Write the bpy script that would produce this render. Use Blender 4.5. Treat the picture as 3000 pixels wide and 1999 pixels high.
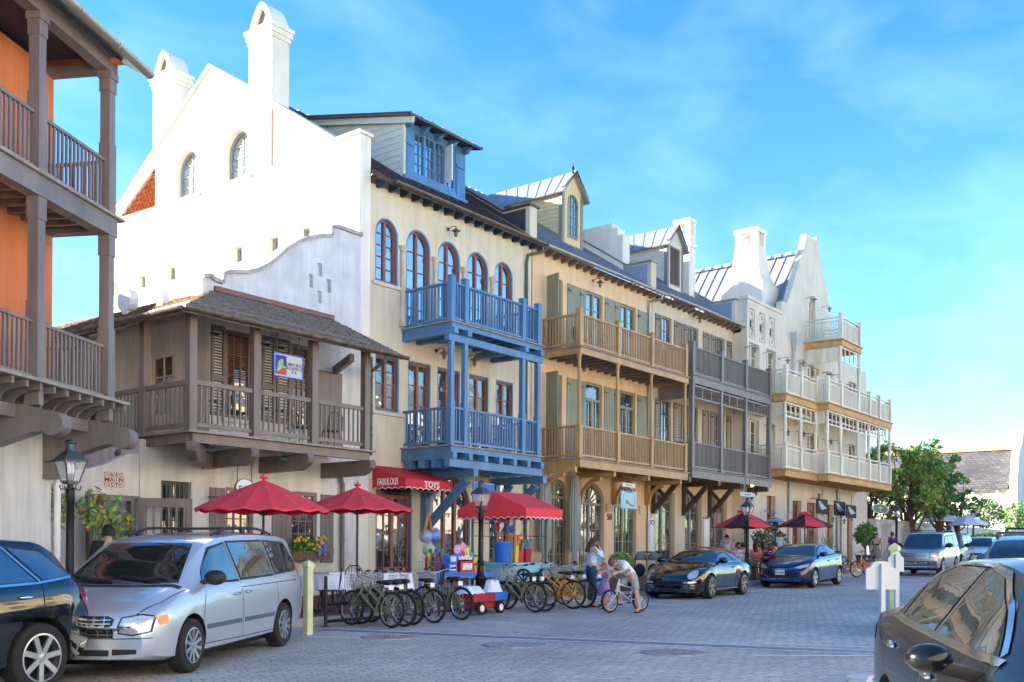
import bpy, bmesh, math, random
from mathutils import Vector, Matrix
from mathutils.geometry import tessellate_polygon
from mathutils.bvhtree import BVHTree
R = math.radians
S = bpy.context.scene
COL = S.collection
for o in list(bpy.data.objects): bpy.data.objects.remove(o)
random.seed(7)

# ------------------------------------------------------------ camera
F = 2930.0; HX = 1500.0; HY = 1615.0; AZ = 38.0; ROLL = 0.4
cam_d = bpy.data.cameras.new('camera'); cam = bpy.data.objects.new('camera', cam_d); COL.objects.link(cam)
cam.location = (0, 0, 1.64); cam.rotation_euler = (R(90), R(-ROLL), R(AZ - 90))
cam_d.sensor_width = 36; cam_d.lens = 36 * F / 3000; cam_d.shift_y = (HY - 999.5) / 3000
cam_d.clip_end = 3000; S.camera = cam
# ------------------------------------------------------------ light
SUN_AZ = 57.0; SUN_EL = 17.0           # sun stands behind the houses, up the left
sd = Vector((-math.cos(R(SUN_AZ)) * math.cos(R(SUN_EL)), math.sin(R(SUN_AZ)) * math.cos(R(SUN_EL)), math.sin(R(SUN_EL))))
sun_d = bpy.data.lights.new('sun', 'SUN'); sun_d.energy = 5.0; sun_d.angle = R(0.5); sun_d.color = (1, .9, .76)
sun = bpy.data.objects.new('sun', sun_d); COL.objects.link(sun); sun.location = (0, 0, 60)
sun.rotation_euler = sd.to_track_quat('Z', 'Y').to_euler()
W = bpy.data.worlds.new('World'); S.world = W; W.use_nodes = True
nt = W.node_tree; bg = nt.nodes['Background']; bg.inputs[1].default_value = 0.125
sky = nt.nodes.new('ShaderNodeTexSky'); sky.sky_type = 'NISHITA'; sky.sun_disc = False
sky.sun_elevation = R(SUN_EL); sky.sun_rotation = math.atan2(sd.x, sd.y)
sky.air_density = 1.0; sky.dust_density = 0.15; sky.ozone_density = 1.6
hs = nt.nodes.new('ShaderNodeHueSaturation'); hs.inputs['Saturation'].default_value = 1.42; hs.inputs['Value'].default_value = .71; hs.inputs['Hue'].default_value = .509
tc = nt.nodes.new('ShaderNodeTexCoord')
mpn = nt.nodes.new('ShaderNodeMapping'); mpn.inputs['Rotation'].default_value = (R(12), R(20), R(35)); mpn.inputs['Scale'].default_value = (1.0, 7, 12)
nz = nt.nodes.new('ShaderNodeTexNoise'); nz.inputs['Scale'].default_value = 1.4; nz.inputs['Detail'].default_value = 4; nz.inputs['Roughness'].default_value = .5; nz.inputs['Distortion'].default_value = .3
cr = nt.nodes.new('ShaderNodeValToRGB'); cr.color_ramp.elements[0].position = .42; cr.color_ramp.elements[0].color = (0, 0, 0, 1); cr.color_ramp.elements[1].position = .95; cr.color_ramp.elements[1].color = (.085, .085, .085, 1)
mx = nt.nodes.new('ShaderNodeMixRGB'); mx.inputs[2].default_value = (5.2, 6.2, 7.4, 1)
L = nt.links.new
L(sky.outputs[0], hs.inputs['Color']); L(tc.outputs['Generated'], mpn.inputs[0]); L(mpn.outputs[0], nz.inputs['Vector'])
sp_ = nt.nodes.new('ShaderNodeSeparateXYZ'); L(tc.outputs['Generated'], sp_.inputs[0]); hz = nt.nodes.new('ShaderNodeValToRGB'); hz.color_ramp.elements[0].color = (.5, .68, .82, 1); hz.color_ramp.elements[1].position = .26; hz.color_ramp.elements[1].color = (1, 1, 1, 1); L(sp_.outputs[2], hz.inputs[0])
ml_ = nt.nodes.new('ShaderNodeMixRGB'); ml_.blend_type = 'MULTIPLY'; ml_.inputs[0].default_value = 1; L(hs.outputs[0], ml_.inputs[1]); L(hz.outputs[0], ml_.inputs[2])
L(nz.outputs['Fac'], cr.inputs[0]); L(cr.outputs[0], mx.inputs[0]); L(ml_.outputs[0], mx.inputs[1]); L(mx.outputs[0], bg.inputs[0])
S.view_settings.view_transform = 'Standard'; S.view_settings.look = 'None'; S.view_settings.exposure = 2.42; S.view_settings.gamma = 1
S.cycles.max_bounces = 6; S.cycles.glossy_bounces = 3; S.cycles.transmission_bounces = 4; S.cycles.transparent_max_bounces = 8

# ------------------------------------------------------------ photograph measurement helpers
ca, sa = math.cos(R(AZ)), math.sin(R(AZ)); cr_, sr_ = math.cos(R(ROLL)), math.sin(R(ROLL))
def ray(px, py):
    dx, dy = px - HX, py - HY
    dx, dy = dx * cr_ + dy * sr_, dy * cr_ - dx * sr_
    u = dx / F
    return Vector((ca + sa * u, sa - ca * u, -dy / F))
C0 = Vector((0, 0, 1.64))
def onY(px, py, Y): d = ray(px, py); return C0 + d * (Y / d.y)
def onX(px, py, X): d = ray(px, py); return C0 + d * (X / d.x)
def fx(px, Y, py=1400): return onY(px, py, Y).x
def fz(px, py, Y): return onY(px, py, Y).z
def gz(x, y=0): return .016 * min(max(x, -40), 90)
def onG(px, py, h=0):
    d = ray(px, py); t = (1.64 - h) / (-d.z + .016 * d.x); return C0 + d * t
def atd(px, py, t): return C0 + ray(px, py) * t

# ------------------------------------------------------------ materials
def H(h):
    h = h.lstrip('#'); c = [int(h[i:i + 2], 16) / 255 for i in (0, 2, 4)]
    return tuple(x / 12.92 if x <= .04045 else ((x + .055) / 1.055) ** 2.4 for x in c)
MC = {}
def mat(name, col, rough=.6, metal=0, var=.12, scale=3, bump=0, bscale=40, stretch=(1, 1, 1), coat=0, stain=0, spec=.5):
    if name in MC: return MC[name]
    if isinstance(col, str): col = H(col)
    m = bpy.data.materials.new(name); m.use_nodes = True; n = m.node_tree; MC[name] = m
    b = n.nodes['Principled BSDF']; b.inputs['Roughness'].default_value = rough; b.inputs['Metallic'].default_value = metal
    b.inputs['Coat Weight'].default_value = coat; b.inputs['Coat Roughness'].default_value = .03; b.inputs['Specular IOR Level'].default_value = spec
    b.inputs['Base Color'].default_value = (*col, 1)
    if var or bump or stain:
        t = n.nodes.new('ShaderNodeTexCoord'); mp = n.nodes.new('ShaderNodeMapping'); mp.inputs['Scale'].default_value = stretch
        n.links.new(t.outputs['Object'], mp.inputs[0])
        if var:
            z = n.nodes.new('ShaderNodeTexNoise'); z.inputs['Scale'].default_value = scale; z.inputs['Detail'].default_value = 6
            n.links.new(mp.outputs[0], z.inputs['Vector'])
            r = n.nodes.new('ShaderNodeValToRGB'); r.color_ramp.elements[0].position = .3; r.color_ramp.elements[1].position = .7
            r.color_ramp.elements[0].color = (*[c * (1 - var) for c in col], 1); r.color_ramp.elements[1].color = (*[min(1, c * (1 + var)) for c in col], 1)
            n.links.new(z.outputs['Fac'], r.inputs[0]); last = r.outputs[0]
            if stain:
                mp2 = n.nodes.new('ShaderNodeMapping'); mp2.inputs['Scale'].default_value = (1.5, 1.5, .16); n.links.new(t.outputs['Object'], mp2.inputs[0])
                z2 = n.nodes.new('ShaderNodeTexNoise'); z2.inputs['Scale'].default_value = 2.2; z2.inputs['Detail'].default_value = 8; z2.inputs['Roughness'].default_value = .7
                n.links.new(mp2.outputs[0], z2.inputs['Vector'])
                r2 = n.nodes.new('ShaderNodeValToRGB'); r2.color_ramp.elements[0].position = .35; r2.color_ramp.elements[1].position = .62
                r2.color_ramp.elements[0].color = (1 - stain, 1 - stain, 1 - stain * .9, 1); r2.color_ramp.elements[1].color = (1, 1, 1, 1)
                n.links.new(z2.outputs['Fac'], r2.inputs[0])
                q = n.nodes.new('ShaderNodeMixRGB'); q.blend_type = 'MULTIPLY'; q.inputs[0].default_value = 1
                n.links.new(last, q.inputs[1]); n.links.new(r2.outputs[0], q.inputs[2]); last = q.outputs[0]
            n.links.new(last, b.inputs['Base Color'])
        if bump:
            z = n.nodes.new('ShaderNodeTexNoise'); z.inputs['Scale'].default_value = bscale; z.inputs['Detail'].default_value = 4
            n.links.new(mp.outputs[0], z.inputs['Vector']); bp = n.nodes.new('ShaderNodeBump'); bp.inputs['Strength'].default_value = bump; bp.inputs['Distance'].default_value = .02
            n.links.new(z.outputs['Fac'], bp.inputs['Height']); n.links.new(bp.outputs[0], b.inputs['Normal'])
    return m
def brickmat(name, c1, c2, cm, bw, bh, mortar=.02, rough=.75, bump=.5, rot=(0, 0, 0), warp=.05, squash=1):
    if name in MC: return MC[name]
    m = bpy.data.materials.new(name); m.use_nodes = True; n = m.node_tree; MC[name] = m; b = n.nodes['Principled BSDF']; b.inputs['Roughness'].default_value = rough
    t = n.nodes.new('ShaderNodeTexCoord'); mp = n.nodes.new('ShaderNodeMapping'); mp.inputs['Rotation'].default_value = rot
    n.links.new(t.outputs['Object'], mp.inputs[0])
    z = n.nodes.new('ShaderNodeTexNoise'); z.inputs['Scale'].default_value = 2.5; z.inputs['Detail'].default_value = 3; n.links.new(mp.outputs[0], z.inputs['Vector'])
    va = n.nodes.new('ShaderNodeMixRGB'); va.blend_type = 'LINEAR_LIGHT'; va.inputs[0].default_value = warp
    n.links.new(mp.outputs[0], va.inputs[1]); n.links.new(z.outputs['Color'], va.inputs[2])
    br = n.nodes.new('ShaderNodeTexBrick'); br.inputs['Scale'].default_value = 1; br.inputs['Brick Width'].default_value = bw; br.inputs['Row Height'].default_value = bh
    br.inputs['Mortar Size'].default_value = mortar; br.inputs['Mortar Smooth'].default_value = .4; br.inputs['Bias'].default_value = 0
    br.inputs['Color1'].default_value = (*H(c1), 1); br.inputs['Color2'].default_value = (*H(c2), 1); br.inputs['Mortar'].default_value = (*H(cm), 1)
    n.links.new(va.outputs[0], br.inputs['Vector'])
    z3 = n.nodes.new('ShaderNodeTexNoise'); z3.inputs['Scale'].default_value = .45; z3.inputs['Detail'].default_value = 8; n.links.new(mp.outputs[0], z3.inputs['Vector'])
    r = n.nodes.new('ShaderNodeValToRGB'); r.color_ramp.elements[0].position = .3; r.color_ramp.elements[1].position = .72
    r.color_ramp.elements[0].color = (.66, .66, .67, 1); r.color_ramp.elements[1].color = (1.12, 1.12, 1.1, 1); n.links.new(z3.outputs['Fac'], r.inputs[0])
    q = n.nodes.new('ShaderNodeMixRGB'); q.blend_type = 'MULTIPLY'; q.inputs[0].default_value = 1
    n.links.new(br.outputs['Color'], q.inputs[1]); n.links.new(r.outputs[0], q.inputs[2]); n.links.new(q.outputs[0], b.inputs['Base Color'])
    z4 = n.nodes.new('ShaderNodeTexNoise'); z4.inputs['Scale'].default_value = 14; z4.inputs['Detail'].default_value = 3; n.links.new(mp.outputs[0], z4.inputs['Vector'])
    ad = n.nodes.new('ShaderNodeMath'); ad.operation = 'MULTIPLY_ADD'; ad.inputs[1].default_value = -.8; n.links.new(br.outputs['Fac'], ad.inputs[0]); n.links.new(z4.outputs['Fac'], ad.inputs[2])
    bp = n.nodes.new('ShaderNodeBump'); bp.inputs['Strength'].default_value = bump; bp.inputs['Distance'].default_value = .03
    n.links.new(ad.outputs[0], bp.inputs['Height']); n.links.new(bp.outputs[0], b.inputs['Normal'])
    return m
def glassmat(name, dark=(.02, .025, .03), refl=.45, rough=.02, wob=.03, wscale=1.6, inner=0):
    if name in MC: return MC[name]
    m = bpy.data.materials.new(name); m.use_nodes = True; n = m.node_tree; MC[name] = m; n.nodes.remove(n.nodes['Principled BSDF'])
    d = n.nodes.new('ShaderNodeBsdfDiffuse'); d.inputs[0].default_value = (*dark, 1); g = n.nodes.new('ShaderNodeBsdfGlossy'); g.inputs['Roughness'].default_value = rough
    fr = n.nodes.new('ShaderNodeFresnel'); fr.inputs[0].default_value = 1.5
    ma = n.nodes.new('ShaderNodeMath'); ma.operation = 'MULTIPLY_ADD'; ma.inputs[1].default_value = 1 - refl; ma.inputs[2].default_value = refl; ma.use_clamp = True
    t = n.nodes.new('ShaderNodeTexCoord'); zi = n.nodes.new('ShaderNodeTexNoise'); zi.inputs['Scale'].default_value = 1.3; zi.inputs['Detail'].default_value = 5; n.links.new(t.outputs['Object'], zi.inputs['Vector'])
    ri = n.nodes.new('ShaderNodeValToRGB'); ri.color_ramp.elements[0].position = .48; ri.color_ramp.elements[1].position = .66; ri.color_ramp.elements[0].color = (*dark, 1); ri.color_ramp.elements[1].color = (dark[0] * 3 + inner * .2, dark[1] * 3 + inner * .17, dark[2] * 3 + inner * .13, 1)
    n.links.new(zi.outputs['Fac'], ri.inputs[0]); n.links.new(ri.outputs[0], d.inputs[0])
    z = n.nodes.new('ShaderNodeTexNoise'); z.inputs['Scale'].default_value = wscale; n.links.new(t.outputs['Object'], z.inputs['Vector'])
    bp = n.nodes.new('ShaderNodeBump'); bp.inputs['Strength'].default_value = wob; bp.inputs['Distance'].default_value = .3; n.links.new(z.outputs['Fac'], bp.inputs['Height'])
    n.links.new(bp.outputs[0], g.inputs['Normal'])
    mi = n.nodes.new('ShaderNodeMixShader'); n.links.new(fr.outputs[0], ma.inputs[0]); n.links.new(ma.outputs[0], mi.inputs[0]); n.links.new(d.outputs[0], mi.inputs[1]); n.links.new(g.outputs[0], mi.inputs[2])
    n.links.new(mi.outputs[0], n.nodes['Material Output'].inputs[0])
    return m
def emit(name, col, st):
    if name in MC: return MC[name]
    m = mat(name, col, var=0); b = m.node_tree.nodes['Principled BSDF']; b.inputs['Emission Color'].default_value = (*(H(col) if isinstance(col, str) else col), 1); b.inputs['Emission Strength'].default_value = st
    return m
def paint(name, col, rough=.45, var=.1): return mat(name, col, rough, var=var + .06, scale=2.5, bump=.2, bscale=25, stretch=(1, 1, .25), stain=.22)
def stucco(name, col, stain=.1): return mat(name, col, .9, var=.07, scale=1.1, bump=.35, bscale=30, stain=stain + .08)

# ------------------------------------------------------------ mesh builder
ORI = {}
class MB:
    def __init__(s, mp=None): s.V = []; s.Fc = []; s.M = []; s.mp = mp; s.m = 0
    def v(s, p):
        p = Vector(p); s.V.append(s.mp(p) if s.mp else p); return len(s.V) - 1
    def f(s, ids): s.Fc.append(tuple(ids)); s.M.append(s.m)
    def quad(s, *ps): s.f([s.v(p) for p in ps])
    def box(s, x0, x1, y0, y1, z0, z1):
        i = [s.v((x, y, z)) for z in (z0, z1) for y in (y0, y1) for x in (x0, x1)]
        for q in ((0, 2, 3, 1), (4, 5, 7, 6), (0, 1, 5, 4), (2, 6, 7, 3), (0, 4, 6, 2), (1, 3, 7, 5)): s.f([i[k] for k in q])
    def beam(s, p, q, w, h=None, up=(0, 0, 1)):
        p, q = Vector(p), Vector(q); h = h or w; d = (q - p).normalized(); up = Vector(up)
        if abs(d.dot(up)) > .98: up = Vector((1, 0, 0))
        a = d.cross(up).normalized() * w / 2; b = a.cross(d).normalized() * h / 2
        i = [s.v(e + x * a + y * b) for e in (p, q) for x, y in ((-1, -1), (1, -1), (1, 1), (-1, 1))]
        for k in ((3, 2, 1, 0), (4, 5, 6, 7), (0, 1, 5, 4), (1, 2, 6, 5), (2, 3, 7, 6), (3, 0, 4, 7)): s.f([i[j] for j in k])
    def tube(s, pts, r, n=8, cap=True):
        pts = [Vector(p) for p in pts]; rr = r if isinstance(r, (list, tuple)) else [r] * len(pts)
        rings = []; prev = None
        for k, p in enumerate(pts):
            d = (pts[min(k + 1, len(pts) - 1)] - pts[max(k - 1, 0)])
            d = d.normalized() if d.length > 1e-9 else Vector((0, 0, 1))
            if prev is None: a = d.orthogonal().normalized()
            else: a = (prev - d * prev.dot(d)); a = a.normalized() if a.length > 1e-6 else d.orthogonal().normalized()
            prev = a; b = d.cross(a)
            rings.append([s.v(p + (a * math.cos(2 * math.pi * j / n) + b * math.sin(2 * math.pi * j / n)) * rr[k]) for j in range(n)])
        for A, B in zip(rings, rings[1:]):
            for j in range(n): s.f((A[j], A[(j + 1) % n], B[(j + 1) % n], B[j]))
        if cap: s.f(rings[0][::-1]); s.f(rings[-1])
    def lathe(s, prof, c=(0, 0, 0), n=16, axis='z', cap=True, ph=0):
        c = Vector(c); rings = []
        for r, z in prof:
            ring = []
            for j in range(n):
                a = 2 * math.pi * j / n + ph; x, y = r * math.cos(a), r * math.sin(a)
                ring.append(s.v(c + Vector((x, y, z) if axis == 'z' else (x, z, y) if axis == 'y' else (z, x, y))))
            rings.append(ring)
        for A, B in zip(rings, rings[1:]):
            for j in range(n): s.f((A[j], A[(j + 1) % n], B[(j + 1) % n], B[j]))
        if cap: s.f(rings[0][::-1]); s.f(rings[-1])
    def poly(s, loops, fn, ext=None):
        """tessellated polygon with holes (2-D loops) placed by fn(a,b); ext(a,b) gives the far side"""
        L3 = [[Vector((a, b, 0)) for a, b in l] for l in loops]; flat = [p for l in loops for p in l]
        tri = tessellate_polygon(L3); ids = [s.v(fn(*p)) for p in flat]
        for t in tri: s.f([ids[k] for k in t])
        if ext:
            id2 = [s.v(ext(*p)) for p in flat]
            for t in tri: s.f([id2[k] for k in t][::-1])
            o = 0
            for l in loops:
                n = len(l)
                for k in range(n): a, b = o + k, o + (k + 1) % n; s.f((ids[a], ids[b], id2[b], id2[a]))
                o += n
    def ell(s, c, rx, ry, rz, n=12, m=8, rot=None):
        c = Vector(c); rings = []
        for i in range(m + 1):
            th = math.pi * i / m; ring = []
            for j in range(n):
                a = 2 * math.pi * j / n; p = Vector((rx * math.sin(th) * math.cos(a), ry * math.sin(th) * math.sin(a), rz * math.cos(th)))
                if rot: p = rot @ p
                ring.append(s.v(c + p))
            rings.append(ring)
        for A, B in zip(rings, rings[1:]):
            for j in range(n): s.f((A[j], B[j], B[(j + 1) % n], A[(j + 1) % n]))
    def build(s, name, mats, parent=None, smooth=False, bevel=0, merge=True):
        ori = ORI.get(parent.name, Vector()) if parent else Vector()
        me = bpy.data.meshes.new(name); me.from_pydata([tuple(p - ori) for p in s.V], [], s.Fc)
        if not isinstance(mats, (list, tuple)): mats = [mats]
        for m in mats: me.materials.append(m)
        me.polygons.foreach_set('material_index', s.M)
        bm = bmesh.new(); bm.from_mesh(me)
        if merge: bmesh.ops.remove_doubles(bm, verts=bm.verts, dist=1e-5)
        bmesh.ops.recalc_face_normals(bm, faces=bm.faces)
        if bevel: bmesh.ops.bevel(bm, geom=[e for e in bm.edges if len(e.link_faces) == 2 and e.calc_face_angle(0) > .5], offset=bevel, segments=1, affect='EDGES')
        bm.to_mesh(me); bm.free()
        if smooth:
            me.polygons.foreach_set('use_smooth', [True] * len(me.polygons))
            try: me.set_sharp_from_angle(angle=R(smooth if smooth > 1 else 40))
            except Exception: pass
        o = bpy.data.objects.new(name, me); COL.objects.link(o)
        if parent: o.parent = parent
        ORI[o.name] = ori
        return o
def E(name, label, cat, loc=(0, 0, 0), rz=0, group=None, world=False):
    o = bpy.data.objects.new(name, None); COL.objects.link(o); o.location = loc; o.rotation_euler = (0, 0, rz); o.empty_display_size = .3
    o['label'] = label; o['category'] = cat
    if group: o['group'] = group
    ORI[o.name] = Vector(loc) if world else Vector()
    return o
def tag(o, label, cat, group=None, kind=None):
    if label: o['label'] = label
    if cat: o['category'] = cat
    if group: o['group'] = group
    if kind: o['kind'] = kind
    return o
def struct(o): o['kind'] = 'structure'; return o
def kids(o): return list(o.children)
def copytree(o, parent=None):
    c = o.copy(); COL.objects.link(c); c.parent = parent
    for ch in kids(o): copytree(ch, c)
    return c
def text(mb, s, size, fn, ext=.004, shear=0):
    """lettering as real thin mesh; fn(x,y,z) places it, x centred"""
    cu = bpy.data.curves.new('t', 'FONT'); cu.body = s; cu.size = size; cu.extrude = ext; cu.align_x = 'CENTER'; cu.resolution_u = 3; cu.shear = shear; cu.offset = size * .018
    o = bpy.data.objects.new('t', cu); COL.objects.link(o); dg = bpy.context.evaluated_depsgraph_get(); me = bpy.data.meshes.new_from_object(o.evaluated_get(dg))
    b = len(mb.V)
    for v in me.vertices: mb.v(fn(v.co.x, v.co.y, v.co.z))
    for p in me.polygons: mb.f([b + k for k in p.vertices])
    bpy.data.objects.remove(o); bpy.data.curves.remove(cu); bpy.data.meshes.remove(me)
def arc(a0, a1, bs, rise, n=14):
    c, h = (a0 + a1) / 2, (a1 - a0) / 2
    return [(c + h * math.cos(math.pi * k / n), bs + rise * math.sin(math.pi * k / n)) for k in range(n + 1)]   # from a1 to a0

# ------------------------------------------------------------ shared materials
GL_SKY = glassmat('window_glass', (.02, .03, .04), .5)
GL_DARK = glassmat('dim_window_glass', (.035, .035, .035), .22, wob=.05, inner=.6)
GL_SHOP = glassmat('shop_glass', (.05, .045, .04), .16, wob=.04, inner=1)
BLACKM = mat('black_metal', (.012, .013, .015), .4, .3, var=0)
WHITE = mat('white_paint', (.74, .74, .72), .5, var=.05)
REDWOOD = mat('mahogany_wood', (.23, .075, .042), .4, var=.3, scale=6, stretch=(1, 1, .2))
class Facade:
    """a wall with real openings; fn(a, b, depth) places it"""
    def __init__(s, root, fn): s.root = root; s.fn = fn; s.holes = []
    def win(s, a0, a1, b0, b1, fm, arch=0, jamb=None, leaves=1, nc=1, rows=3, rec=.16, fw=.06, glass=None, name='window', panel=0, sill=None, fan=False, trans=0, bars=True):
        if a1 < a0: a0, a1 = a1, a0
        hole = [(a0, b0), (a1, b0)] + (arc(a0, a1, b1 - arch, arch) if arch else [(a1, b1), (a0, b1)])
        s.holes.append(hole); ac, hw, bs = (a0 + a1) / 2, (a1 - a0) / 2, b1 - arch
        def top(a, ins=0):
            if not arch: return b1 - ins
            t = max(0, 1 - ((a - ac) / (hw)) ** 2); return bs + (arch - ins) * math.sqrt(t)
        fn = s.fn; P = lambda a, b, d: fn(a, b, d)
        def ring(mb, i0, i1, d0, d1, bot=True):
            def out(i): return [(a0 + i, b0 + (i if bot else 0)), (a1 - i, b0 + (i if bot else 0))] + (arc(a0 + i, a1 - i, bs, arch - i) if arch else [(a1 - i, b1 - i), (a0 + i, b1 - i)])
            mb.poly([out(i0), out(i1)], lambda a, b: P(a, b, d0), lambda a, b: P(a, b, d1))
        if jamb:
            mb = MB(); ring(mb, .001, .05, .02, rec); mb.build('jamb', jamb, s.root)
        ins = .05 if jamb else .002
        mb = MB(); ring(mb, ins, ins + fw, rec - .08, rec)
        def bar(x0, x1, y0, y1, d0, d1):
            if x1 - x0 < .004 or y1 - y0 < .004: return
            c = [(x0, y0), (x1, y0), (x1, y1), (x0, y1)]; mb.poly([c], lambda a, b: P(a, b, d0), lambda a, b: P(a, b, d1))
        A0, A1, B0 = a0 + ins + fw, a1 - ins - fw, b0 + ins + fw
        bt = b1 - ins - fw
        if trans:
            bar(A0, A1, trans - .05, trans + .05, rec - .08, rec - .004)
        lt = trans - .05 if trans else None
        lw = (A1 - A0) / leaves
        for k in range(leaves):
            x0, x1 = A0 + k * lw, A0 + (k + 1) * lw
            if leaves > 1:
                if k: bar(x0 - fw * .75, x0 + fw * .75, B0, lt or top(x0, fw), rec - .075, rec - .002)
            if panel: bar(x0, x1, B0, B0 + panel, rec - .06, rec - .003)
            if bars:
                for j in range(1, nc):
                    xx = x0 + lw * j / nc; bar(xx - .014, xx + .014, B0 + panel, (lt if lt else (bs if fan else top(xx, fw))), rec - .05, rec - .001)
        if bars:
            lim = lt or (bs if fan else bt)
            for j in range(1, rows):
                bb = B0 + panel + (lim - B0 - panel) * j / rows
                e = 0
                if arch and bb > bs: e = hw * (1 - math.sqrt(max(0, 1 - ((bb - bs) / arch) ** 2)))
                bar(A0 + e, A1 - e, bb - .014, bb + .014, rec - .048, rec - .0015)
        if fan:
            bar(A0, A1, bs - .05, bs + .05, rec - .085, rec - .001)
            for j in range(1, 8):
                an = math.pi * j / 8; c, sn = math.cos(an), math.sin(an); r1 = .22 * hw; e = (c * (hw - fw), sn * (arch - fw)); n2 = Vector((-sn, c)) * .012
                q = [(ac + c * r1 + n2.x, bs + sn * r1 + n2.y), (ac + e[0] + n2.x, bs + e[1] + n2.y), (ac + e[0] - n2.x, bs + e[1] - n2.y), (ac + c * r1 - n2.x, bs + sn * r1 - n2.y)]
                mb.poly([q], lambda a, b: P(a, b, rec - .05), lambda a, b: P(a, b, rec - .001))
            q = arc(ac - .25 * hw, ac + .25 * hw, bs, .25 * hw, 8); mb.poly([q], lambda a, b: P(a, b, rec - .05), lambda a, b: P(a, b, rec - .001))
        w = mb.build(name, fm, s.root)
        pm = MB(); pm.poly([hole], lambda a, b: P(a, b, rec - .02), lambda a, b: P(a, b, rec - .008)); pm.build('pane', glass or GL_SKY, w)
        if sill:
            sb = MB(); c = [(a0 - .12, b0 - .1), (a1 + .12, b0 - .1), (a1 + .12, b0 - .003), (a0 - .12, b0 - .003)]
            sb.poly([c], lambda a, b: P(a, b, -.07), lambda a, b: P(a, b, -.002)); sb.build('sill', sill, w)
        return w
    def build(s, outline, m, thick=.25, name='wall'):
        mb = MB(); mb.poly([outline] + s.holes, lambda a, b: s.fn(a, b, 0), lambda a, b: s.fn(a, b, thick)); return mb.build(name, m, s.root)
def slab(mb, poly, fn, ext): mb.poly([poly], fn, ext)
def railing(mb, p, q, zb, h, sp=.11, bw=.034, top=(.1, .06), low=.1, lowh=.07, gap=0):
    p, q = Vector(p), Vector(q); d = (q - p); n = max(2, int(d.length / sp)); T = zb + h
    mb.beam((p.x, p.y, T - top[1] / 2), (q.x, q.y, T - top[1] / 2), top[0], top[1])
    if gap: mb.beam((p.x, p.y, T - gap), (q.x, q.y, T - gap), .06, .05)
    mb.beam((p.x, p.y, zb + low), (q.x, q.y, zb + low), .055, lowh)
    for k in range(1, n):
        e = p + d * k / n; mb.box(e.x - bw / 2, e.x + bw / 2, e.y - bw / 2, e.y + bw / 2, zb + low + lowh / 2, T - (gap + .025 if gap else top[1]))
def seam_roof(root, m, P0, P1, Q1, Q0, sp=.45, rib=.035, name='roof', th=.08):
    """P0-P1 eave, Q0-Q1 ridge; raised seams run up the slope"""
    P0, P1, Q0, Q1 = map(Vector, (P0, P1, Q0, Q1)); n = (P1 - P0).cross(Q0 - P0).normalized()
    if n.z < 0: n = -n
    mb = MB(); i = [mb.v(p + n * k) for k in (0, -th) for p in (P0, P1, Q1, Q0)]
    for q in ((0, 1, 2, 3), (7, 6, 5, 4), (0, 4, 5, 1), (1, 5, 6, 2), (2, 6, 7, 3), (3, 7, 4, 0)): mb.f([i[k] for k in q])
    cnt = int((P1 - P0).length / sp)
    for k in range(cnt + 1):
        t = k / cnt; a = P0.lerp(P1, t); b = Q0.lerp(Q1, t); mb.beam(a + n * rib / 2, b + n * rib / 2, .03, rib, n)
    return mb.build(name, m, root)
def gutter(root, p, q, m, r=.075):
    mb = MB(); p, q = Vector(p), Vector(q); d = (q - p).normalized(); side = d.cross(Vector((0, 0, 1)))
    n = 8; A = [[mb.v(e + side * math.cos(math.pi + math.pi * k / n) * r + Vector((0, 0, 1)) * math.sin(math.pi + math.pi * k / n) * r) for k in range(n + 1)] for e in (p, q)]
    B = [[mb.v(e + side * math.cos(math.pi + math.pi * k / n) * r * .85 + Vector((0, 0, 1)) * math.sin(math.pi + math.pi * k / n) * r * .85) for k in range(n + 1)] for e in (p, q)]
    for k in range(n): mb.f((A[0][k], A[0][k + 1], A[1][k + 1], A[1][k])); mb.f((B[0][k + 1], B[0][k], B[1][k], B[1][k + 1]))
    for e in (0, 1): mb.f(A[e])
    for k in (0, n): mb.f((A[0][k], A[1][k], B[1][k], B[0][k]))
    for k in range(1, int((q - p).length / 1.1)):
        c = p + d * 1.1 * k; mb.tube([c + side * math.cos(math.pi + math.pi * j / 6) * (r + .008) + Vector((0, 0, math.sin(math.pi + math.pi * j / 6) * (r + .008))) for j in range(7)], .012, 4)
    return mb.build('gutter', m, root, smooth=True)
def wall_lamp(root, p, n=(0, -1, 0), out=.32, m=None):
    p = Vector(p); n = Vector(n); m = m or mat('aged_bronze', (.16, .14, .11), .5, .5)
    mb = MB(); mb.lathe([(.01, 0), (.065, .0), (.065, .02), (.01, .03)], p, 10, 'y')
    mb.tube([p, p + n * out * .6 + Vector((0, 0, .06)), p + n * out + Vector((0, 0, .02)), p + n * out + Vector((0, 0, -.05))], .014, 6)
    c = p + n * out; mb.lathe([(.03, -.02), (.05, -.06), (.14, -.11), (.14, -.12), (.05, -.12)], c, 12)
    mb.lathe([(.05, -.12), (.06, -.2), (.05, -.27), (.015, -.3)], c, 8)
    return mb.build('wall_lamp', m, root, smooth=True)
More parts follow.
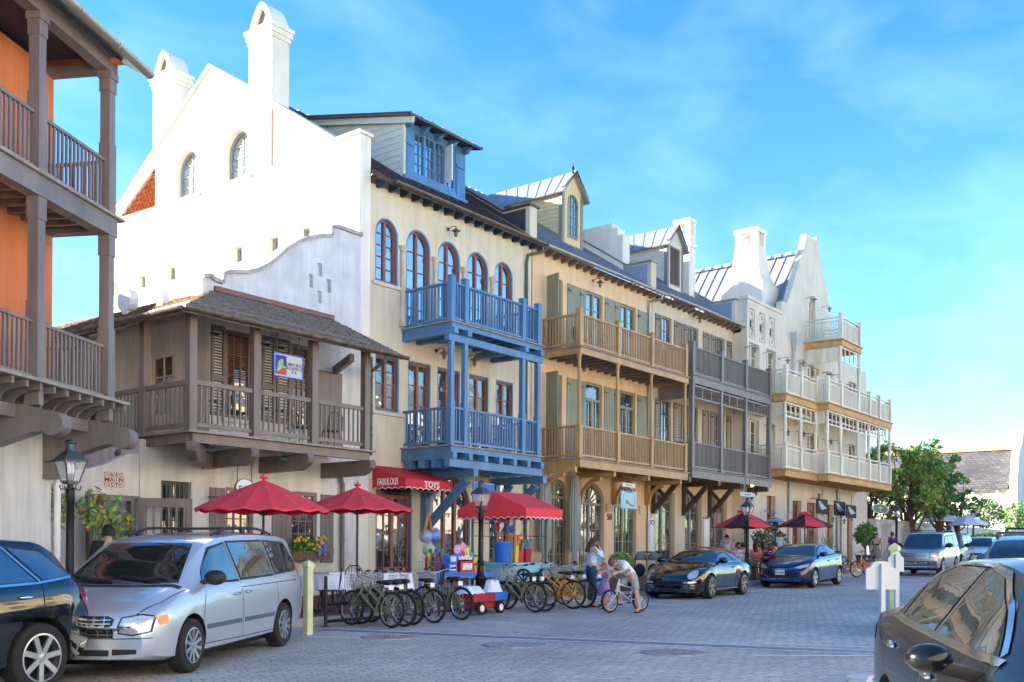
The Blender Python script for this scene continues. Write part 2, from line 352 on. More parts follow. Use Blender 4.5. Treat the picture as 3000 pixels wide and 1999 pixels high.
def shutter(root, m, a0, a1, b0, b1, y, kind='board', name='shutter', hinge=True):
    mb = MB()
    if kind == 'board':
        n = max(2, int((a1 - a0) / .14)); w = (a1 - a0) / n
        for k in range(n): mb.box(a0 + k * w + .004, a0 + (k + 1) * w - .004, y - .035, y - .003, b0, b1)
        for zz in (b0 + .25, b1 - .3): mb.box(a0, a1, y - .055, y - .0355, zz, zz + .13)
    else:
        mb.box(a0, a0 + .06, y - .05, y - .003, b0, b1); mb.box(a1 - .06, a1, y - .05, y - .003, b0, b1)
        md = b0 + (b1 - b0) * .42
        for z0, z1 in ((b0, b0 + .1), (md - .05, md + .05), (b1 - .08, b1)): mb.box(a0 + .06, a1 - .06, y - .049, y - .004, z0, z1)
        for z0, z1 in ((b0 + .1, md - .05), (md + .05, b1 - .08)):
            n = max(1, int((z1 - z0) / .07))
            for k in range(n):
                z = z0 + (k + .5) * (z1 - z0) / n; mb.beam((a0 + .06, y - .028, z), (a1 - .06, y - .028, z), .045, .012, (0, .5, 1))
    o = mb.build(name, m, root)
    if hinge:
        for zz in (b0 + .3, b1 - .25): h = MB(); h.box(a0 - .06, a0 + .2, y - .075, y - .056, zz, zz + .035); h.build('hinge', BLACKM, o)
    return o
def downspout(root, pts, m, r=.055):
    mb = MB(); mb.tube(pts, r, 10)
    a = Vector(pts[-1]); b = Vector(pts[-2])
    for k in range(3): mb.lathe([(r + .012, -.03), (r + .012, .03)], a.lerp(b, .2 + .3 * k), 10)
    return mb.build('downspout', m, root, smooth=True)
# ============================================================ GROUND
KY = 14.55; SWX = 11.9
def gsheet(name, x0, x1, y0, y1, h, m, nx=24):
    mb = MB(); xs = sorted({x0, x1, *[x for x in (-40, 90) if x0 < x < x1]})
    for a, b in zip(xs, xs[1:]): mb.quad((a, y0, gz(a) + h), (b, y0, gz(b) + h), (b, y1, gz(b) + h), (a, y1, gz(a) + h))
    return struct(mb.build(name, m))
gsheet('ground', -600, 900, -600, 900, -.02, mat('far_ground', 'a8a290', .95, var=.2, scale=.2))
SETT = brickmat('stone_setts', 'd0c8bb', 'b4aea5', '8d8984', .24, .125, .012, .6, .75, (0, 0, R(24)), .12)
gsheet('street', -60, 120, -30, 40, 0, SETT)
BRICK = brickmat('red_paver_brick', '9a5a4c', '83483e', '6b4a42', .21, .105, .008, .85, .35, (0, 0, 0), .02)
CURB = mat('kerb_concrete', '9c9a96', .9, var=.12, bump=.3)
mb = MB()
for a, b in ((SWX, 90),):
    mb.poly([[(a, KY + .16), (b, KY + .16), (b, 40), (a, 40)]], lambda x, y: (x, y, gz(x) + .15), lambda x, y: (x, y, gz(x) - .1))
struct(mb.build('pavement', BRICK))
mb = MB(); x = SWX - .16
while x < 90:
    e = min(90, x + 1.2); i = [mb.v((xx, yy, gz(xx) + zz)) for xx in (x + .004, e - .004) for yy, zz in ((KY, -.1), (KY, .13), (KY + .03, .155), (KY + .155, .155), (KY + .155, -.1))]
    for k in range(4): mb.f((i[k], i[k + 1], i[k + 6], i[k + 5]))
    mb.f(i[:5]); mb.f(i[5:]); x = e
mb2 = MB(); mb2.box(-1.5, 8.6, -3.2, 1.9, -.1, .205); struct(mb2.build('parking_apron', CURB))
y = KY + .16
while y < 20: mb.box(SWX - .16, SWX - .003, y, y + 1.19, gz(SWX) - .1, gz(SWX) + .153); y += 1.2
struct(mb.build('kerb', CURB))
# painted lines and the slot drain across the street
LINE = mat('worn_road_paint', 'eff1f3', .7, var=.12, scale=20)
def stripe(mb, p, q, w, h=.005):
    p, q = Vector(p), Vector(q); d = (q - p); s = Vector((-d.y, d.x, 0)).normalized() * w / 2; n = max(1, int(d.length / 1.0))
    for k in range(n):
        a, b = p.lerp(q, k / n), p.lerp(q, (k + 1) / n)
        mb.quad(*[(e.x + sg * s.x, e.y + sg * s.y, gz(e.x + sg * s.x) + h) for e, sg in ((a, -1), (b, -1), (b, 1), (a, 1))])
d0, d1 = onG(945, 1846), onG(2560, 1912); dd = (d1 - d0).normalized(); ds = Vector((-dd.y, dd.x, 0)).normalized(); d1 = d1 + dd * 3
mb = MB()
for k in (-1, 1): stripe(mb, d0 + ds * .22 * k, d1 + ds * .22 * k, .07)
for (a, b) in (((1240, 1816), (1515, 1826)), ((2240, 1885), (2560, 1897)), ((2215, 1921), (2560, 1922)), ((900, 1866), (1090, 1870)), ((2190, 1733), (2300, 1738)), ((2440, 1693), (2640, 1688)), ((1880, 1768), (1990, 1775))):
    stripe(mb, onG(*a), onG(*b), .07)
struct(mb.build('road_markings', LINE))
mb = MB(); n = int((d1 - d0).length / .05)
for k in range(n):
    a = d0 + dd * (k * .05); mb.quad(*[(p.x, p.y, gz(p.x) + .008) for p in (a - ds * .12, a - ds * .12 + dd * .03, a + ds * .12 + dd * .045, a + ds * .12 + dd * .015)])
for s_ in (-.15, .15): stripe(mb, d0 + ds * s_, d1 + ds * s_, .05, .0085)
stripe(mb, d0, d1, .26, .004)
tag(mb.build('drain_grate', mat('cast_iron', '98959a', .6, .3, var=.3, scale=8)), 'long rusty slotted drain channel running across the paved street', 'drain', kind='structure')
for nm, (px, py), m_, lab in (('m', (1142, 1867), '948984', 'brownish round manhole cover nearest the bike rack'), ('m', (1505, 1890), '90949a', 'grey studded round manhole cover just in front of the drain channel, middle of three'), ('m', (1975, 1912), '8f8c8a', 'dark round manhole cover with one seam across, nearest the black sedan')):
    c = onG(px, py); r = E('manhole_cover', lab, 'manhole cover', (c.x, c.y, gz(c.x)), group='manhole covers in the street')
    mb = MB(); mb.lathe([(.42, -.02), (.42, .012), (.36, .013), (.355, .008), (.01, .009)], (0, 0, 0), 28)
    for k in range(-3, 4):
        for j in range(-3, 4):
            if (k * k + j * j) * .01 < .11: mb.box(k * .1 - .02, k * .1 + .02, j * .1 - .02, j * .1 + .02, .009, .013)
    mb.build('lid', mat('iron_' + m_, m_, .7, .2, var=.25, scale=9), r)
    mb = MB(); mb.lathe([(.49, -.02), (.49, .01), (.43, .011), (.43, -.02)], (0, 0, 0), 28, cap=False); mb.build('frame', mat('cast_iron', '98959a'), r)

# ============================================================ BUILDING MATERIALS
CREAM = stucco('cream_stucco', 'd9cdb2', .1); WHT = stucco('white_stucco', 'e9e3d3', .05); WHITEW = stucco('whitewashed_stucco', 'dcd9d0', .2)
BLUEW = mat('blue_white_limewash', 'd2d6da', .9, var=.12, scale=1.6, bump=.3, stain=.22); MUST = stucco('apricot_stucco', 'e2c49e', .08); SAND = stucco('sand_stucco', 'd4c4a8', .08)
HOTEL = stucco('ivory_stucco', 'dcd2c0', .06); ORANGE = stucco('orange_stucco', 'd98250', .12)
BROWN = paint('brown_timber', '7b6d64'); BROWNP = paint('brown_purple_timber', '7b716e'); BLUE = paint('blue_timber', '4f80ab'); MUSTW = paint('ochre_timber', 'b8935f'); GREYW = paint('grey_timber', '7f756f'); SAGE = paint('sage_timber', '8a8b72'); TAUPE = paint('taupe_timber', '8b8378'); IVORY = paint('ivory_timber', 'ebe0c6', var=.05)
PINE = mat('new_pine', 'c69c66', .7, var=.2, scale=3, stretch=(.3, 1, 1)); DECK = mat('weathered_deck', '8f8880', .85, var=.25, scale=5)
ZINC = mat('zinc_roof', '8d9299', .45, .4, var=.1, scale=1); RUST = mat('rusty_metal_roof', '57423f', .5, .25, var=.15, scale=2); COPPER = mat('aged_copper', '6d6358', .45, .5, var=.35, scale=5); GREENM = mat('verdigris_metal', '4d625c', .6, .4, var=.3, scale=8)
SHING = mat('wood_shingle', '6c6763', .9, var=.45, scale=9); SHINGB = mat('brown_shingle', '7d654b', .9, var=.5, scale=9)
GALV = mat('galvanised_gutter', 'a5a4a0', .4, .6, var=.1)
def shingle_roof(root, m, P0, P1, Q1, Q0, course=.17, name='roof', seed=1):
    rnd = random.Random(seed); P0, P1, Q0, Q1 = map(Vector, (P0, P1, Q0, Q1)); n = (P1 - P0).cross(Q0 - P0).normalized()
    if n.z < 0: n = -n
    mb = MB(); i = [mb.v(p + n * k) for k in (0, -.1) for p in (P0, P1, Q1, Q0)]
    for q in ((0, 1, 2, 3), (7, 6, 5, 4), (0, 4, 5, 1), (1, 5, 6, 2), (2, 6, 7, 3), (3, 7, 4, 0)): mb.f([i[k] for k in q])
    rows = int((Q0 - P0).length / course)
    for r in range(rows):
        a0, a1 = r / rows, min(1, (r + 1.25) / rows); e0, e1 = P0.lerp(Q0, a0), P1.lerp(Q1, a0); f0, f1 = P0.lerp(Q0, a1), P1.lerp(Q1, a1)
        Lr = (e1 - e0).length; x = 0
        while x < Lr:
            w = rnd.uniform(.1, .24); u0, u1 = x / Lr, min(1, (x + w - .008) / Lr); x += w; dn = rnd.uniform(-.03, .02); lift = rnd.uniform(.018, .04)
            dirv = (e0 - f0).normalized() * dn
            A, B = e0.lerp(e1, u0) + dirv, e0.lerp(e1, u1) + dirv; Cc, D = f0.lerp(f1, u1), f0.lerp(f1, u0)
            j = [mb.v(A + n * lift), mb.v(B + n * lift), mb.v(Cc + n * .008), mb.v(D + n * .008), mb.v(A), mb.v(B)]
            mb.f((j[0], j[1], j[2], j[3])); mb.f((j[4], j[5], j[1], j[0])); mb.f((j[4], j[0], j[3])); mb.f((j[1], j[5], j[2]))
    return mb.build(name, m, root)
def body(root, m, x0, x1, y0, y1, z1, name='rear_wall'):
    mb = MB(); mb.quad((x0, y1, -.3), (x1, y1, -.3), (x1, y1, z1), (x0, y1, z1)); mb.quad((x0, y0 + .3, -.3), (x0, y1, -.3), (x0, y1, z1), (x0, y0 + .3, z1)); mb.quad((x1, y0 + .3, -.3), (x1, y1, -.3), (x1, y1, z1), (x1, y0 + .3, z1))
    return mb.build(name, m, root)
def balcony(root, mt, x0, x1, yf, yw, zf, posts, rail_h, ptop, pw=.15, fh=.26, deckm=None, sp=.11, bw=.034, gap=0, label=None, sides=(1, 1), roundp=False, jm=None, name='balcony', fmat=None, turned=False, over=.06):
    mb = MB(); mb.box(x0 - over, x1 + over, yf - over, yw, zf - .045, zf)
    o = mb.build(name, deckm or DECK, root)
    if label: o['label'] = label
    mb = MB(); zt = zf - .047
    for a in ((x0, x1, yf, yf + .05), (x0, x0 + .05, yf + .052, yw), (x1 - .05, x1, yf + .052, yw)): mb.box(*a, zt - fh, zt)
    mb.build('fascia', fmat or mt, o)
    mb = MB(); n = max(2, int((x1 - x0) / .5))
    for k in range(1, n): xx = x0 + (x1 - x0) * k / n; mb.box(xx - .03, xx + .03, yf + .053, yw, zt - fh + .03, zt)
    mb.build('joists', jm or mt, o)
    py = yf + .1
    for a, b in zip(posts, posts[1:]):
        mb = MB(); railing(mb, (a + pw / 2, py, 0), (b - pw / 2, py, 0), zf, rail_h, sp, bw, gap=gap); mb.build('railing', mt, o)
    for k, xx in ((0, posts[0]), (1, posts[-1])):
        if sides[k]: mb = MB(); railing(mb, (xx, py + pw / 2, 0), (xx, yw, 0), zf, rail_h, sp, bw, gap=gap); mb.build('railing', mt, o)
    for xx in posts:
        mb = MB(); h = rail_h + .14
        if ptop and roundp:
            mb.box(xx - pw / 2, xx + pw / 2, py - pw / 2, py + pw / 2, zf, zf + rail_h + .02); r = pw * .42; z0, z1 = zf + rail_h + .02, ptop
            if turned: mb.lathe([(r, z0), (r * 1.15, z0 + .05), (r * .8, z0 + .12), (r * .95, z0 + .5), (r * 1.2, z0 + (z1 - z0) * .55), (r * .9, z1 - .25), (r * .75, z1 - .12), (r * 1.2, z1 - .06), (r * 1.2, z1)], (xx, py, 0), 12)
            else: mb.lathe([(r, z0), (r, z0 + .05), (r * .93, z0 + .08), (r * .8, z1 - .2), (r * .8, z1 - .17), (r, z1 - .16), (r * .85, z1 - .12), (r * 1.3, z1 - .05), (r * 1.3, z1)], (xx, py, 0), 14)
        elif ptop:
            mb.box(xx - pw / 2, xx + pw / 2, py - pw / 2, py + pw / 2, zf, zf + rail_h + .15); mb.box(xx - pw * .42, xx + pw * .42, py - pw * .42, py + pw * .42, zf + rail_h + .15, ptop - .2); mb.box(xx - pw / 2, xx + pw / 2, py - pw / 2, py + pw / 2, ptop - .2, ptop)
        else:
            mb.box(xx - pw / 2, xx + pw / 2, py - pw / 2, py + pw / 2, zf, zf + h); mb.box(xx - pw * .56, xx + pw * .56, py - pw * .56, py + pw * .56, zf + h, zf + h + .03)
        mb.build('post', mt, o)
    return o
def boards(mb, poly_at, z0, z1, step=.17, t=.022):
    """lapped boards; poly_at(z) gives the two ends at a height"""
    z = z0
    while z < z1:
        ze = min(z1, z + step); a, b, n = poly_at(z); c, d, _ = poly_at(ze); n = Vector(n)
        A, B, Cc, D = map(Vector, (a, b, d, c)); mb.quad(A + n * t, B + n * t, Cc, D); mb.quad(A, B, B + n * t, A + n * t); z = ze

# ============================================================ BLUE BALCONY HOUSE (white gable)
FY = 20.5
B = E('townhouse', 'cream townhouse with blue timber balconies, white gable wall and two tall white chimneys', 'house', (19.23, FY, 0), world=True)
GX = 19.23; BX1 = 27.2
fa = Facade(B, lambda a, b, d: Vector((a, FY + d, b)))
Z2, Z3 = fz(1327, 1302, 18.57), fz(1335, 941, 18.57)
zt3 = fz(1132, 640, FY); 
for i, (p0, p1) in enumerate(((1099, 1166), (1190, 1261), (1283, 1348), (1368, 1431), (1449, 1503))):
    a0, a1 = fx(p0, FY, 760), fx(p1, FY, 760)
    fa.win(a0, a1, fz(1132, 832, FY) if i == 0 else Z3 + .05, zt3, REDWOOD, arch=min(.72, (a1 - a0) / 2), jamb=BLUE, leaves=2, nc=1, rows=5, glass=GL_SKY, name='arched_window' if i in (0, 4) else 'arched_door', sill=CREAM if i == 0 else None)
zt2 = fz(1130, 1040, FY)
for i, (p0, p1) in enumerate(((1099, 1169), (1195, 1262), (1281, 1348), (1374, 1432), (1453, 1504))):
    a0, a1 = fx(p0, FY, 1120), fx(p1, FY, 1120)
    fa.win(a0, a1, fz(1130, 1207, FY) if i == 0 else (Z2 + .05 if i in (1, 2, 3) else Z2 + .3), zt2, REDWOOD, jamb=BLUE, leaves=2, nc=1, rows=4, glass=GL_DARK, name='window' if i in (0, 4) else 'balcony_door', sill=CREAM if i == 0 else None)
def g0(x): return gz(x) + .16
# shop front: glazed double door under the awning, arched display window, panelled door
a0, a1 = fx(1100, FY, 1550), fx(1207, FY, 1550); fa.win(a0, a1, g0(a0), fz(1150, 1418, FY), REDWOOD, jamb=BLUE, leaves=2, nc=2, rows=4, panel=.55, glass=GL_SHOP, name='shop_door', trans=fz(1150, 1455, FY), fw=.08)
a0, a1 = fx(1266, FY, 1550), fx(1377, FY, 1550); fa.win(a0, a1, g0(a0), fz(1320, 1392, FY), REDWOOD, arch=1.0, jamb=BLUE, leaves=3, nc=1, rows=6, glass=GL_SHOP, name='arched_shop_window', fw=.07)
a0, a1 = fx(1433, FY, 1550), fx(1495, FY, 1550); fa.win(a0, a1, g0(a0), fz(1465, 1405, FY), REDWOOD, jamb=BLUE, leaves=2, nc=1, rows=5, panel=.5, glass=GL_SHOP, name='shop_door', fw=.08)
EV = fz(1124, 517, 20.05)
fa.build([(GX + .004, -.4), (BX1, -.4), (BX1, EV - .1), (GX + .004, EV - .1)], CREAM)
# gable wall (faces the low sun)
gp = lambda px, py: (onX(px, py, GX).y, onX(px, py, GX).z)
PK = gp(617, 195); RF = gp(985, 412); LFt = gp(338, 622)
ga = Facade(B, lambda a, b, d: Vector((GX + d, a, b)))
for q in ((512, 585, 548, 372), (655, 730, 700, 380)):   # arched loft windows: px left,right,bottom,top of opening
    pass
def gwin(pl, pr, pbl, ptl, arch=True):
    y0, zb = gp(pl, pbl); y1 = gp(pr, pbl)[0]; zt = gp((pl + pr) / 2, ptl)[1]
    ga.win(y1, y0, zb, zt, mat('loft_frame', '8d9399', .5), arch=(abs(y1 - y0) / 2 if arch else 0), leaves=1, nc=2, rows=4, rec=.28, fw=.06, glass=glassmat('pale_loft_glass', (.14, .16, .2), .35) if arch else GL_SKY, name='arched_window' if arch else 'small_window', sill=WHT if arch else None, bars=arch)
gwin(513, 579, 590, 441); gwin(657, 729, 539, 381)
for pl, pr, pb, pt in ((326, 345, 867, 828), (402, 426, 848, 806), (487, 513, 826, 780), (680, 709, 774, 722), (783, 815, 746, 692), (874, 908, 716, 663)):
    gwin(pl, pr, pb, pt, False)
# lattice of clay pipes, an open triangle under the left slope
T = [gp(345, 640), gp(455, 605), gp(455, 484)]
ga.holes.append(T)
mbT = MB()
ys = sorted(p[0] for p in T); z0 = min(T[0][1], T[1][1])
def slope_z(y): return T[0][1] + (T[2][1] - T[0][1]) * (T[0][0] - y) / (T[0][0] - T[2][0])
row = 0; z = z0 + .08
while z < T[2][1]:
    y = T[1][0] + .08 + (row % 2) * .1
    while y < T[0][0] and z < slope_z(y) - .07:
        mbT.lathe([(.09, -.04), (.09, .03), (.055, .03), (.055, -.04)], (GX + .1, y, z), 8, 'x', cap=False); y += .2
    z += .165; row += 1
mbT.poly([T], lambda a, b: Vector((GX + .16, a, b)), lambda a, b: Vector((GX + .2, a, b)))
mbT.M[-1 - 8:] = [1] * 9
mbT.build('clay_lattice', [mat('clay_tile', 'b87a58', .8, var=.25, scale=8), mat('pipe_hole_shade', '5a2a1c', .9)], B)  # dark backing sheet colours in the shade within the pipe holes
bk = 33.7; zl = LFt[1] - (bk - LFt[0]) * .62
KN = gp(1046, 393)[1]
ga.build([(FY - .02, -.4), (bk, -.4), (bk, zl), LFt, PK, RF, (RF[0], KN), (FY - .02, KN)], WHT, .42)
# coping strips on the gable, band at its foot
mb = MB()
for p, q in ((LFt, PK), (PK, RF)):
    mb.beam((GX + .2, p[0], p[1] + .03), (GX + .2, q[0], q[1] + .03), .56, .07)
mb.box(GX - .06, GX + .47, FY - .08, RF[0] + .02, KN + .002, KN + .09)
mb.build('coping', WHT, B)
bz = gp(500, 845)[1]
mb = MB(); mb.box(GX - .06, GX - .002, FY + 1, 33, bz - .35, bz - .22); mb.box(GX - .1, GX - .002, FY + 1, 33, bz - .2, bz - .12); mb.build('string_course', WHT, B)
mb = MB(); q = onX(797, 320, GX); q2 = onX(797, 485, GX); mb.box(GX - .05, GX - .002, q.y - .03, q.y + .03, q2.z, q.z); mb.build('chimney_shadow_strip', mat('shadow_tan', 'c9a878', .8), B)  # tan strip stands in for the shadow line below the front chimney
def arch_chimney(pl, pc, pr, ytop, ycap, ysh, ybase, xk):
    """shaft with a moulded cap and a pointed barrel hood open to the left"""
    yc = onX(pc, ycap, xk).y; yl = onX(pl, ycap, xk).y; d = yl - yc; xr = onY(pr, ycap, yc).x; w = xr - xk
    zc, ztp, zs, zb = onX(pc, ycap, xk).z, onX((pl + pc) / 2, ytop, xk).z, onX(pc, ysh, xk).z, onX(pc, ybase, xk).z
    mb = MB(); mb.box(xk, xr, yc, yl, zb, zs); c = mb.build('chimney', WHT, B)
    mb = MB()
    for k, (o_, a, b) in enumerate(((.04, zs + .002, zs + .14), (.08, zs + .142, zs + .3), (.12, zs + .302, zs + .42))): mb.box(xk - o_, xr + o_, yc - o_, yl + o_, a, b)
    mb.build('chimney_cap', WHT, c)
    h = ztp - zs - .42; ym = (yc + yl) / 2; hw = d / 2
    out = [(yl, zs + .423)] + [(ym + hw * (1 - k / 8) ** .62, zs + .423 + h * (k / 8) ** .85) for k in range(1, 9)] + [(ym - hw * (1 - k / 8) ** .62, zs + .423 + h * (k / 8) ** .85) for k in range(7, 0, -1)] + [(yc, zs + .423)]
    inn = [(ym + (a - ym) * .62, zs + .46 + (b - zs - .42) * .72) for a, b in out]
    mb = MB(); mb.poly([out, inn], lambda a, b: (xk + .0, a, b), lambda a, b: (xk + .25, a, b)); mb.poly([out], lambda a, b: (xk + .251, a, b), lambda a, b: (xr, a, b)); mb.build('chimney_hood', WHT, c); mb = MB(); mb.poly([inn], lambda a, b: (xk + .13, a, b), lambda a, b: (xk + .24, a, b)); mb.build('flue_shade_plate', mat('flue_shade_grey', '6f695e', .9), c)  # grey plate inside the hood paints the shade of its open flue
arch_chimney(730, 797, 848, 5, 85, 105, 330, GX + .003)
arch_chimney(449, 503, 556, 147, 218, 240, 470, GX + .003)
# roof
RS = .66; RY = PK[0]; rz = lambda y: EV + RS * (y - 20.05)
seam_roof(B, RUST, (GX + .43, 20.05, EV), (BX1, 20.05, EV), (BX1, RY, rz(RY)), (GX + .43, RY, rz(RY)), .42)
seam_roof(B, RUST, (GX + .43, bk, zl - .3), (BX1, bk, zl - .3), (BX1, RY, rz(RY)), (GX + .43, RY, rz(RY)), .42)
body(B, CREAM, GX + .45, BX1, FY, bk, EV - .4)
n = 16
for k in range(n):
    mb = MB(); xx = GX + .7 + (BX1 - GX - .8) * k / (n - 1); mb.poly([[(20.1, EV - .1), (20.5, EV + .08), (20.5, EV - .17), (20.3, EV - .19), (20.14, EV - .16)]], lambda a, b: (xx - .05, a, b), lambda a, b: (xx + .05, a, b))
    mb.build('eave_bracket', mat('dark_blue_timber', '24364f', .5), B)
gutter(B, (GX + .9, 19.98, EV - .01), (BX1 + .35, 19.98, EV - .02), COPPER)
def parapet(root, X, w, m, capm, sidem):
    zt = rz(20.6) + .85; yr = 20.6 + (zt - rz(20.6) - .28) / RS
    prof = [(20.32, EV + .05), (20.32, zt), (yr, zt), (RY, rz(RY) + .28), (RY, rz(RY) - .1)]
    mb = MB(); mb.poly([prof], lambda a, b: (X, a, b), lambda a, b: (X + w, a, b)); o = mb.build('fire_wall', m, root)
    mb = MB(); top = [(20.26, zt), (yr, zt), (RY, rz(RY) + .28)]
    for p, q in zip(top, top[1:]): mb.beam((X + w / 2, p[0], p[1] + .035), (X + w / 2, q[0], q[1] + .035), w + .14, .07)
    mb.build('coping', capm, o)
    mb = MB(); s_ = [(20.5, EV + .36), (20.5, zt - .06), (yr, zt - .06), (RY, rz(RY) + .2), (RY, rz(RY))]; mb.poly([s_], lambda a, b: (X - .012, a, b), lambda a, b: (X - .003, a, b)); mb.build('flashing', sidem, o)
parapet(B, BX1 - .34, .4, CREAM, RUST, mat('dark_flashing', '4b4350', .45, .3, var=.1))
# shed dormer with blue casements
DY = 21.45; dx0, dx1 = fx(1183, DY, 480), fx(1362, DY, 560); zdb = rz(DY); zdt = fz(1187, 352, DY)
da = Facade(B, lambda a, b, d: Vector((a, DY + d, b)))
wx0, wx1 = fx(1212, DY, 450), fx(1335, DY, 480); wz0, wz1 = fz(1212, 508, DY), fz(1212, 380, DY)
da.win(wx0, wx1, wz0, wz1, BLUE, leaves=4, nc=2, rows=4, rec=.1, fw=.06, glass=GL_SKY, name='dormer_window')
da.build([(dx0, zdb - .1), (dx1, zdb - .1), (dx1, zdt), (dx0, zdt)], BLUE, .12, 'dormer_front')
mb = MB()
for q0, q1 in ((dx0 + .08, wx0 - .05), (wx1 + .05, dx1 - .08)): mb.box(q0, q1, DY - .03, DY - .002, zdb + .12, zdt - .75); mb.box(q0 - .03, q1 + .03, DY - .05, DY - .002, zdt - .7, zdt - .6)
mb.box(dx0 - .04, dx1 + .04, DY - .09, DY - .002, zdb + .02, zdb + .11); mb.build('dormer_trim', BLUE, B)
SR = .235; zs_ = lambda y: zdt + .12 + SR * (y - DY); yend = DY + (zdt + .12 - zdb - 0) / (RS - SR)
for xx, n_, nm in ((dx0, (-1, 0, 0), 'dormer_side'), (dx1, (1, 0, 0), 'dormer_side')):
    mb = MB(); z = zdb
    def ends(z):
        ya = DY; yb = DY + max(0, z - zdb) / RS
        if z > zdt: ya = DY + max(0, (z - zdt - .0)) / SR
        return ((xx, ya, z), (xx, max(ya, yb), z), n_)
    boards(mb, ends, zdb - .05, zs_(yend) - .2, .2); mb.poly([[(DY + .1, zdb - .3), (DY + .1, zdt), (yend, zs_(yend)), (yend, zs_(yend) - .5)]], lambda a, b: (xx + .03 * -n_[0], a, b)); mb.build(nm, mat('grey_siding', 'c9c9bd', .7, var=.05), B)
mb = MB(); mb.box(dx0 - .03, dx0 + .06, DY - .02, DY + .12, zdb - .05, zdt); mb.build('corner_board', mat('grey_siding', 'c9c9bd'), B)
seam_roof(B, RUST, (dx0 - .25, DY - .55, zs_(DY - .55)), (dx1 + .25, DY - .55, zs_(DY - .55)), (dx1 + .25, yend, zs_(yend)), (dx0 - .25, yend, zs_(yend)), .45, .03, 'dormer_roof', .07)
for k in range(5):
    mb = MB(); xx = dx0 + .1 + (dx1 - dx0 - .2) * k / 4; mb.poly([[(DY - .48, zs_(DY - .48) - .09), (DY - .003, zs_(DY) - .09), (DY - .003, zdt - .2), (DY - .2, zdt - .2), (DY - .3, zdt - .1), (DY - .42, zdt - .06)]], lambda a, b: (xx - .06, a, b), lambda a, b: (xx + .06, a, b))
    mb.build('dormer_bracket', BLUE, B)
mb = MB(); mb.beam((dx0 - .1, DY - .5, zs_(DY - .5) - .16), (dx0 - .1, yend, zs_(yend) - .16), .06, .2); mb.build('rake_board', mat('grey_siding', 'c9c9bd'), B)
mb = MB(); c = Vector((wx0 + (wx1 - wx0) * .75, DY + .02, 0)); mb.beam((c.x, c.y, (wz0 + wz1) / 2), (c.x - .12, c.y - .42, (wz0 + wz1) / 2), .04, wz1 - wz0 - .2); mb.build('open_casement', mat('white_paint', 'd0d0d0'), B)
# columns between the arched doors
for pxx in (1177, 1272, 1357, 1440):
    mb = MB(); xx = fx(pxx, FY, 800); mb.lathe([(.1, Z3 + .05), (.1, Z3 + .2), (.085, Z3 + .25), (.075, zt3 - .85), (.09, zt3 - .82), (.12, zt3 - .74), (.14, zt3 - .66)], (xx, FY - .05, 0), 12)
    mb.build('column', mat('stone_column', 'c4b9a4', .8), B)
wall_lamp(B, onY(1313, 672, FY)); wall_lamp(B, onY(1278, 1028, FY), m=BROWN); wall_lamp(B, onY(1368, 1048, FY), m=BROWN)
# balconies
bx0, bx1, bY = fx(1182, FY, 1300), 25.33, 18.57
bp = [bx0 + .09, fx(1371, bY, 800), fx(1539, bY, 900), fx(1583, bY, 950)]; bp[0] = fx(1331, bY, 800); bx0 = bp[0] - .09; bx1 = bp[3] + .1
lo = balcony(B, BLUE, bx0, bx1, bY, FY, Z2, bp, 1.08, Z3 - .36, .17, .16, label='lower blue balcony', sp=.125, bw=.04)
up = balcony(B, BLUE, bx0, bx1, bY, FY, Z3, bp, 1.12, 0, .17, .14, label='upper blue balcony', sp=.125, bw=.04)
mb = MB()
for a in bp: mb.box(a - .09, a + .09, bY - .1, FY, Z3 - .36, Z3 - .19)
mb.box(bx0 - .08, bx1 + .08, bY + .02, bY + .2, Z3 - .56, Z3 - .362)
mb.build('beams', BLUE, up)
mb = MB(); n = 7
for k in range(n): xx = bx0 + .07 + (bx1 - bx0 - .14) * k / (n - 1); mb.box(xx - .08, xx + .08, bY - .1, FY, Z2 - .4, Z2 - .21)
for k in range(4): yy = bY + .1 + k * .5; mb.box(bx0 - .05, bx1 + .05, yy - .1, yy + .1, Z2 - .63, Z2 - .402)
mb.build('beams', BLUE, lo)
def ybracket(root, m, X, zt, zb, yo, par, w=.2):
    mb = MB(); mb.box(X - w / 2, X + w / 2, yo, FY - .003, zt - .22, zt); mb.box(X - w / 2, X + w / 2, FY - .22, FY - .003, zb, zt - .222)
    mb.beam((X, FY - .2, zb + .25), (X, yo + .35, zt - .3), w * .9, .22, (1, 0, 0)); mb.beam((X, FY - .15, zt - .75), (X, FY - .75, zt - .25), w * .7, .14, (1, 0, 0))
    return mb.build('bracket', m, par)
zB = Z2 - .635
ybracket(B, BLUE, fx(1238, FY, 1500), zB, fz(1238, 1568, FY), bY - .15, lo); ybracket(B, BLUE, fx(1444, FY, 1500), zB, fz(1444, 1560, FY), bY - .15, lo)
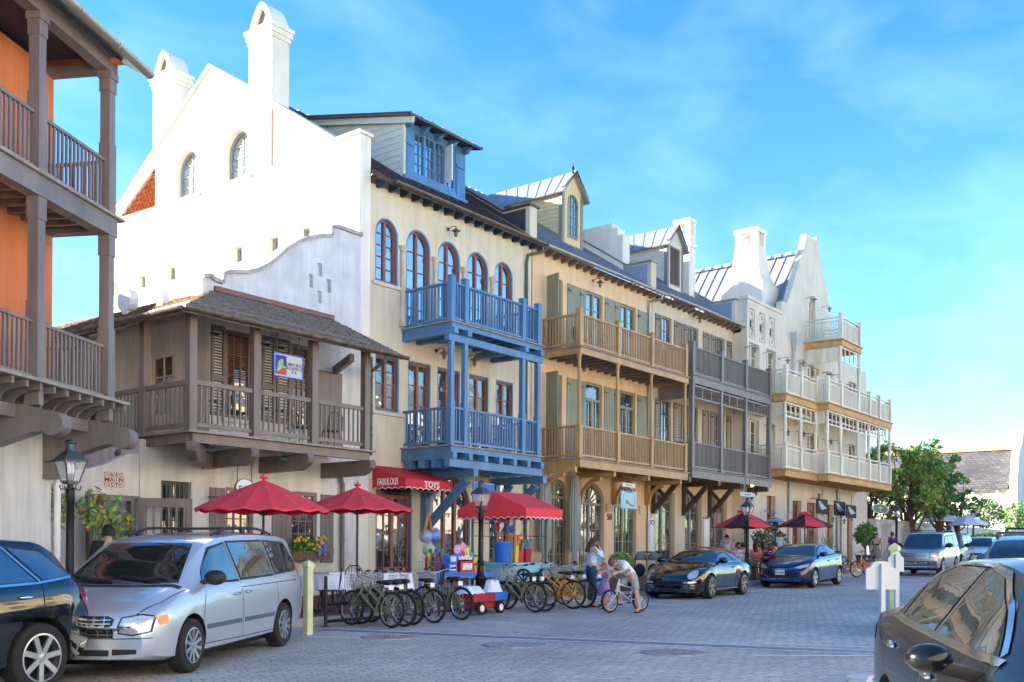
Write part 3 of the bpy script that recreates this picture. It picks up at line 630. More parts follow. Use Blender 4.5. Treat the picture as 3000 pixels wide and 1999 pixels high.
# awning with lettering
RED = mat('red_canvas', 'cc2c3a', .75, var=.06, bump=.12, bscale=6, stain=.1)
def scallop(mb, P, Q, zt, zb, n, amp=.05, m=0):
    P, Q = Vector(P), Vector(Q); mb.m = m; N = n * 6
    for k in range(N):
        a, b = P.lerp(Q, k / N), P.lerp(Q, (k + 1) / N); za, zc = [zb + amp * abs(math.sin(math.pi * n * t / N)) for t in (k, k + 1)]
        mb.quad((a.x, a.y, zt), (b.x, b.y, zt), (b.x, b.y, zc), (a.x, a.y, za))
    mb.m = 1; d = (Q - P).normalized(); s = Vector((d.y, -d.x, 0)) * .006
    for k in range(N):
        a, b = P.lerp(Q, k / N), P.lerp(Q, (k + 1) / N); za, zc = [zb + amp * abs(math.sin(math.pi * n * t / N)) for t in (k, k + 1)]
        mb.quad((a.x + s.x, a.y + s.y, za), (b.x + s.x, b.y + s.y, zc), (b.x + s.x, b.y + s.y, zc - .022), (a.x + s.x, a.y + s.y, za - .022))
    mb.m = 0
ax0 = fx(1091, FY, 1400); c = onX(1188, 1402, ax0); ay = c.y; ax1 = fx(1322, ay, 1410); azt = fz(1091, 1363, FY); azf = c.z; azb = onX(1190, 1430, ax0).z
mb = MB(); mb.quad((ax0, FY - .003, azt), (ax1, FY - .003, azt), (ax1, ay, azf), (ax0, ay, azf)); mb.f([mb.v(p) for p in ((ax0, FY - .003, azt), (ax0, ay, azf), (ax0, FY - .003, azf))]); mb.f([mb.v(p) for p in ((ax1, FY - .003, azt), (ax1, ay, azf), (ax1, FY - .003, azf))])
scallop(mb, (ax0, ay, 0), (ax1, ay, 0), azf, azb, 8); scallop(mb, (ax0, FY - .01, 0), (ax0, ay, 0), azf, azb, 5); scallop(mb, (ax1, ay, 0), (ax1, FY - .01, 0), azf, azb, 5)
aw = mb.build('awning', [RED, WHITE], B)
mb = MB(); zc = (azf + azb) / 2
text(mb, 'FABULOUS', .27, lambda x, y, z: (ax0 - .008 - z, (FY + ay) / 2 + .03 - x * .62, zc - .02 + y)); text(mb, 'TOYS', .25, lambda x, y, z: ((ax0 + ax1) / 2 + .12 + x, ay - .008 - z, zc - .07 + y))
mb.build('lettering', WHITE, aw)
downspout(B, [onY(1590, 722, 20.0) + Vector((0, 0, -.02)), onY(1588, 738, 20.0), onY(1548, 748, FY - .1), onY(1543, 770, FY - .07), Vector((fx(1543, FY - .07, 1100), FY - .07, .4))], GREENM)
downspout(B, [Vector((fx(1088, FY - .07, 1100), FY - .07, fz(1088, 1045, 20.4))), Vector((fx(1088, FY - .07, 1100), FY - .07, fz(1088, 1335, FY)))], GREENM, .045)

# ============================================================ OCHRE BALCONY HOUSE
M_ = E('townhouse', 'apricot townhouse with ochre timber balconies, sage shutters and a yellow gabled dormer', 'house', (BX1, FY, 0), world=True)
MX0, MX1 = BX1 + .064, 35.3
mf = Facade(M_, lambda a, b, d: Vector((a, FY + d, b)))
mY = 18.83; mZ2, mZ3 = fz(1704, 1341, mY), fz(1704, 1012, mY)
DO = ((1598, 1645), (1714, 1763), (1816, 1860)); zm3 = fz(1620, 813, FY); zm2 = fz(1620, 1094, FY)
for p0, p1 in DO:
    a0, a1 = fx(p0, FY), fx(p1, FY); mf.win(a0, a1, mZ3 + .03, zm3, SAGE, leaves=2, nc=1, rows=4, panel=.3, glass=GL_SKY, name='balcony_door', fw=.08)
    mf.win(a0, a1, mZ2 + .03, zm2, SAGE, leaves=2, nc=2, rows=3, panel=.3, glass=GL_DARK, name='balcony_door', fw=.08, trans=zm2 - .62)
for p0, p1 in ((1658, 1692), (1694, 1713), (1768, 1795), (1797, 1815), (1865, 1901)):
    for zz, zt in ((mZ3, zm3), (mZ2, zm2)): shutter(M_, SAGE, fx(p0, FY), fx(p1, FY) - .02, zz + .08, zt - .02, FY)
for zz, zt in ((mZ3, zm3), (mZ2, zm2)):
    mb = MB(); xx = fx(1596, FY); mb.beam((xx, FY - .05, (zz + zt) / 2), (xx - .12, FY - .62, (zz + zt) / 2), .04, zt - zz - .1); mb.build('open_shutter', SAGE, M_)
for p0, p1, pt in ((1598, 1664, 1402), (1696, 1770, 1414), (1799, 1864, 1424)):
    a0, a1 = fx(p0, FY, 1550), fx(p1, FY, 1550); zt = fz(1730, 1414, FY); ar = (a1 - a0) / 2 * .93
    mf.win(a0, a1, g0(a0), zt, SAGE, arch=ar, leaves=2, nc=3, rows=5, panel=.35, glass=GL_SHOP, name='arched_door', fw=.08, fan=True, rec=.2)
mf.build([(MX0, -.4), (MX1, -.4), (MX1, EV - .1), (MX0, EV - .1)], MUST)
mb = MB(); zc = fz(1730, 1487, FY)
for pxx in (1682, 1784, 1880):
    xx = fx(pxx, FY, 1550); 
    for k, (o_, h) in enumerate(((.3, .09), (.34, .07), (.27, .1))): mb.box(xx - o_ / 2 - .1, xx + o_ / 2 + .1, FY - .03 - o_ * .12, FY - .002, zc - .12 + k * .1, zc - .12 + k * .1 + h)
mb.build('pilaster_capitals', MUST, M_)
seam_roof(M_, ZINC, (MX0 + .05, 20.0, EV - .03), (MX1, 20.0, EV - .03), (MX1, RY, rz(RY)), (MX0 + .05, RY, rz(RY)), .42)
seam_roof(M_, ZINC, (MX0, bk, zl - .3), (MX1, bk, zl - .3), (MX1, RY, rz(RY)), (MX0, RY, rz(RY)), .42)
body(M_, MUST, MX0, MX1, FY, bk, EV - .4)
gutter(M_, (MX0 + .1, 19.93, EV - .05), (MX1 + .25, 19.93, EV - .06), GALV)
def rafters(root, x0, x1, m):
    n = int((x1 - x0) / .45)
    for k in range(n + 1): mb = MB(); xx = x0 + (x1 - x0) * k / n; mb.poly([[(20.05, EV - .12), (20.5, EV + .1), (20.5, EV - .22), (20.25, EV - .2)]], lambda a, b: (xx - .05, a, b), lambda a, b: (xx + .05, a, b)); mb.build('eave_bracket', m, root)
rafters(M_, MX0 + .3, MX1 - .2, BROWN)
parapet(M_, MX1 - .36, .4, SAND, ZINC, mat('zinc_flashing', '93a2b8', .45, .4, var=.08))
def gdormer(root, X0, X1, Y, ze, za, sm, tm, front, rm):
    zb = rz(Y); xm = (X0 + X1) / 2; f = Facade(root, lambda a, b, d: Vector((a, Y + d, b)))
    front(f, X0, X1, zb, ze); f.build([(X0, zb - .1), (X1, zb - .1), (X1, ze), (xm, za - .06), (X0, ze)], sm, .1, 'dormer_front')
    ym = Y + (ze - zb) / RS; yr = Y + (za - zb) / RS
    for xx, s in ((X0, -1), (X1, 1)):
        mb = MB(); boards(mb, lambda z: ((xx, Y, z), (xx, Y + max(0, z - zb) / RS, z), (s, 0, 0)), zb, ze, .17); mb.build('dormer_side', sm, root)
    mb = MB()
    mb.beam((X0 - .02, Y - .02, (zb + ze) / 2), (X0 - .02, Y + .12, (zb + ze) / 2), .05, ze - zb); 
    for xx in (X0 + .05, X1 - .05): mb.box(xx - .08, xx + .08, Y - .035, Y - .002, zb, ze)
    mb.beam((X0 - .03, Y, zb + .1), (X0 - .03, ym, ze + .1), .04, .22)
    for s, xa in ((-1, X0 - .12), (1, X1 + .12)): mb.beam((xa, Y - .14, ze - .06), (xm, Y - .14, za + .02), .1, .16, (0, 1, 0))
    mb.build('dormer_trim', tm, root)
    for xa, nm in ((X0 - .22, 0), (X1 + .22, 1)):
        k = (za - ze) / (X1 - xm) * .22; seam_roof(root, rm, (xa, Y - .22, ze - k), (xa, ym + .2, ze - k), (xm, yr + .15, za + .04), (xm, Y - .22, za + .04), .42, .022, 'dormer_roof', .05)
YEL = mat('yellow_siding', 'd6bd8a', .7, var=.05)
dY = 22.5; X0, X1 = fx(1646, dY, 700), fx(1705, dY, 720)
def fr1(f, a, b, zb, ze): f.win(a + .38, b - .3, zb + .3, fz(1672, 567, dY), SAGE, arch=(b - a - .68) / 2, leaves=1, nc=3, rows=4, rec=.06, fw=.06, name='arched_window')
gdormer(M_, X0, X1, dY, fz(1646, 548, dY), fz(1680, 508, dY), YEL, SAGE, fr1, ZINC)
mb = MB(); c = onY(1679, 500, dY - .2); mb.lathe([(.05, -.1), (.02, 0), (.06, .08), (.02, .18), (.005, .3)], c, 8); mb.build('finial', BLACKM, M_)
mp = [fx(p, mY, 1200) for p in (1704, 1816, 1914, 2013)]
lo = balcony(M_, MUSTW, mp[0] - .08, mp[-1] + .12, mY, FY, mZ2, mp, 1.1, mZ3 - .27, .17, .27, label='lower ochre balcony', roundp=True)
up = balcony(M_, MUSTW, mp[0] - .08, mp[-1] + .12, mY, FY, mZ3, mp, 1.1, 0, .17, .22, label='upper ochre balcony', jm=mat('grey_timber', '77716f'))
def cbracket(m, X, zt, zb, yo, par, w=.13):
    mb = MB(); mb.box(X - w / 2, X + w / 2, yo, FY - .003, zt - .17, zt); mb.box(X - w / 2, X + w / 2, FY - .17, FY - .003, zb, zt - .172)
    R1 = min(FY - .1 - yo - .15, zt - zb - .2); o_ = [(FY - .1 - R1 * (1 - math.cos(t)), zb + .05 + (zt - zb - .2) * math.sin(t)) for t in [math.pi / 2 * k / 10 for k in range(11)]]
    i_ = [(a - .16 * math.cos(t) * 0 + .0, b) for (a, b), t in zip(o_, range(11))]
    q = [(FY - .1 - (R1 + .0) * (1 - math.cos(t)) - .14 * math.cos(t), zb + .05 + (zt - zb - .2 - .14 * math.sin(t)) * math.sin(t)) for t in [math.pi / 2 * k / 10 for k in range(11)]]
    mb.poly([o_ + q[::-1]], lambda a, b: (X - w * .45, a, b), lambda a, b: (X + w * .45, a, b)); return mb.build('bracket', m, par)
for pxx in (1573, 1690, 1793, 1890): X = fx(pxx, FY, 1450); cbracket(MUSTW, X, mZ2 - .32, fz(pxx, 1480, FY), mY + .05, lo)
wall_lamp(M_, onY(1737, 823, FY)); wall_lamp(M_, onY(1690, 1068, FY)); wall_lamp(M_, onY(1800, 1085, FY))
GRYC = mat('grey_green_curtain', '8a918e', .85, var=.15, scale=8, stretch=(1, 1, .1))
for pxx, zt in ((1596, 0), (1683, 0)):
    X = fx(pxx, FY - .3, 1500); zt = mZ2 - .45; mb = MB(); g = g0(X); N = 26
    lev = [(zt, .16), (zt - .4, .2), (zt - 1.1, .26), (g + 1.15, .25), (g + .95, .1), (g + .8, .13), (g + .1, .2)]
    rings = [[mb.v((X + w * math.cos(6.283 * j / N) * (1 + .25 * (j % 2)), FY - .32 + .5 * w * math.sin(6.283 * j / N) * (1 + .25 * (j % 2)), z)) for j in range(N)] for z, w in lev]
    for A, Bq in zip(rings, rings[1:]):
        for j in range(N): mb.f((A[j], A[(j + 1) % N], Bq[(j + 1) % N], Bq[j]))
    mb.build('curtain', GRYC, M_, smooth=60)
mb = MB(); X = fx(1785, FY, 1520); text(mb, '58', .34, lambda x, y, z: (X + x, FY - .012 - z, fz(1785, 1524, FY) + y), .01); mb.build('house_number', BLACKM, M_)
downspout(M_, [onY(1940, 864, 19.95), onY(1938, 876, 19.95), onY(1905, 884, FY - .1), onY(1902, 905, FY - .07), Vector((fx(1902, FY - .07, 1200), FY - .07, .5))], GALV)

# ============================================================ GREY BALCONY HOUSE
G_ = E('townhouse', 'sand coloured townhouse with grey timber balconies, louvred frieze and louvred loft dormer', 'house', (MX1, FY, 0), world=True)
GX0, GX1 = MX1 + .05, 43.0
gf = Facade(G_, lambda a, b, d: Vector((a, FY + d, b)))
gY = 18.84; gZ2, gZ3 = fz(2036, 1374, gY), fz(2036, 1097, gY); zg3 = fz(1950, 928, FY); zg2 = fz(1950, 1172, FY)
for k, (p0, p1) in enumerate(((1937, 1965), (2017, 2044), (2095, 2121))):
    a0, a1 = fx(p0, FY), fx(p1, FY); gf.win(a0, a1, gZ3 + (.05 if k == 1 else .5), zg3, TAUPE, leaves=2 if k == 1 else 1, nc=2, rows=4, glass=GL_SKY, name='balcony_door' if k == 1 else 'window'); gf.win(a0, a1, gZ2 + (.05 if k == 1 else .5), zg2, TAUPE, leaves=2 if k == 1 else 1, nc=2, rows=4, glass=GL_DARK, name='balcony_door' if k == 1 else 'window')
for p0, p1 in ((1916, 1934), (1971, 1996), (1999, 2015), (2056, 2075), (2079, 2094), (2126, 2140)):
    for zz, zt in ((gZ3, zg3), (gZ2, zg2)): shutter(G_, TAUPE, fx(p0, FY), fx(p1, FY) - .02, zz + .3, zt - .02, FY, 'louvre')
for p0, p1, nm in ((1920, 1977, 'double_door'), (2007, 2056, 'glazed_door'), (2080, 2129, 'glazed_door')):
    a0, a1 = fx(p0, FY, 1550), fx(p1, FY, 1550); gf.win(a0, a1, g0(a0), fz(1950, 1443, FY), TAUPE, leaves=2, nc=1, rows=4, panel=.5, glass=GL_SHOP, name=nm, fw=.1, trans=0, rec=.25)
gf.build([(GX0, -.4), (GX1, -.4), (GX1, EV - .05), (GX0, EV - .05)], SAND)
seam_roof(G_, ZINC, (GX0 + .05, 20.0, EV + .02), (GX1 + .1, 20.0, EV + .02), (GX1 + .1, RY, rz(RY) + .05), (GX0 + .05, RY, rz(RY) + .05), .42)
seam_roof(G_, ZINC, (GX0, bk, zl - .3), (GX1, bk, zl - .3), (GX1, RY, rz(RY) + .05), (GX0, RY, rz(RY) + .05), .42)
body(G_, SAND, GX0, GX1, FY, bk, EV - .4)
gutter(G_, (GX0 + .3, 19.93, EV), (GX1 + .9, 19.93, EV - .01), GALV); rafters(G_, GX0 + .3, GX1, BROWN)
parapet(G_, GX1 - .4, .4, HOTEL, ZINC, mat('zinc_flashing', '93a2b8'))
dY = 22.1; X0, X1 = fx(1954, dY, 800), fx(2000, dY, 800)
def fr2(f, a, b, zb, ze):
    f.win(a + .25, b - .25, zb + .25, ze - .15, GREYW, leaves=1, nc=1, rows=1, rec=.1, fw=.08, glass=mat('dark_void', '2c2a2a', .9, var=0), name='louvred_shutter', bars=False)
    mb = MB(); z = zb + .4
    while z < ze - .25: mb.beam((a + .33, dY + .03, z), (b - .33, dY + .03, z), .07, .012, (0, .6, 1)); z += .08
    mb.build('louvres', GREYW, G_)
gdormer(G_, X0, X1, dY, fz(1954, 704, dY), fz(1977, 664, dY), mat('pale_siding', 'cfc6b4', .7, var=.05), GREYW, fr2, ZINC)
gp_ = [fx(p, gY, 1250) for p in (2033, 2117, 2188, 2258)]
lo = balcony(G_, GREYW, gp_[0] - .1, gp_[-1] + .15, gY, FY, gZ2, gp_, 1.1, gZ3 - .27, .19, .3, label='lower grey balcony')
up = balcony(G_, GREYW, gp_[0] - .1, gp_[-1] + .15, gY, FY, gZ3, gp_, 1.15, 0, .2, .3, label='upper grey balcony')
zf1 = gZ3 - .38; zf0 = fz(2039, 1166, gY)
def frieze(par, mt, x0, x1, y, z0, z1, n, louv=True):
    mb = MB(); mb.box(x0, x1, y - .025, y + .025, z1 - .07, z1); mb.box(x0, x1, y - .025, y + .025, z0, z0 + .07)
    for k in range(n + 1): xx = x0 + (x1 - x0) * k / n; mb.box(max(x0, xx - .035), min(x1, xx + .035), y - .024, y + .024, z0 + .071, z1 - .071)
    if louv:
        z = z0 + .1
        while z < z1 - .08: mb.beam((x0, y, z), (x1, y, z), .05, .012, (0, .6, 1)); z += .06
    return mb.build('frieze_panel', mt, par)
for a, b in zip(gp_, gp_[1:]): frieze(lo, GREYW, a + .1, b - .1, gY + .1, zf0, zf1, 3)
mb = MB()
for kk in range(2):
    y0 = gY + .2; mb.box(gp_[0] - .02, gp_[0] + .02, y0, FY - .05, zf0, zf1)
mb.build('side_panel', GREYW, lo)
DKBR = paint('dark_brown_timber', '4a3e38')
for pxx, pe in ((1911, 2040), (2000, 2120), (2076, 2192), (2149, 2259)):
    X = fx(pxx, FY, 1450); zt, zb = gZ2 - .36, fz(1908, 1505, FY); mb = MB()
    mb.box(X - .1, X + .1, gY - .05, FY - .003, zt - .2, zt); mb.box(X - .1, X + .1, FY - .2, FY - .003, zb, zt - .203)
    mb.beam((X, FY - .15, zb + .2), (X, gY + .55, zt - .2), .17, .17, (1, 0, 0)); mb.beam((X, FY - .12, zt - .25), (X, FY - .68, zt - .85), .12, .12, (1, 0, 0)); mb.build('bracket', DKBR, lo)
wall_lamp(G_, onY(2031, 929, FY))
BULB = emit('warm_bulb', 'ffd08a', 9)
for pxx, py in ((2103, 1416), (2204, 1421)):
    c = onY(pxx, py, 19.2 if pxx < 2150 else 18.95); mb = MB(); mb.m = 1; mb.ell(c, .07, .07, .09, 10, 8); mb.m = 0; mb.lathe([(.03, .08), (.035, .2), (.01, .3)], c, 8); mb.build('bulb_lamp', [BLACKM, BULB], G_)
mb = MB(); X = fx(2071, FY, 1530); text(mb, '54', .36, lambda x, y, z: (X + x, FY - .012 - z, fz(2071, 1532, FY) + y), .01); mb.build('house_number', BLACKM, G_)
# ============================================================ raised wall on the ochre house, stone chimney behind the grey house
mb = MB(); X = MX1 - .37; zt = onX(1806, 653, X).z; yr_ = onX(1826, 690, X).y
mb.poly([[(yr_, rz(yr_) - .2), (yr_, zt - .55), (yr_ + .25, zt - .55), (yr_ + .25, zt - .22), (yr_ + .5, zt - .22), (yr_ + .5, zt), (25, zt), (25.8, rz(25.8) + .2), (25.8, rz(25.8) - .3)]], lambda a, b: (X - .05, a, b), lambda a, b: (X + .5, a, b)); mb.build('stepped_parapet', WHT, M_)
yc = 22.4; x0, x1 = fx(2020, yc, 700), fx(2038, yc, 700); y1 = onX(1974, 700, x0).y; zt = onX(2020, 637, x0).z; mb = MB()
mb.box(x0, x1, yc, y1, 13, zt - 1.35); mb.box(x0 - .06, x1 + .06, yc - .06, y1 + .06, zt - 1.348, zt - 1.2); mb.box(x0 + .002, x1 - .002, yc + .002, y1 - .002, zt - 1.2, zt - .75)
for a in (x0, x1 - .2):
    for b in (yc, y1 - .22): mb.box(a, a + .2, b, b + .22, zt - .75, zt - .16)
mb.box(x0 - .03, x1 + .03, yc - .03, y1 + .03, zt - .158, zt); mb.build('chimney', WHT, G_)

# ============================================================ HOTEL
hY = 19.8; HX0 = 42.75; HX1 = 59.0
HT = E('hotel_building', 'ivory hotel with a tall stepped gable and white balconies on raw pine decks', 'hotel', (HX0, hY, 0), world=True)
hf = Facade(HT, lambda a, b, d: Vector((a, hY + d, b)))
hb1 = 18.3; hb2 = 17.78
hz2 = fz(2304, 1373, hb1); hz3 = fz(2308, 1153, hb1); hz4 = fz(2466, 992, 17.85)
zh3, zh2, zh1 = fz(2207, 1006, hY), fz(2262, 1243, hY), fz(2335, 1468, hY)
ORW = mat('orange_door_wood', 'a5502c', .45, var=.25, scale=6, stretch=(1, 1, .2))
for p0, p1, d in ((2192, 2223, 1), (2243, 2271, 1), (2337, 2346, 0), (2365, 2397, 1), (2418, 2428, 0), (2484, 2505, 1)):
    a0, a1 = fx(p0, hY), fx(p1, hY)
    for zz, zt in ((hz3, zh3), (hz2, zh2)): hf.win(a0, a1, zz + (.05 if d else .5), zt, IVORY, leaves=2 if d else 1, nc=1, rows=4, glass=GL_SKY if zz > 7 else GL_DARK, name='balcony_door' if d else 'window', rec=.25)
for p0, p1, w in ((2246, 2271, 1), (2321, 2348, 0), (2364, 2397, 0), (2424, 2441, 0), (2459, 2467, 0), (2482, 2498, 0)):
    a0, a1 = fx(p0, hY, 1550), fx(p1, hY, 1550); hf.win(a0, a1, g0(a0) + (1.9 if w else 0), zh1 + (.1 if w else 0), ORW, leaves=2 if a1 - a0 > .9 else 1, nc=1, rows=3, panel=0 if w else .6, glass=GL_SHOP, name='window' if w else 'shop_door', rec=.3)
q = lambda px, py: (fx(px, hY, py), fz(px, py, hY))
g1, g2 = q(2369, 560 + 130), q(2391, 697)
a0, a1 = fx(2371, hY, 900), fx(2389, hY, 900); hf.win(a0, a1, hz4 + .05, fz(2376, 866, hY), IVORY, arch=(a1 - a0) / 2, leaves=2, nc=1, rows=5, rec=.3, name='arched_door', fw=.08)
ptz = fz(2178, 870, hY)
# pierced parapet
for pa, pb in ((2195, 2212), (2224, 2242), (2253, 2271)):
    x0, x1 = fx(pa, hY, 930), fx(pb, hY, 930); z1, z0 = ptz - .35, ptz - 1.75
    hf.holes.append([(x0, z0), (x1, z0), (x1, z1), (x0, z1)])
    mb = MB(); cx, cz = (x0 + x1) / 2, (z0 + z1) / 2; rx, rz_ = (x1 - x0) / 2, (z1 - z0) / 2
    out = [(cx + rx * .98 * math.cos(t * math.pi / 12), cz + rz_ * .98 * math.sin(t * math.pi / 12)) for t in range(24)]; inn = [(cx + (a - cx) * .8, cz + (b - cz) * .84) for a, b in out]
    mb.poly([out, inn], lambda a, b: (a, hY + .03, b), lambda a, b: (a, hY + .2, b))
    for an in range(4):
        t = an * math.pi / 4; mb.beam((cx - rx * .8 * math.cos(t), hY + .12, cz - rz_ * .84 * math.sin(t)), (cx + rx * .8 * math.cos(t), hY + .12, cz + rz_ * .84 * math.sin(t)), .13, .09, (0, 1, 0))
    for sx in (-1, 1):
        for sz in (-1, 1): mb.poly([[(cx + sx * rx, cz + sz * rz_), (cx + sx * rx, cz + sz * rz_ * .55), (cx + sx * rx * .72, cz + sz * rz_ * .74), (cx + sx * rx * .55, cz + sz * rz_)]], lambda a, b: (a, hY + .04, b), lambda a, b: (a, hY + .19, b))
    mb.build('pierced_panel', HOTEL, HT)
k1, k2, k3 = q(2290, 893), q(2304, 889), q(2312, 872)
hf.build([(HX0, -.4), (HX1, -.4), (HX1, hz4 - .15), q(2445, 945)[:1] + (hz4 - .15,), q(2437, 930), q(2396, 716), q(2393, 694), (g2[0], g1[1]), (fx(2362, hY, 690), g1[1]), q(2357, 716), k3, k2, (k1[0], k2[1]), (k1[0], ptz), (HX0, ptz)], HOTEL, .3)
mb = MB(); mb.box(HX0 - .06, k1[0] - .01, hY - .06, hY + .36, ptz + .003, ptz + .16); mb.box(HX0, HX0 + .3, hY + .302, hY + 2.2, 11, ptz); mb.build('parapet_cap', HOTEL, HT)
body(HT, HOTEL, HX0 + .003, HX1 - .003, hY, 36, 12.0)
mb = MB(); mb.poly([[(HX0, hY + .31), (HX1, hY + .31), (HX1, 36), (HX0, 36)]], lambda a, b: (a, b, 12.0), lambda a, b: (a, b, 11.8)); mb.build('flat_roof', mat('roof_felt', '8d8d8a', .9), HT)
xm = 50.6; zr = onX(2348, 743, xm).z
for xa in (46.6, 54.6): seam_roof(HT, ZINC, (xa, hY + .32, 12.6), (xa, 33, 12.6), (xm, 33, zr), (xm, hY + .32, zr), .55, .05)
mb = MB()
for k in range(22): yy = hY + .5 + k * .58; mb.box(xm - .22, xm + .22, yy, yy + .36, zr - .02, zr + .12)
mb.build('ridge_tiles', ZINC, HT)
yc = 21.2; x0 = fx(2219, yc, 700); x1 = fx(2243, yc, 700); y1 = onX(2154, 700, x0).y; zt = onX(2219, 664, x0).z; zn = onX(2222, 800, x0).z; zb = 11.6; mb = MB()
def rg(z, e): return [(x0 - e, yc - e, z), (x1 + e, yc - e, z), (x1 + e, y1 + e, z), (x0 - e, y1 + e, z)]
lv = [rg(zb, .55), rg(zn - .6, .5), rg(zn - .1, .22), rg(zn + .4, .12), rg(zt - .85, 0)]; L_ = [[mb.v(p) for p in r_] for r_ in lv]
for A, Bq in zip(L_, L_[1:]):
    for j in range(4): mb.f((A[j], A[(j + 1) % 4], Bq[(j + 1) % 4], Bq[j]))
for a in (x0, x1 - .24):
    for b in (yc, y1 - .34): mb.box(a, a + .24, b, b + .34, zt - .86, zt - .2)
mb.box(x0 - .06, x1 + .06, yc - .06, y1 + .06, zt - .2, zt); mb.build('chimney', WHT, HT)
for i, (pa, pbx, yf, zz) in enumerate((((2299, 2345, 2389), 0, hb1, 0), ((2423, 2462, 2512, 2545, 2574, 2606), 0, hb2, 0))):
    ps = [fx(p, yf + .1, 1300) for p in pa]
    for fl, (zz, top) in enumerate(((hz2, hz3 - .36), (hz3, 0))):
        yw = hY if i == 0 else hY
        b_ = balcony(HT, IVORY, ps[0] - .12, ps[-1] + .12, yf, yw, zz, ps, 1.15, top, .2, .3, fmat=PINE, jm=PINE, deckm=PINE, sp=.09, bw=.035, gap=.2, roundp=True, turned=True, label=('lower' if fl == 0 else 'middle') + ' white balcony on pine deck', over=.1)
        if fl == 0:
            for a, c in zip(ps, ps[1:]): frieze(b_, IVORY, a + .1, c - .1, yf + .1, hz3 - 1.05, hz3 - .36, 4 if c - a > 2 else 3, False)
            frieze(b_, IVORY, ps[0] + .1, ps[-1] - .1, yf + .35, hz3 - .75, hz3 - .36, 2, False)
            mb = MB(); mb.box(ps[0] - .02, ps[0] + .02, yf + .2, yw - .05, hz3 - 1.0, hz3 - .36); mb.build('side_panel', IVORY, b_)
ps = [fx(2466, 17.95, 980), fx(2517, 17.95, 1000)]; xw = fx(2356, hY, 1000)
b_ = balcony(HT, IVORY, xw, ps[1] + .1, 17.85, hY, hz4, [xw + .1, ps[1]], 1.15, 0, .2, .28, fmat=PINE, jm=PINE, deckm=PINE, sp=.09, bw=.035, gap=.2, label='top white balcony in front of the gable', over=.1)
frieze(b_, IVORY, xw + .1, ps[1] - .1, 17.96, hz4 - 1.1, hz4 - .34, 4, False)
mb = MB(); mb.box(xw + .08, xw + .12, 18.05, hY - .05, hz4 - 1.1, hz4 - .34); mb.build('side_panel', IVORY, b_)
for xx in (xw + .1, ps[1]):
    mb = MB(); z0, z1 = hz3 + 1.2, hz4 - .34; mb.lathe([(.085, z0), (.1, z0 + .05), (.07, z0 + .12), (.085, z0 + .5), (.105, z0 + (z1 - z0) * .55), (.08, z1 - .25), (.1, z1 - .06), (.1, z1)], (xx, 17.95, 0), 12); mb.build('post', IVORY, b_)
for px, py in ((2186, 1018), (2234, 1036), (2282, 1052), (2329, 1060), (2356, 1075), (2409, 1094), (2437, 1102), (2481, 1128), (2361, 875), (2406, 902)): wall_lamp(HT, onY(px, py, hY), out=.45, m=mat('grey_blue_metal', '7d8892', .5, .3))
for px, py in ((2239, 1246), (2284, 1261), (2330, 1266), (2357, 1273), (2411, 1288), (2436, 1294), (2477, 1308), (2240, 1498), (2320, 1502), (2416, 1515), (2450, 1520)): wall_lamp(HT, onY(px, py, hY), out=.45, m=mat('grey_blue_metal', '7d8892'))
DSP = mat('painted_downpipe', 'b8bcc0', .5, .2, var=.05)
for px in (2314, 2456): X = fx(px, hY - .1, 1400); downspout(HT, [Vector((X, hY - .1, hz2 - .3)), Vector((X, hY - .1, .7))], DSP, .085)
c = onY(2329, 1000, hY - .15); mb = MB(); mb.box(c.x - .28, c.x + .28, c.y - .2, hY - .002, c.z, c.z + .4); mb.lathe([(.07, -.5), (.25, 0)], (c.x, c.y, c.z), 4, ph=.785); mb.tube([(c.x, c.y, c.z - .45), (c.x - .05, c.y, c.z - 1), (c.x - .5, c.y, c.z - 2.8)], .08, 8); mb.build('rain_head', DSP, HT)
mb = MB(); z0, z1 = .5, hz2 - .3; x0 = HX1 - .02; mb.box(x0 + .003, x0 + .5, hY + .05, hY + .55, z0, z1); mb.box(x0 + .002, x0 + .6, hY - .02, hY + .62, z1 - .5, z1 - .35); mb.build('corner_column', HOTEL, HT)
mb = MB(); X = fx(2385, hY - .05, 1456); text(mb, '38', .42, lambda x, y, z: (X + x, hY - .3 - z, fz(2385, 1463, hY) + y), .012); mb.tube([(X - 1.2, hY - .3, fz(2385, 1463, hY) - .02), (X + .5, hY - .3, fz(2385, 1463, hY) - .02)], .015, 6); mb.tube([(X + .4, hY - .3, fz(2385, 1463, hY) - .02), (X + .4, hY, fz(2385, 1463, hY) - .02)], .015, 6); mb.build('house_number', BLACKM, HT)

# ============================================================ WHITE CORNER HOUSE
wY = 20.4; K = E('corner_house', 'low white stucco house with a brown timber wraparound balcony and curved parapet', 'house', (12.7, wY, 0), world=True)
xw = fx(614, wY, 1100); xp, yp = 12.7, 18.72
kz = fz(568, 1261, yp); kzr = fz(570, 1112, yp); kze = fz(532, 898, 18.2)
kf = Facade(K, lambda a, b, d: Vector((a, wY + d, b)))
gx0 = fx(409, wY, 1400)
BRW = BROWN
a0, a1 = fx(472, wY, 1480), fx(560, wY, 1480); kf.win(a0, a1, fz(520, 1572, wY), fz(520, 1411, wY), BRW, leaves=2, nc=1, rows=2, glass=GL_DARK, name='barred_window', rec=.3)
mb = MB()
for k in range(7): xx = a0 + (a1 - a0) * (k + .5) / 7; mb.tube([(xx, wY + .06, fz(520, 1572, wY)), (xx, wY + .06, fz(520, 1411, wY))], .017, 6)
mb.box(a0 - .02, a1 + .08, wY - .03, wY + .1, fz(520, 1552, wY), fz(520, 1545, wY)); mb.build('window_bars', GREENM, K)
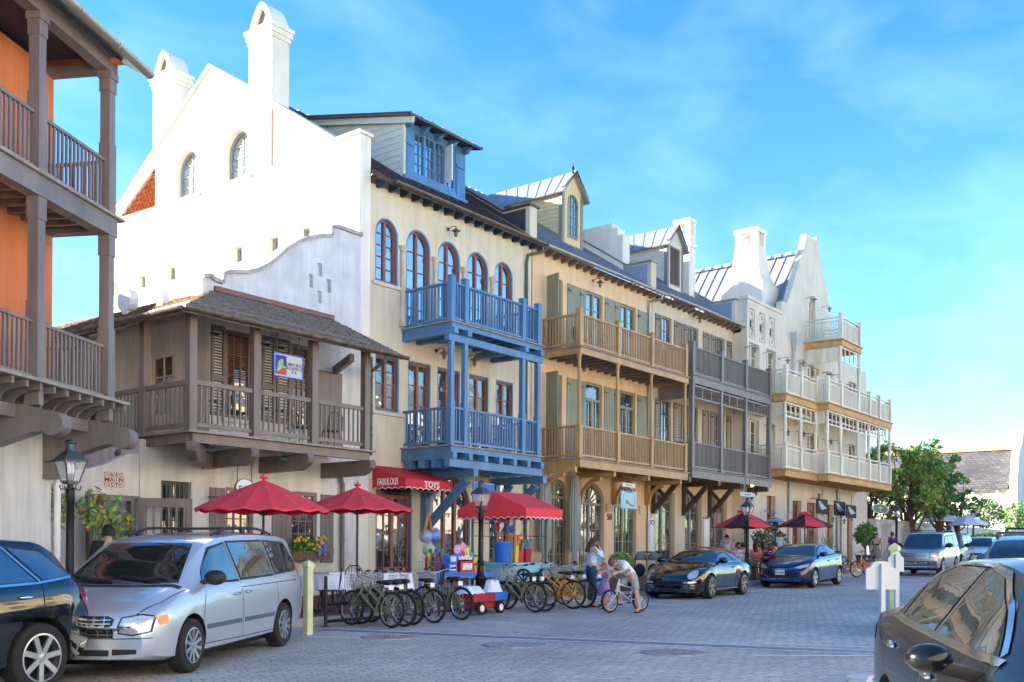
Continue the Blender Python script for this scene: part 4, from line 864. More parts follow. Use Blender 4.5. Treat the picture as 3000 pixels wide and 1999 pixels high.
for pa, pb in ((660, 742), (850, 928)):
    a0, a1 = fx(pa, wY, 1550), fx(pb, wY, 1550); kf.win(a0, a1, fz(800, 1612, wY), fz(800, 1436, wY), BRW, leaves=1, nc=3, rows=4, glass=GL_SHOP, rec=.12, fw=.09)
for pa, pb in ((612, 657), (795, 848), (938, 975)): shutter(K, BRW, fx(pa, wY, 1550), fx(pb, wY, 1550), fz(800, 1650, wY) if pa > 900 else fz(800, 1640, wY), fz(800, 1440, wY), wY)
for pa, pb in ((660, 738), (852, 912)):
    a0, a1 = fx(pa, wY, 1080), fx(pb, wY, 1080); kf.win(a0, a1, kz + .62, fz(700, 972, wY), BRW, leaves=1, nc=3, rows=4, glass=GL_DARK, rec=.1, fw=.09, sill=WHITEW)
    mb = MB(); zz = fz(700, 972, wY) - .15
    while zz > kz + 1.6: mb.beam((a0 + .1, wY + .062, zz), (a1 - .1, wY + .062, zz), .04, .006, (0, .5, 1)); zz -= .055
    mb.build('wooden_blind', mat('blind_wood', '8a5a3c', .6, var=.2), K)
for pa, pb in ((616, 656), (766, 803), (808, 848)): shutter(K, BRW, fx(pa, wY, 1080), fx(pb, wY, 1080), kz + .65, fz(700, 968, wY), wY, 'louvre')
mb = MB(); X = fx(955, wY, 1100); mb.box(X - .5, X + .5, wY - .09, wY - .003, kz + .1, kz + 2.2); mb.box(X - .5, X + .5, wY - .1, wY - .0905, kz + 1.0, kz + 1.1); mb.build('shutter_door', BRW, K)
mb = MB(); mb.beam((fx(975, wY, 1030), wY - .08, kz + 2.25), (fx(1035, yp + .2, 1030), yp + .25, kz + 2.35), .12, .2); mb.build('brace', BRW, K)
pw = lambda px, py: (fx(px, wY, py), fz(px, py, wY))
curve = [(592, 813), (625, 820), (682, 835), (683, 803), (653, 802), (684, 800), (718, 802), (752, 795), (786, 778), (811, 758), (837, 734), (871, 712), (905, 700), (939, 694), (969, 694), (970, 667), (990, 669), (1046, 688)]
curve = [(592, 812), (614, 811), (625, 822), (650, 832), (655, 803), (684, 800)] + curve[6:]
top = [pw(*c) for c in curve]; top[-1] = (GX - .004, top[-1][1])
zlow = fz(600, 1235, wY) * 0 + kz - .1
kf.build([(gx0, -.4), (GX - .004, -.4), (GX - .004, 7.2), (xw, 7.2), (xw, zlow), (gx0, zlow)], WHITEW, .3)
mb = MB(); mb.poly([[(xw, 7.203), (GX - .004, 7.203)] + top[::-1] + [(top[0][0], 7.5), (xw, 7.5)], [pw(930, 795 - 25), pw(943, 798 - 25), pw(943, 832 - 20), pw(930, 832 - 25)], [pw(905, 802), pw(917, 806), pw(917, 844), pw(905, 841)], [pw(957, 817), pw(970, 820), pw(970, 860), pw(957, 857)], [pw(930, 852), pw(943, 855), pw(943, 890), pw(930, 888)]], lambda a, b: (a, wY, b), lambda a, b: (a, wY + .35, b)); mb.poly([[pw(900, 760), pw(980, 760), pw(980, 900), pw(900, 900)]], lambda a, b: (a, wY + .12, b)); pa_ = mb.build('curved_parapet', BLUEW, K)
mb = MB()
for p, q_ in zip(top, top[1:]):
    if abs(p[0] - q_[0]) > .03 or True: mb.beam((p[0], wY + .16, p[1] + .03), (q_[0], wY + .16, q_[1] + .03), .5, .09)
mb.build('parapet_coping', mat('weathered_coping', 'b5b3ae', .9, var=.2, scale=4, stain=.35), pa_)
# side wall of the upper floor, with its door; body of the house
ks = Facade(K, lambda a, b, d: Vector((xw + d, a, b)))
y0, y1 = onX(504, 1150, xw).y, onX(440, 1150, xw).y; ks.win(y0, y1, kz + .05, onX(470, 1040, xw).z, IVORY, leaves=1, nc=2, rows=3, panel=.7, glass=GL_DARK, name='balcony_door', rec=.12)
ks.build([(wY + .303, kz - .3), (31, kz - .3), (31, kze + .6), (wY + .303, kze + .6)], WHITEW, .25)
mb = MB(); mb.box(gx0 + .02, GX - .1, wY + .31, 31, -.3, kz - .12); mb.box(xw + .3, GX - .1, wY + .36, 31, kz - .1, 7.6); mb.build('rear_wall', WHITEW, K)
# wraparound roof
kzt = fz(626, 853, wY)
ex, ey = 12.15, 18.2; xr = 18.7
shingle_roof(K, SHING, (ex, ey, kze), (xr, ey, kze), (fx(975, wY, 936), wY - .003, kzt), (xw + .1, wY - .003, kzt), seed=3)
shingle_roof(K, SHINGB, (ex, 31, kze), (ex, ey, kze), (xw + .1, wY - .003, kzt), (xw + .5, 31, kzt + .35), seed=4)
shingle_roof(K, SHINGB, (xw + .1, 31, kzt), (xw + .1, wY + .4, kzt), (xw + 2.2, wY + .4, kzt + .75), (xw + 2.2, 31, kzt + .75), seed=5)
mb = MB(); mb.beam((xw + .1, wY - .04, kzt + .06), (fx(975, wY, 936), wY - .04, kzt + .06), .07, .12); mb.build('roof_flashing', mat('brown_flashing', '7c5a50', .6, .2), K)
gutter(K, (xr + .1, ey - .03, kze), (ex - .03, ey - .03, kze + .02), COPPER, .085); gutter(K, (ex - .05, ey, kze + .02), (ex - .05, 31, kze), COPPER, .085)
for px_, py_, hh in ((478, 885, .45), (375, 893, .5)):
    c = onX(px_, py_, xw - .6); mb = MB(); mb.box(c.x - .1, c.x + .1, c.y - .1, c.y + .1, c.z - .4, c.z + hh * .6); 
    if hh > .46: mb.lathe([(.3, -.12), (.3, .12)], (c.x, c.y, c.z + .1), 14, 'x')
    mb.build('roof_vent', mat('white_paint', 'd0d0d0'), K)
# balcony
mb = MB(); mb.box(xp - .12, fx(1093, yp, 1325), yp - .12, wY - .003, kz - .05, kz); mb.box(xp - .12, xw - .003, wY - .003, 31, kz - .05, kz)
kb = mb.build('balcony', DECK, K); kb['label'] = 'brown timber balcony wrapping the corner'
kp = [xp + .03] + [fx(p, yp, 1100) for p in (751, 921, 1075)]
for a, b in zip(kp, kp[1:]): mb = MB(); railing(mb, (a + .1, yp + .05, 0), (b - .1, yp + .05, 0), kz, kzr - kz, .145, .035, (.1, .1), .14, .09); mb.build('railing', BRW, kb)
ysd = [yp + .05, onX(421, 1150, xp).y, onX(421, 1150, xp).y + 2.7, onX(421, 1150, xp).y + 5.4]
for a, b in zip(ysd, ysd[1:]): mb = MB(); railing(mb, (xp + .03, a + .1, 0), (xp + .03, b - .1, 0), kz, kzr - kz, .145, .035, (.1, .1), .14, .09); mb.build('railing', BRW, kb)
for x_, y_ in [(a, yp + .05) for a in kp] + [(xp + .03, y) for y in ysd[1:]]:
    mb = MB(); mb.box(x_ - .09, x_ + .09, y_ - .09, y_ + .09, kz, kze + .1); mb.build('post', BRW, kb)
mb = MB(); mb.box(kp[0] - .1, kp[-1] + .1, yp - .04, yp + .14, kze + .1, kze + .3); mb.box(xp - .06, xp + .12, yp + .15, 31, kze + .1, kze + .3)
mb.build('roof_beam', BRW, kb)
mb = MB(); mb.box(xp + .05, kp[-1] + .1, yp, yp + .14, kz - .26, kz - .055); mb.box(xp - .02, xp + .12, yp + .142, 31, kz - .26, kz - .055); mb.build('edge_beam', BRW, kb)
def corbel(par, p, d, n, z, Ln, m, w=.2):
    """cantilever beam with a rounded nose; starts at p on the wall and runs Ln along d"""
    p, d = Vector(p), Vector(d); s = Vector((-d.y, d.x, 0)) * w / 2; prof = [(0, z), (Ln, z), (Ln + .06, z - .1), (Ln + .02, z - .2), (Ln - .2, z - .33), (Ln - .35, z - .38), (0, z - .4)]
    mb = MB(); mb.poly([prof], lambda a, b: p + d * a + s + Vector((0, 0, b)), lambda a, b: p + d * a - s + Vector((0, 0, b))); return mb.build('corbel', m, par)
for px in (740, 905, 1085): X = fx(px, yp - .1, 1320); corbel(kb, (X, wY - .003, 0), (0, -1, 0), 0, kz - .262, wY - yp + .15, BRW)
corbel(kb, (xw - .1, wY - .2, 0), (-.707, -.707, 0), 0, kz - .262, 2.35, BRW)
for k in range(4): corbel(kb, (xw + .2, wY + .9 + k * 1.9, 0), (-1, 0, 0), 0, kz - .262, xw - xp + .35, BRW)
# lighting spots under the balcony
for px, py in ((590, 1305), (885, 1335), (830, 1345), (612, 1318)):
    c = onY(px, py, 19.3); mb = MB(); mb.lathe([(.03, -.14), (.06, -.1), (.065, .12), (.05, .13)], c, 10, 'x'); mb.tube([c, c + Vector((0, 0, .2))], .015, 6); mb.build('spotlight', GREENM, kb)
downspout(K, [Vector((fx(1132, 18.2, 1055), 18.22, kze - .06)), Vector((fx(1132, 18.2, 1055), 18.24, kze - .2)), Vector((fx(1088, 20.2, 1088), 20.25, fz(1088, 1092, 20.25))), Vector((fx(1088, 20.2, 1088), 20.3, fz(1088, 1108, 20.25)))], GREENM, .05)
downspout(K, [Vector((fx(955, wY, 1378), wY - .1, fz(955, 1372, wY))), Vector((fx(990, wY, 1390), wY - .1, fz(990, 1392, wY))), Vector((fx(997, wY, 1420), wY - .1, fz(997, 1420, wY))), Vector((fx(997, wY, 1420), wY - .1, .45))], GREYW, .06)
# garden gateway to the left, number tiles
gy = wY + .02; GW = E('garden_gateway', 'white stucco garden wall with a swooping top, tile number sign and brown slatted gates', 'gateway', (gx0, gy, 0), world=True)
gf_ = Facade(GW, lambda a, b, d: Vector((a, gy + d, b))); gq = lambda px, py: (fx(px, gy, py), fz(px, py, gy))
xL = fx(120, gy, 1400); o0, o1 = fx(252, gy, 1500), fx(397, gy, 1500); ot = fz(330, 1453, gy)
gf_.holes.append([(o0, .2), (o1, .2), (o1, ot), (o0, ot)])
tc_ = [gq(*c) for c in ((150, 1371), (202, 1377), (246, 1376), (284, 1367), (315, 1358), (345, 1342), (376, 1330), (405, 1328))]
gf_.build([(xL, -.4), (gx0 - .004, -.4), (gx0 - .004, tc_[-1][1])] + tc_[::-1] + [(xL, tc_[0][1])], WHITEW, .3)
mb = MB(); mb.box(o0 - .02, o1 + .1, gy - .03, gy + .2, ot - .1, ot + .02); mb.box(o1 - .12, o1 - .003, gy - .025, gy + .19, .2, ot - .102); mb.box(o0 + .003, o0 + .1, gy - .025, gy + .19, .2, ot - .102); mb.build('gate_frame', BRW, GW)
def gleaf(p, d, Ln, z0, z1):
    p, d = Vector(p), Vector(d).normalized(); mb = MB()
    for a in (0.06, Ln - .06): q_ = p + d * a; mb.beam((q_.x, q_.y, z0), (q_.x, q_.y, z1), .05, .13, (d.x, d.y, 0))
    for z in (z0 + .3, z0 + .7, z1 - .1): mb.beam(p + Vector((0, 0, z)) + d * .12, p + d * (Ln - .12) + Vector((0, 0, z)), .05, .2)
    n = int(Ln / .16)
    for k in range(1, n): q_ = p + d * Ln * k / n; mb.beam((q_.x, q_.y, z0), (q_.x, q_.y, z1 - .1), .03, .05, (d.x, d.y, 0))
    return mb.build('gate_leaf', BRW, GW)
gleaf((o1, gy - .1, 0), (.82, -.57, 0), 1.15, .3, ot - .02); gleaf((o0, gy - .06, 0), (-.2, -.95, 0), 1.1, .3, ot - .02)
mb = MB(); mt = MB(); ml = MB()
c = onY(334, 1406, gy - .02); ts = (fx(362, gy, 1406) - fx(306, gy, 1406)) / 4; hh = (fz(334, 1383, gy) - fz(334, 1430, gy)) / 3
rows_ = ('*66*', 'MAIN', '*ST*')
for r_ in range(3):
    for k in range(4):
        x0 = c.x + (k - 2) * ts; z0 = c.z + (.5 - r_) * hh; mb.box(x0 + .006, x0 + ts - .006, gy - .025, gy - .002, z0 + .006, z0 + hh - .006); ch = rows_[r_][k]; cx, cz = x0 + ts / 2, z0 + hh / 2
        if ch != '*':
            text(ml, ch, hh * 1.1, lambda x, y, z: (cx + x, gy - .028 - z, cz - hh * .37 + y), .002)
            for (u0, u1, w0, w1) in ((x0 + .004, x0 + ts - .004, z0 + .004, z0 + .01), (x0 + .004, x0 + ts - .004, z0 + hh - .01, z0 + hh - .004), (x0 + .004, x0 + .01, z0 + .016, z0 + hh - .016), (x0 + ts - .01, x0 + ts - .004, z0 + .016, z0 + hh - .016)): mt.box(u0, u1, gy - .03, gy - .0255, w0, w1)
        else:
            for an in range(5): mt.ell((cx + .035 * math.cos(an * 1.4 + k), gy - .026, cz + .035 * math.sin(an * 1.4 + k) * 1.2), .03, .004, .022, 6, 4)
sg = mb.build('number_tiles', mat('glazed_tile', 'e2d6c4', .35, var=.05), GW); mt.build('tile_borders', mat('tile_red', 'c99a86', .5, var=.1), sg); ml.build('lettering', BLACKM, sg)
# unseen courtyard house; its wall is widened and raised to block the low sun
CW = E('courtyard_sun_block', 'white courtyard wall out of view, enlarged to block sun from the street', 'house', (12.0, 26, 0), world=True)
mb = MB(); mb.box(-9, 12.6, 28.0, 28.3, -.2, 9.8); mb.build('wall', WHT, CW)
mb = MB(); mb.box(6.4, 9.9, 24.2, 28, 3.0, 3.1); mb.build('awning_roof', mat('clay_tile', 'b5532f'), CW)
mb = MB(); mb.box(9.2, 9.75, 26.6, 27.99, .2, 3.0); mb.build('timber_screen', REDWOOD, CW)
mb = MB(); mb.box(12.0, 12.14, 27.75, 27.99, 0, 5); mb.build('drain_pipe', GREENM, CW)

# ============================================================ BROWN-GALLERIED ORANGE BUILDING (left edge)
c0 = atd(310, 1160, 17.5); LA = Vector((.877, .48, 0)).normalized(); LN = Vector((LA.y, -LA.x, 0))
Q = E('gallery_building', 'orange and white corner building with grey brown timber galleries on scrolled beams', 'building', (c0.x, c0.y, 0), world=True)
lm = lambda p: Vector((c0.x, c0.y, 0)) + LA * p.x + LN * p.y + Vector((0, 0, p.z))
LMB = lambda: MB(lm)
SPAN = 1.95; WD = -1.12
lz1 = atd(318, 1172, 17.4).z; lz2 = atd(333, 626, 17.4).z; lz3 = atd(306, 207, 17.5).z; s0 = -9.9
mb = LMB(); mb.box(s0, .12, WD - .3, WD, -.3, lz1 - .3); mb.box(-.2, .12, WD - 8, WD - .302, -.3, lz1 - .3); mb.build('ground_wall', WHITEW, Q)
lf = Facade(Q, lambda a, b, d: lm(Vector((a, WD - d, b))))
for k in range(3): lf.win(-3.05 - k * 2.6, -1.95 - k * 2.6, lz2 + .05, lz2 + 2.35, BROWNP, leaves=2, nc=1, rows=3, glass=GL_DARK, name='gallery_door'); lf.win(-3.05 - k * 2.6, -1.85 - k * 2.6, lz1 + .05, lz1 + 2.4, BROWNP, leaves=2, nc=1, rows=3, glass=GL_DARK, name='gallery_door')
lf.build([(s0, lz1 - .29), (.12, lz1 - .29), (.12, lz3 + .1), (s0, lz3 + .1)], ORANGE, .3)
mb = LMB(); mb.box(-.2, .12, WD - 8, WD - .303, lz1 - .29, lz3 + .1); mb.build('end_wall', ORANGE, Q)
ps_ = [0, -SPAN, -2 * SPAN, -3 * SPAN, -4 * SPAN, -5 * SPAN]
for lev, (z, bh) in enumerate(((lz1, .06), (lz2, .32))):
    mb = LMB(); mb.box(s0, .28, WD + .003, .3 if lev == 0 else .18, z - .05, z); dk = mb.build('gallery_deck', DECK, Q); dk['label'] = ('lower', 'upper')[lev] + ' gallery floor'
    pz = (lz2 - .37, lz3 - .05)[lev]
    for a in ps_:
        mb = LMB(); w = .105
        mb.box(a - w, a + w, -w, w, z, z + 1.25); mb.box(a - w * .85, a + w * .85, -w * .85, w * .85, z + 1.25, pz - .35); mb.box(a - w, a + w, -w, w, pz - .35, pz)
        if lev: mb.box(a - w * 1.2, a + w * 1.2, -w * 1.2, w * 1.2, pz - .12, pz - .003)
        mb.build('post', BROWNP, dk)
    for a, b in zip(ps_, ps_[1:]): mb = LMB(); railing(mb, (b + .11, 0, 0), (a - .11, 0, 0), z, .95, .105, .035, (.07, .05), .08, .05); mb.build('railing', BROWNP, dk)
    mb = LMB(); railing(mb, (0, -.11, 0), (0, WD, 0), z, .95, .105, .035, (.07, .05), .08, .05); mb.build('railing', BROWNP, dk)
    if lev:
        mb = LMB(); mb.box(s0, .14, -.12, .12, z - .37, z - .053); mb.box(-.08, .13, WD, -.122, z - .3, z - .054); mb.build('beam', BROWNP, dk)
        mb = LMB()
        for k in range(28): a = -.4 - k * .34; mb.box(a - .035, a + .035, WD, -.122, z - .28, z - .055)
        mb.build('joists', BROWN, dk)
    else:
        mb = LMB(); mb.box(s0, .2, -.42, -.25, z - .56, z - .36); mb.build('beam', BROWNP, dk)
        for k in range(26):
            a = .2 - k * .335; mb = LMB(); N = 8
            o_ = [(.24, z - .055), (.24, z - .16)] + [(.2 - .44 * math.sin(t), z - .36 + .2 * math.cos(t)) for t in [1.57 * j / N for j in range(N + 1)]] + [(-.42, z - .36), (-.42, z - .055)]
            mb.poly([o_], lambda p, q_: (a - .03, p, q_), lambda p, q_: (a + .03, p, q_)); mb.build('curved_bracket', BROWNP, dk)
        for a in ps_:
            mb = LMB(); w = .13; zz = z - .36; prof = [(WD, zz), (-.1, zz), (.28, zz - .1)] + [(.36 + .19 * math.cos(t), zz - .3 + .19 * math.sin(t)) for t in [1.9 - 4.4 * j / 12 for j in range(13)]] + [(.05, zz - .42), (-.6, zz - .62), (WD, zz - .72)]
            mb.poly([prof], lambda p, q_: (a - w, p, q_), lambda p, q_: (a + w, p, q_)); mb.box(a - w * .95, a + w * .95, WD + .002, WD + .3, zz - 1.0, zz - .721); mb.box(a - .06, a + .06, -.15, .1, zz, zz + .3); mb.build('scroll_beam', BROWNP, dk)
mb = LMB(); mb.box(s0, .14, -.12, .1, lz3 - .05, lz3 + .16); mb.box(s0, .17, -.1, .16, lz3 + .162, lz3 + .34); mb.box(-.1, .12, WD - .5, -.122, lz3 - .03, lz3 + .2); mb.build('eave_beam', BROWNP, Q)
mb = LMB(); mb.box(s0, .1, WD - .5, -.122, lz3 + .2, lz3 + .24); mb.build('soffit', mat('dark_soffit', '3c3a42', .8), Q)
r0, r1, r2, r3 = (lm(Vector(p)) for p in ((s0, .42, lz3 + .2), (.5, .42, lz3 + .2), (.5, -4.5, lz3 + 2.9), (s0, -4.5, lz3 + 2.9)))
seam_roof(Q, ZINC, r0, r1, r2, r3, .4, .05)
r0, r1, r2, r3 = (lm(Vector(p)) for p in ((s0, -9.5, lz3 + .2), (.5, -9.5, lz3 + .2), (.5, -4.5, lz3 + 2.9), (s0, -4.5, lz3 + 2.9))); seam_roof(Q, ZINC, r0, r1, r2, r3, .4, .05)
mb = LMB(); mb.poly([[(-9.3, lz3), (.3, lz3 + .1), (-4.5, lz3 + 2.8)]], lambda a, b: (.05, a, b), lambda a, b: (-.1, a, b)); mb.box(s0, s0 + .3, -9, WD, -.3, lz3 + 2); mb.box(s0, .1, -9.2, -9, -.3, lz3 + .3); mb.build('gable_wall', ORANGE, Q)
p, q_ = lm(Vector((s0, .5, lz3 + .17))), lm(Vector((.52, .5, lz3 + .15))); gutter(Q, q_, p, GALV, .1)
downspout(Q, [lm(Vector((.2, WD + .07, lz1 - .9))), lm(Vector((.2, WD + .07, .3)))], mat('white_paint', 'd0d0d0'), .06)

# ============================================================ BARN, LOW WALL AND THE FAR END
bX = 93.0; BN = E('barn_house', 'long white house far down the street with grey shingle roof and curved end gable', 'house', (bX, 19, 0), world=True)
ez = onX(2950, 1433, bX).z; rzb = onX(2975, 1316, bX + 4.6).z; by0 = onX(2962, 1430, bX).y
bf = Facade(BN, lambda a, b, d: Vector((bX + d, a, b)))
for k in range(14): yy = by0 + 2.2 + k * .75; bf.holes.append([(yy, ez - .95), (yy + .14, ez - .95), (yy + .14, ez - .6), (yy, ez - .6)])
bf.build([(by0, 0), (50, 0), (50, ez), (by0, ez)], WHITEW, .3)
mb = MB(); mb.box(bX + 9, bX + 9.2, by0, 50, 0, ez); mb.build('rear_wall', WHITEW, BN)
SHF = brickmat('far_shingle', '615f62', '48464a', '38373b', .5, .28, .03, .9, .9, (0, 0, R(90)), .1)
mb = MB()
for xa, xb in ((bX - .5, bX + 4.6), (bX + 9.7, bX + 4.6)): mb.quad((xa, by0 + .2, ez - .1), (xa, 50, ez - .1), (xb, 50, rzb), (xb, by0 + .2, rzb))
mb.build('roof', SHF, BN)
mb = MB(); mb.box(bX + 4.3, bX + 4.9, by0 + .2, 50, rzb - .05, rzb + .35); mb.build('ridge_cap', mat('clay_ridge', 'c08a68', .8, var=.1), BN)
mb = MB()
for k in range(8): yy = by0 + 1 + k * 2; mb.tube([(bX - .45, yy, ez - .25), (bX, yy, ez - .2)], .12, 8)
mb.build('rafter_ends', WHITEW, BN)
mb = MB(); hw = 4.9; g = [(bX - .6, 0), (bX - .6, ez - .3), (bX - .7, ez + .9), (bX - .2, ez + 1.5), (bX - .1, ez + 2.6), (bX + .4, ez + 3.4), (bX + 1.2, ez + 3.9), (bX + 1.4, ez + 5.2), (bX + 1.9, rzb + .9), (bX + 3, rzb + 1.6), (bX + 4.6, rzb + 1.9)]; g2 = g + [(2 * (bX + 4.6) - a, b) for a, b in g[-2::-1]]
mb.poly([g2], lambda a, b: (a, by0 - .6, b), lambda a, b: (a, by0, b)); mb.build('curved_gable', WHITEW, BN)
LW = E('garden_wall', 'low white wall running on from the hotel behind the parked cars', 'wall', (60, 19.5, 0), world=True)
mb = MB(); zt = fz(2650, 1534, 19.5); mb.box(60, 92, 19.5, 19.9, .5, zt); mb.box(60, 92, 19.42, 19.98, zt + .002, zt + .14); mb.build('wall', WHITEW, LW)
for X in (61.0, 66.5): mb = MB(); mb.box(X, X + 1.1, 18.9, 19.495, .5, zt - .3); mb.box(X - .08, X + 1.18, 18.82, 19.49, zt - .298, zt - .1); mb.build('pier', WHITEW, LW)
mb = MB(); mb.poly([[(18.9, .8), (16.6, .8), (16.7, 1.7), (17.0, 2.2), (17.6, 2.5), (18.1, 2.9), (18.3, 3.4), (18.9, 3.4)]], lambda a, b: (64.8, a, b), lambda a, b: (65.2, a, b)); mb.build('scroll_wall', WHITEW, LW)
# low scrolled white wall on the restaurant terrace
mb = MB(); xx = [fx(p, 18.0, 1600) for p in (2195, 2205, 2222, 2245, 2300)]; zz = [fz(2195, p, 18.0) for p in (1560, 1585, 1605, 1612, 1612)]
mb.poly([list(zip(xx, zz)) + [(xx[-1], .6), (xx[0], .6)]], lambda a, b: (a, 18.0, b), lambda a, b: (a, 18.25, b)); tag(mb.build('terrace_wall', HOTEL), 'low cream wall with a scooped top on the restaurant terrace', 'wall')
# ============================================================ houses across the street (behind the viewer; they bounce the sun and fill the window reflections)
for k, (xa, xb, hh, m_, lab) in enumerate(((-34, -6, 11.5, 'e6dcc6', 'cream'), (-5.6, 21, 12.5, 'efe9dc', 'white'), (21.4, 46, 11, 'e8d5b0', 'pale yellow'), (46.4, 80, 12, 'ece6da', 'ivory'))):
    O_ = E('townhouse', 'sunlit %s townhouse across the street behind the viewer, seen only in reflections' % lab, 'house', (xa, -11, 0), world=True)
    of = Facade(O_, lambda a, b, d: Vector((a, -11 - d, b))); n = int((xb - xa) / 3)
    for j in range(n):
        for fl in range(3):
            x0 = xa + 1 + j * 3; of.win(x0, x0 + 1.2, 1 + fl * 3.6 if fl else .3, 3.2 + fl * 3.6, mat('dark_green_frame', '31402f', .5), leaves=2, nc=1, rows=3, glass=GL_DARK)
    of.build([(xa, -.5), (xb, -.5), (xb, hh), (xa, hh)], stucco('stucco_' + m_, m_, .06), .3)
    body(O_, WHT, xa + .01, xb - .01, -11.6, -22, hh - .3); mb = MB(); mb.poly([[(-10.6, hh), (-22.4, hh), (-16.5, hh + 3.5)]], lambda a, b: (xa, a, b), lambda a, b: (xb, a, b)); mb.build('roof', ZINC, O_)
# ============================================================ VEHICLES
def pchip(pts):
    xs = [p[0] for p in pts]; ys = [p[1] for p in pts]; n = len(xs)
    h = [xs[i + 1] - xs[i] for i in range(n - 1)]; dl = [(ys[i + 1] - ys[i]) / h[i] for i in range(n - 1)]; m = [0] * n
    m[0], m[-1] = dl[0], dl[-1]
    for i in range(1, n - 1):
        if dl[i - 1] * dl[i] > 0: w1, w2 = 2 * h[i] + h[i - 1], h[i] + 2 * h[i - 1]; m[i] = (w1 + w2) / (w1 / dl[i - 1] + w2 / dl[i])
    def f(x):
        if x <= xs[0]: return ys[0]
        if x >= xs[-1]: return ys[-1]
        i = max(k for k in range(n - 1) if xs[k] <= x); t = (x - xs[i]) / h[i]
        return (1 + 2 * t) * (1 - t) ** 2 * ys[i] + t * (1 - t) ** 2 * h[i] * m[i] + t * t * (3 - 2 * t) * ys[i + 1] + t * t * (t - 1) * h[i] * m[i + 1]
    return f
RUBBER = mat('tyre_rubber', '1b1b1c', .85, var=.15, scale=20); ALLOY = mat('alloy_wheel', 'b9bcc0', .3, .85, var=0); CHROME = mat('chrome', 'd5d7da', .12, 1, var=0); DKPL = mat('dark_plastic', '1d1e20', .6, var=.1, scale=20)
WELL = mat('wheel_well', '0c0c0d', .95, var=0); CARGL = glassmat('car_glass', (.012, .018, .018), .12, .01, .004, .8); CARGL2 = glassmat('car_side_glass', (.012, .016, .02), .3, .01, .004, .8); LAMP = mat('headlamp_lens', 'b4c0cb', .1, .3, var=.25, scale=30, coat=1); TAIL = mat('tail_lamp', '8f0f18', .15, 0, var=.15, scale=20, coat=1); AMBER = mat('amber_lens', 'd2691e', .15, var=.1, coat=1); GAP = mat('panel_gap', '0a0a0a', .9, var=0)
def carpaint(n, c, metal=.5, rough=.28): return mat(n, c, rough, metal, var=.02, scale=60, coat=1)
def tripatch(poly, ml):
    """2-D polygon cut into small triangles"""
    t = tessellate_polygon([[Vector((a, b, 0)) for a, b in poly]]); st = [tuple(Vector(poly[k]) for k in q) for q in t]; out = []
    while st:
        a, b, c = st.pop(); e = [(b - a).length, (c - b).length, (a - c).length]; m = max(e)
        if m < ml: out.append((a, b, c)); continue
        k = e.index(m)
        if k == 0: q = (a + b) / 2; st += [(a, q, c), (q, b, c)]
        elif k == 1: q = (b + c) / 2; st += [(a, b, q), (a, q, c)]
        else: q = (c + a) / 2; st += [(a, b, q), (q, b, c)]
    return out
def strip(pts, w):
    pts = [Vector(p) for p in pts]; Lf, Rt = [], []
    for i, p in enumerate(pts):
        d = (pts[min(i + 1, len(pts) - 1)] - pts[max(i - 1, 0)]).normalized(); n = Vector((-d.y, d.x)) * w / 2; Lf.append(tuple(p + n)); Rt.append(tuple(p - n))
    return Lf + Rt[::-1]
def wheel(root, x, y, r, w, style, rimm=None):
    s = 1 if y > 0 else -1; mb = MB(); h = w / 2
    mb.lathe([(r * .62, -h * .9), (r * .8, -h), (r * .93, -h * .98), (r * .985, -h * .8), (r, -h * .45), (r, h * .45), (r * .985, h * .8), (r * .93, h * .98), (r * .8, h), (r * .62, h * .9)], (x, y, r), 36, 'y', cap=False)
    wo = mb.build('wheel', RUBBER, root, smooth=30); mb = MB(); rr = r * style.get('rim', .66); f = s * h
    mb.m = 1; mb.lathe([(rr, s * h * .2), (.02, s * h * .15)], (x, y, r), 30, 'y', cap=False); mb.m = 0
    mb.lathe([(rr * 1.0, f * 1.0), (rr * .93, f * 1.02), (rr * .92, f * .2), (rr, f * .1)], (x, y, r), 36, 'y', cap=False)
    n = style['n']
    for k in range(n):
        a0 = 2 * math.pi * k / n + .3
        for da in ((-.13, .13) if style.get('dbl') else (0,)):
            a = a0 + da; a2 = a0 + da * style.get('spread', 1); p = Vector((x + math.cos(a) * rr * .16, y + f * .82, r + math.sin(a) * rr * .16)); q = Vector((x + math.cos(a2) * rr * .95, y + f * .9, r + math.sin(a2) * rr * .95))
            mb.beam(p, q, style['w'], .03, (0, 1, 0))
    mb.lathe([(rr * .26, f * .5), (rr * .24, f * .92), (rr * .1, f * .98), (.004, f * .98)], (x, y, r), 16, 'y')
    for k in range(5): a = 1.2566 * k; mb.lathe([(.012, f * .9), (.012, f * 1.0), (.002, f)], (x + math.cos(a) * rr * .17, y, r + math.sin(a) * rr * .17), 6, 'y')
    mb.build('rim', [rimm or ALLOY, WELL], wo, smooth=25); return wo
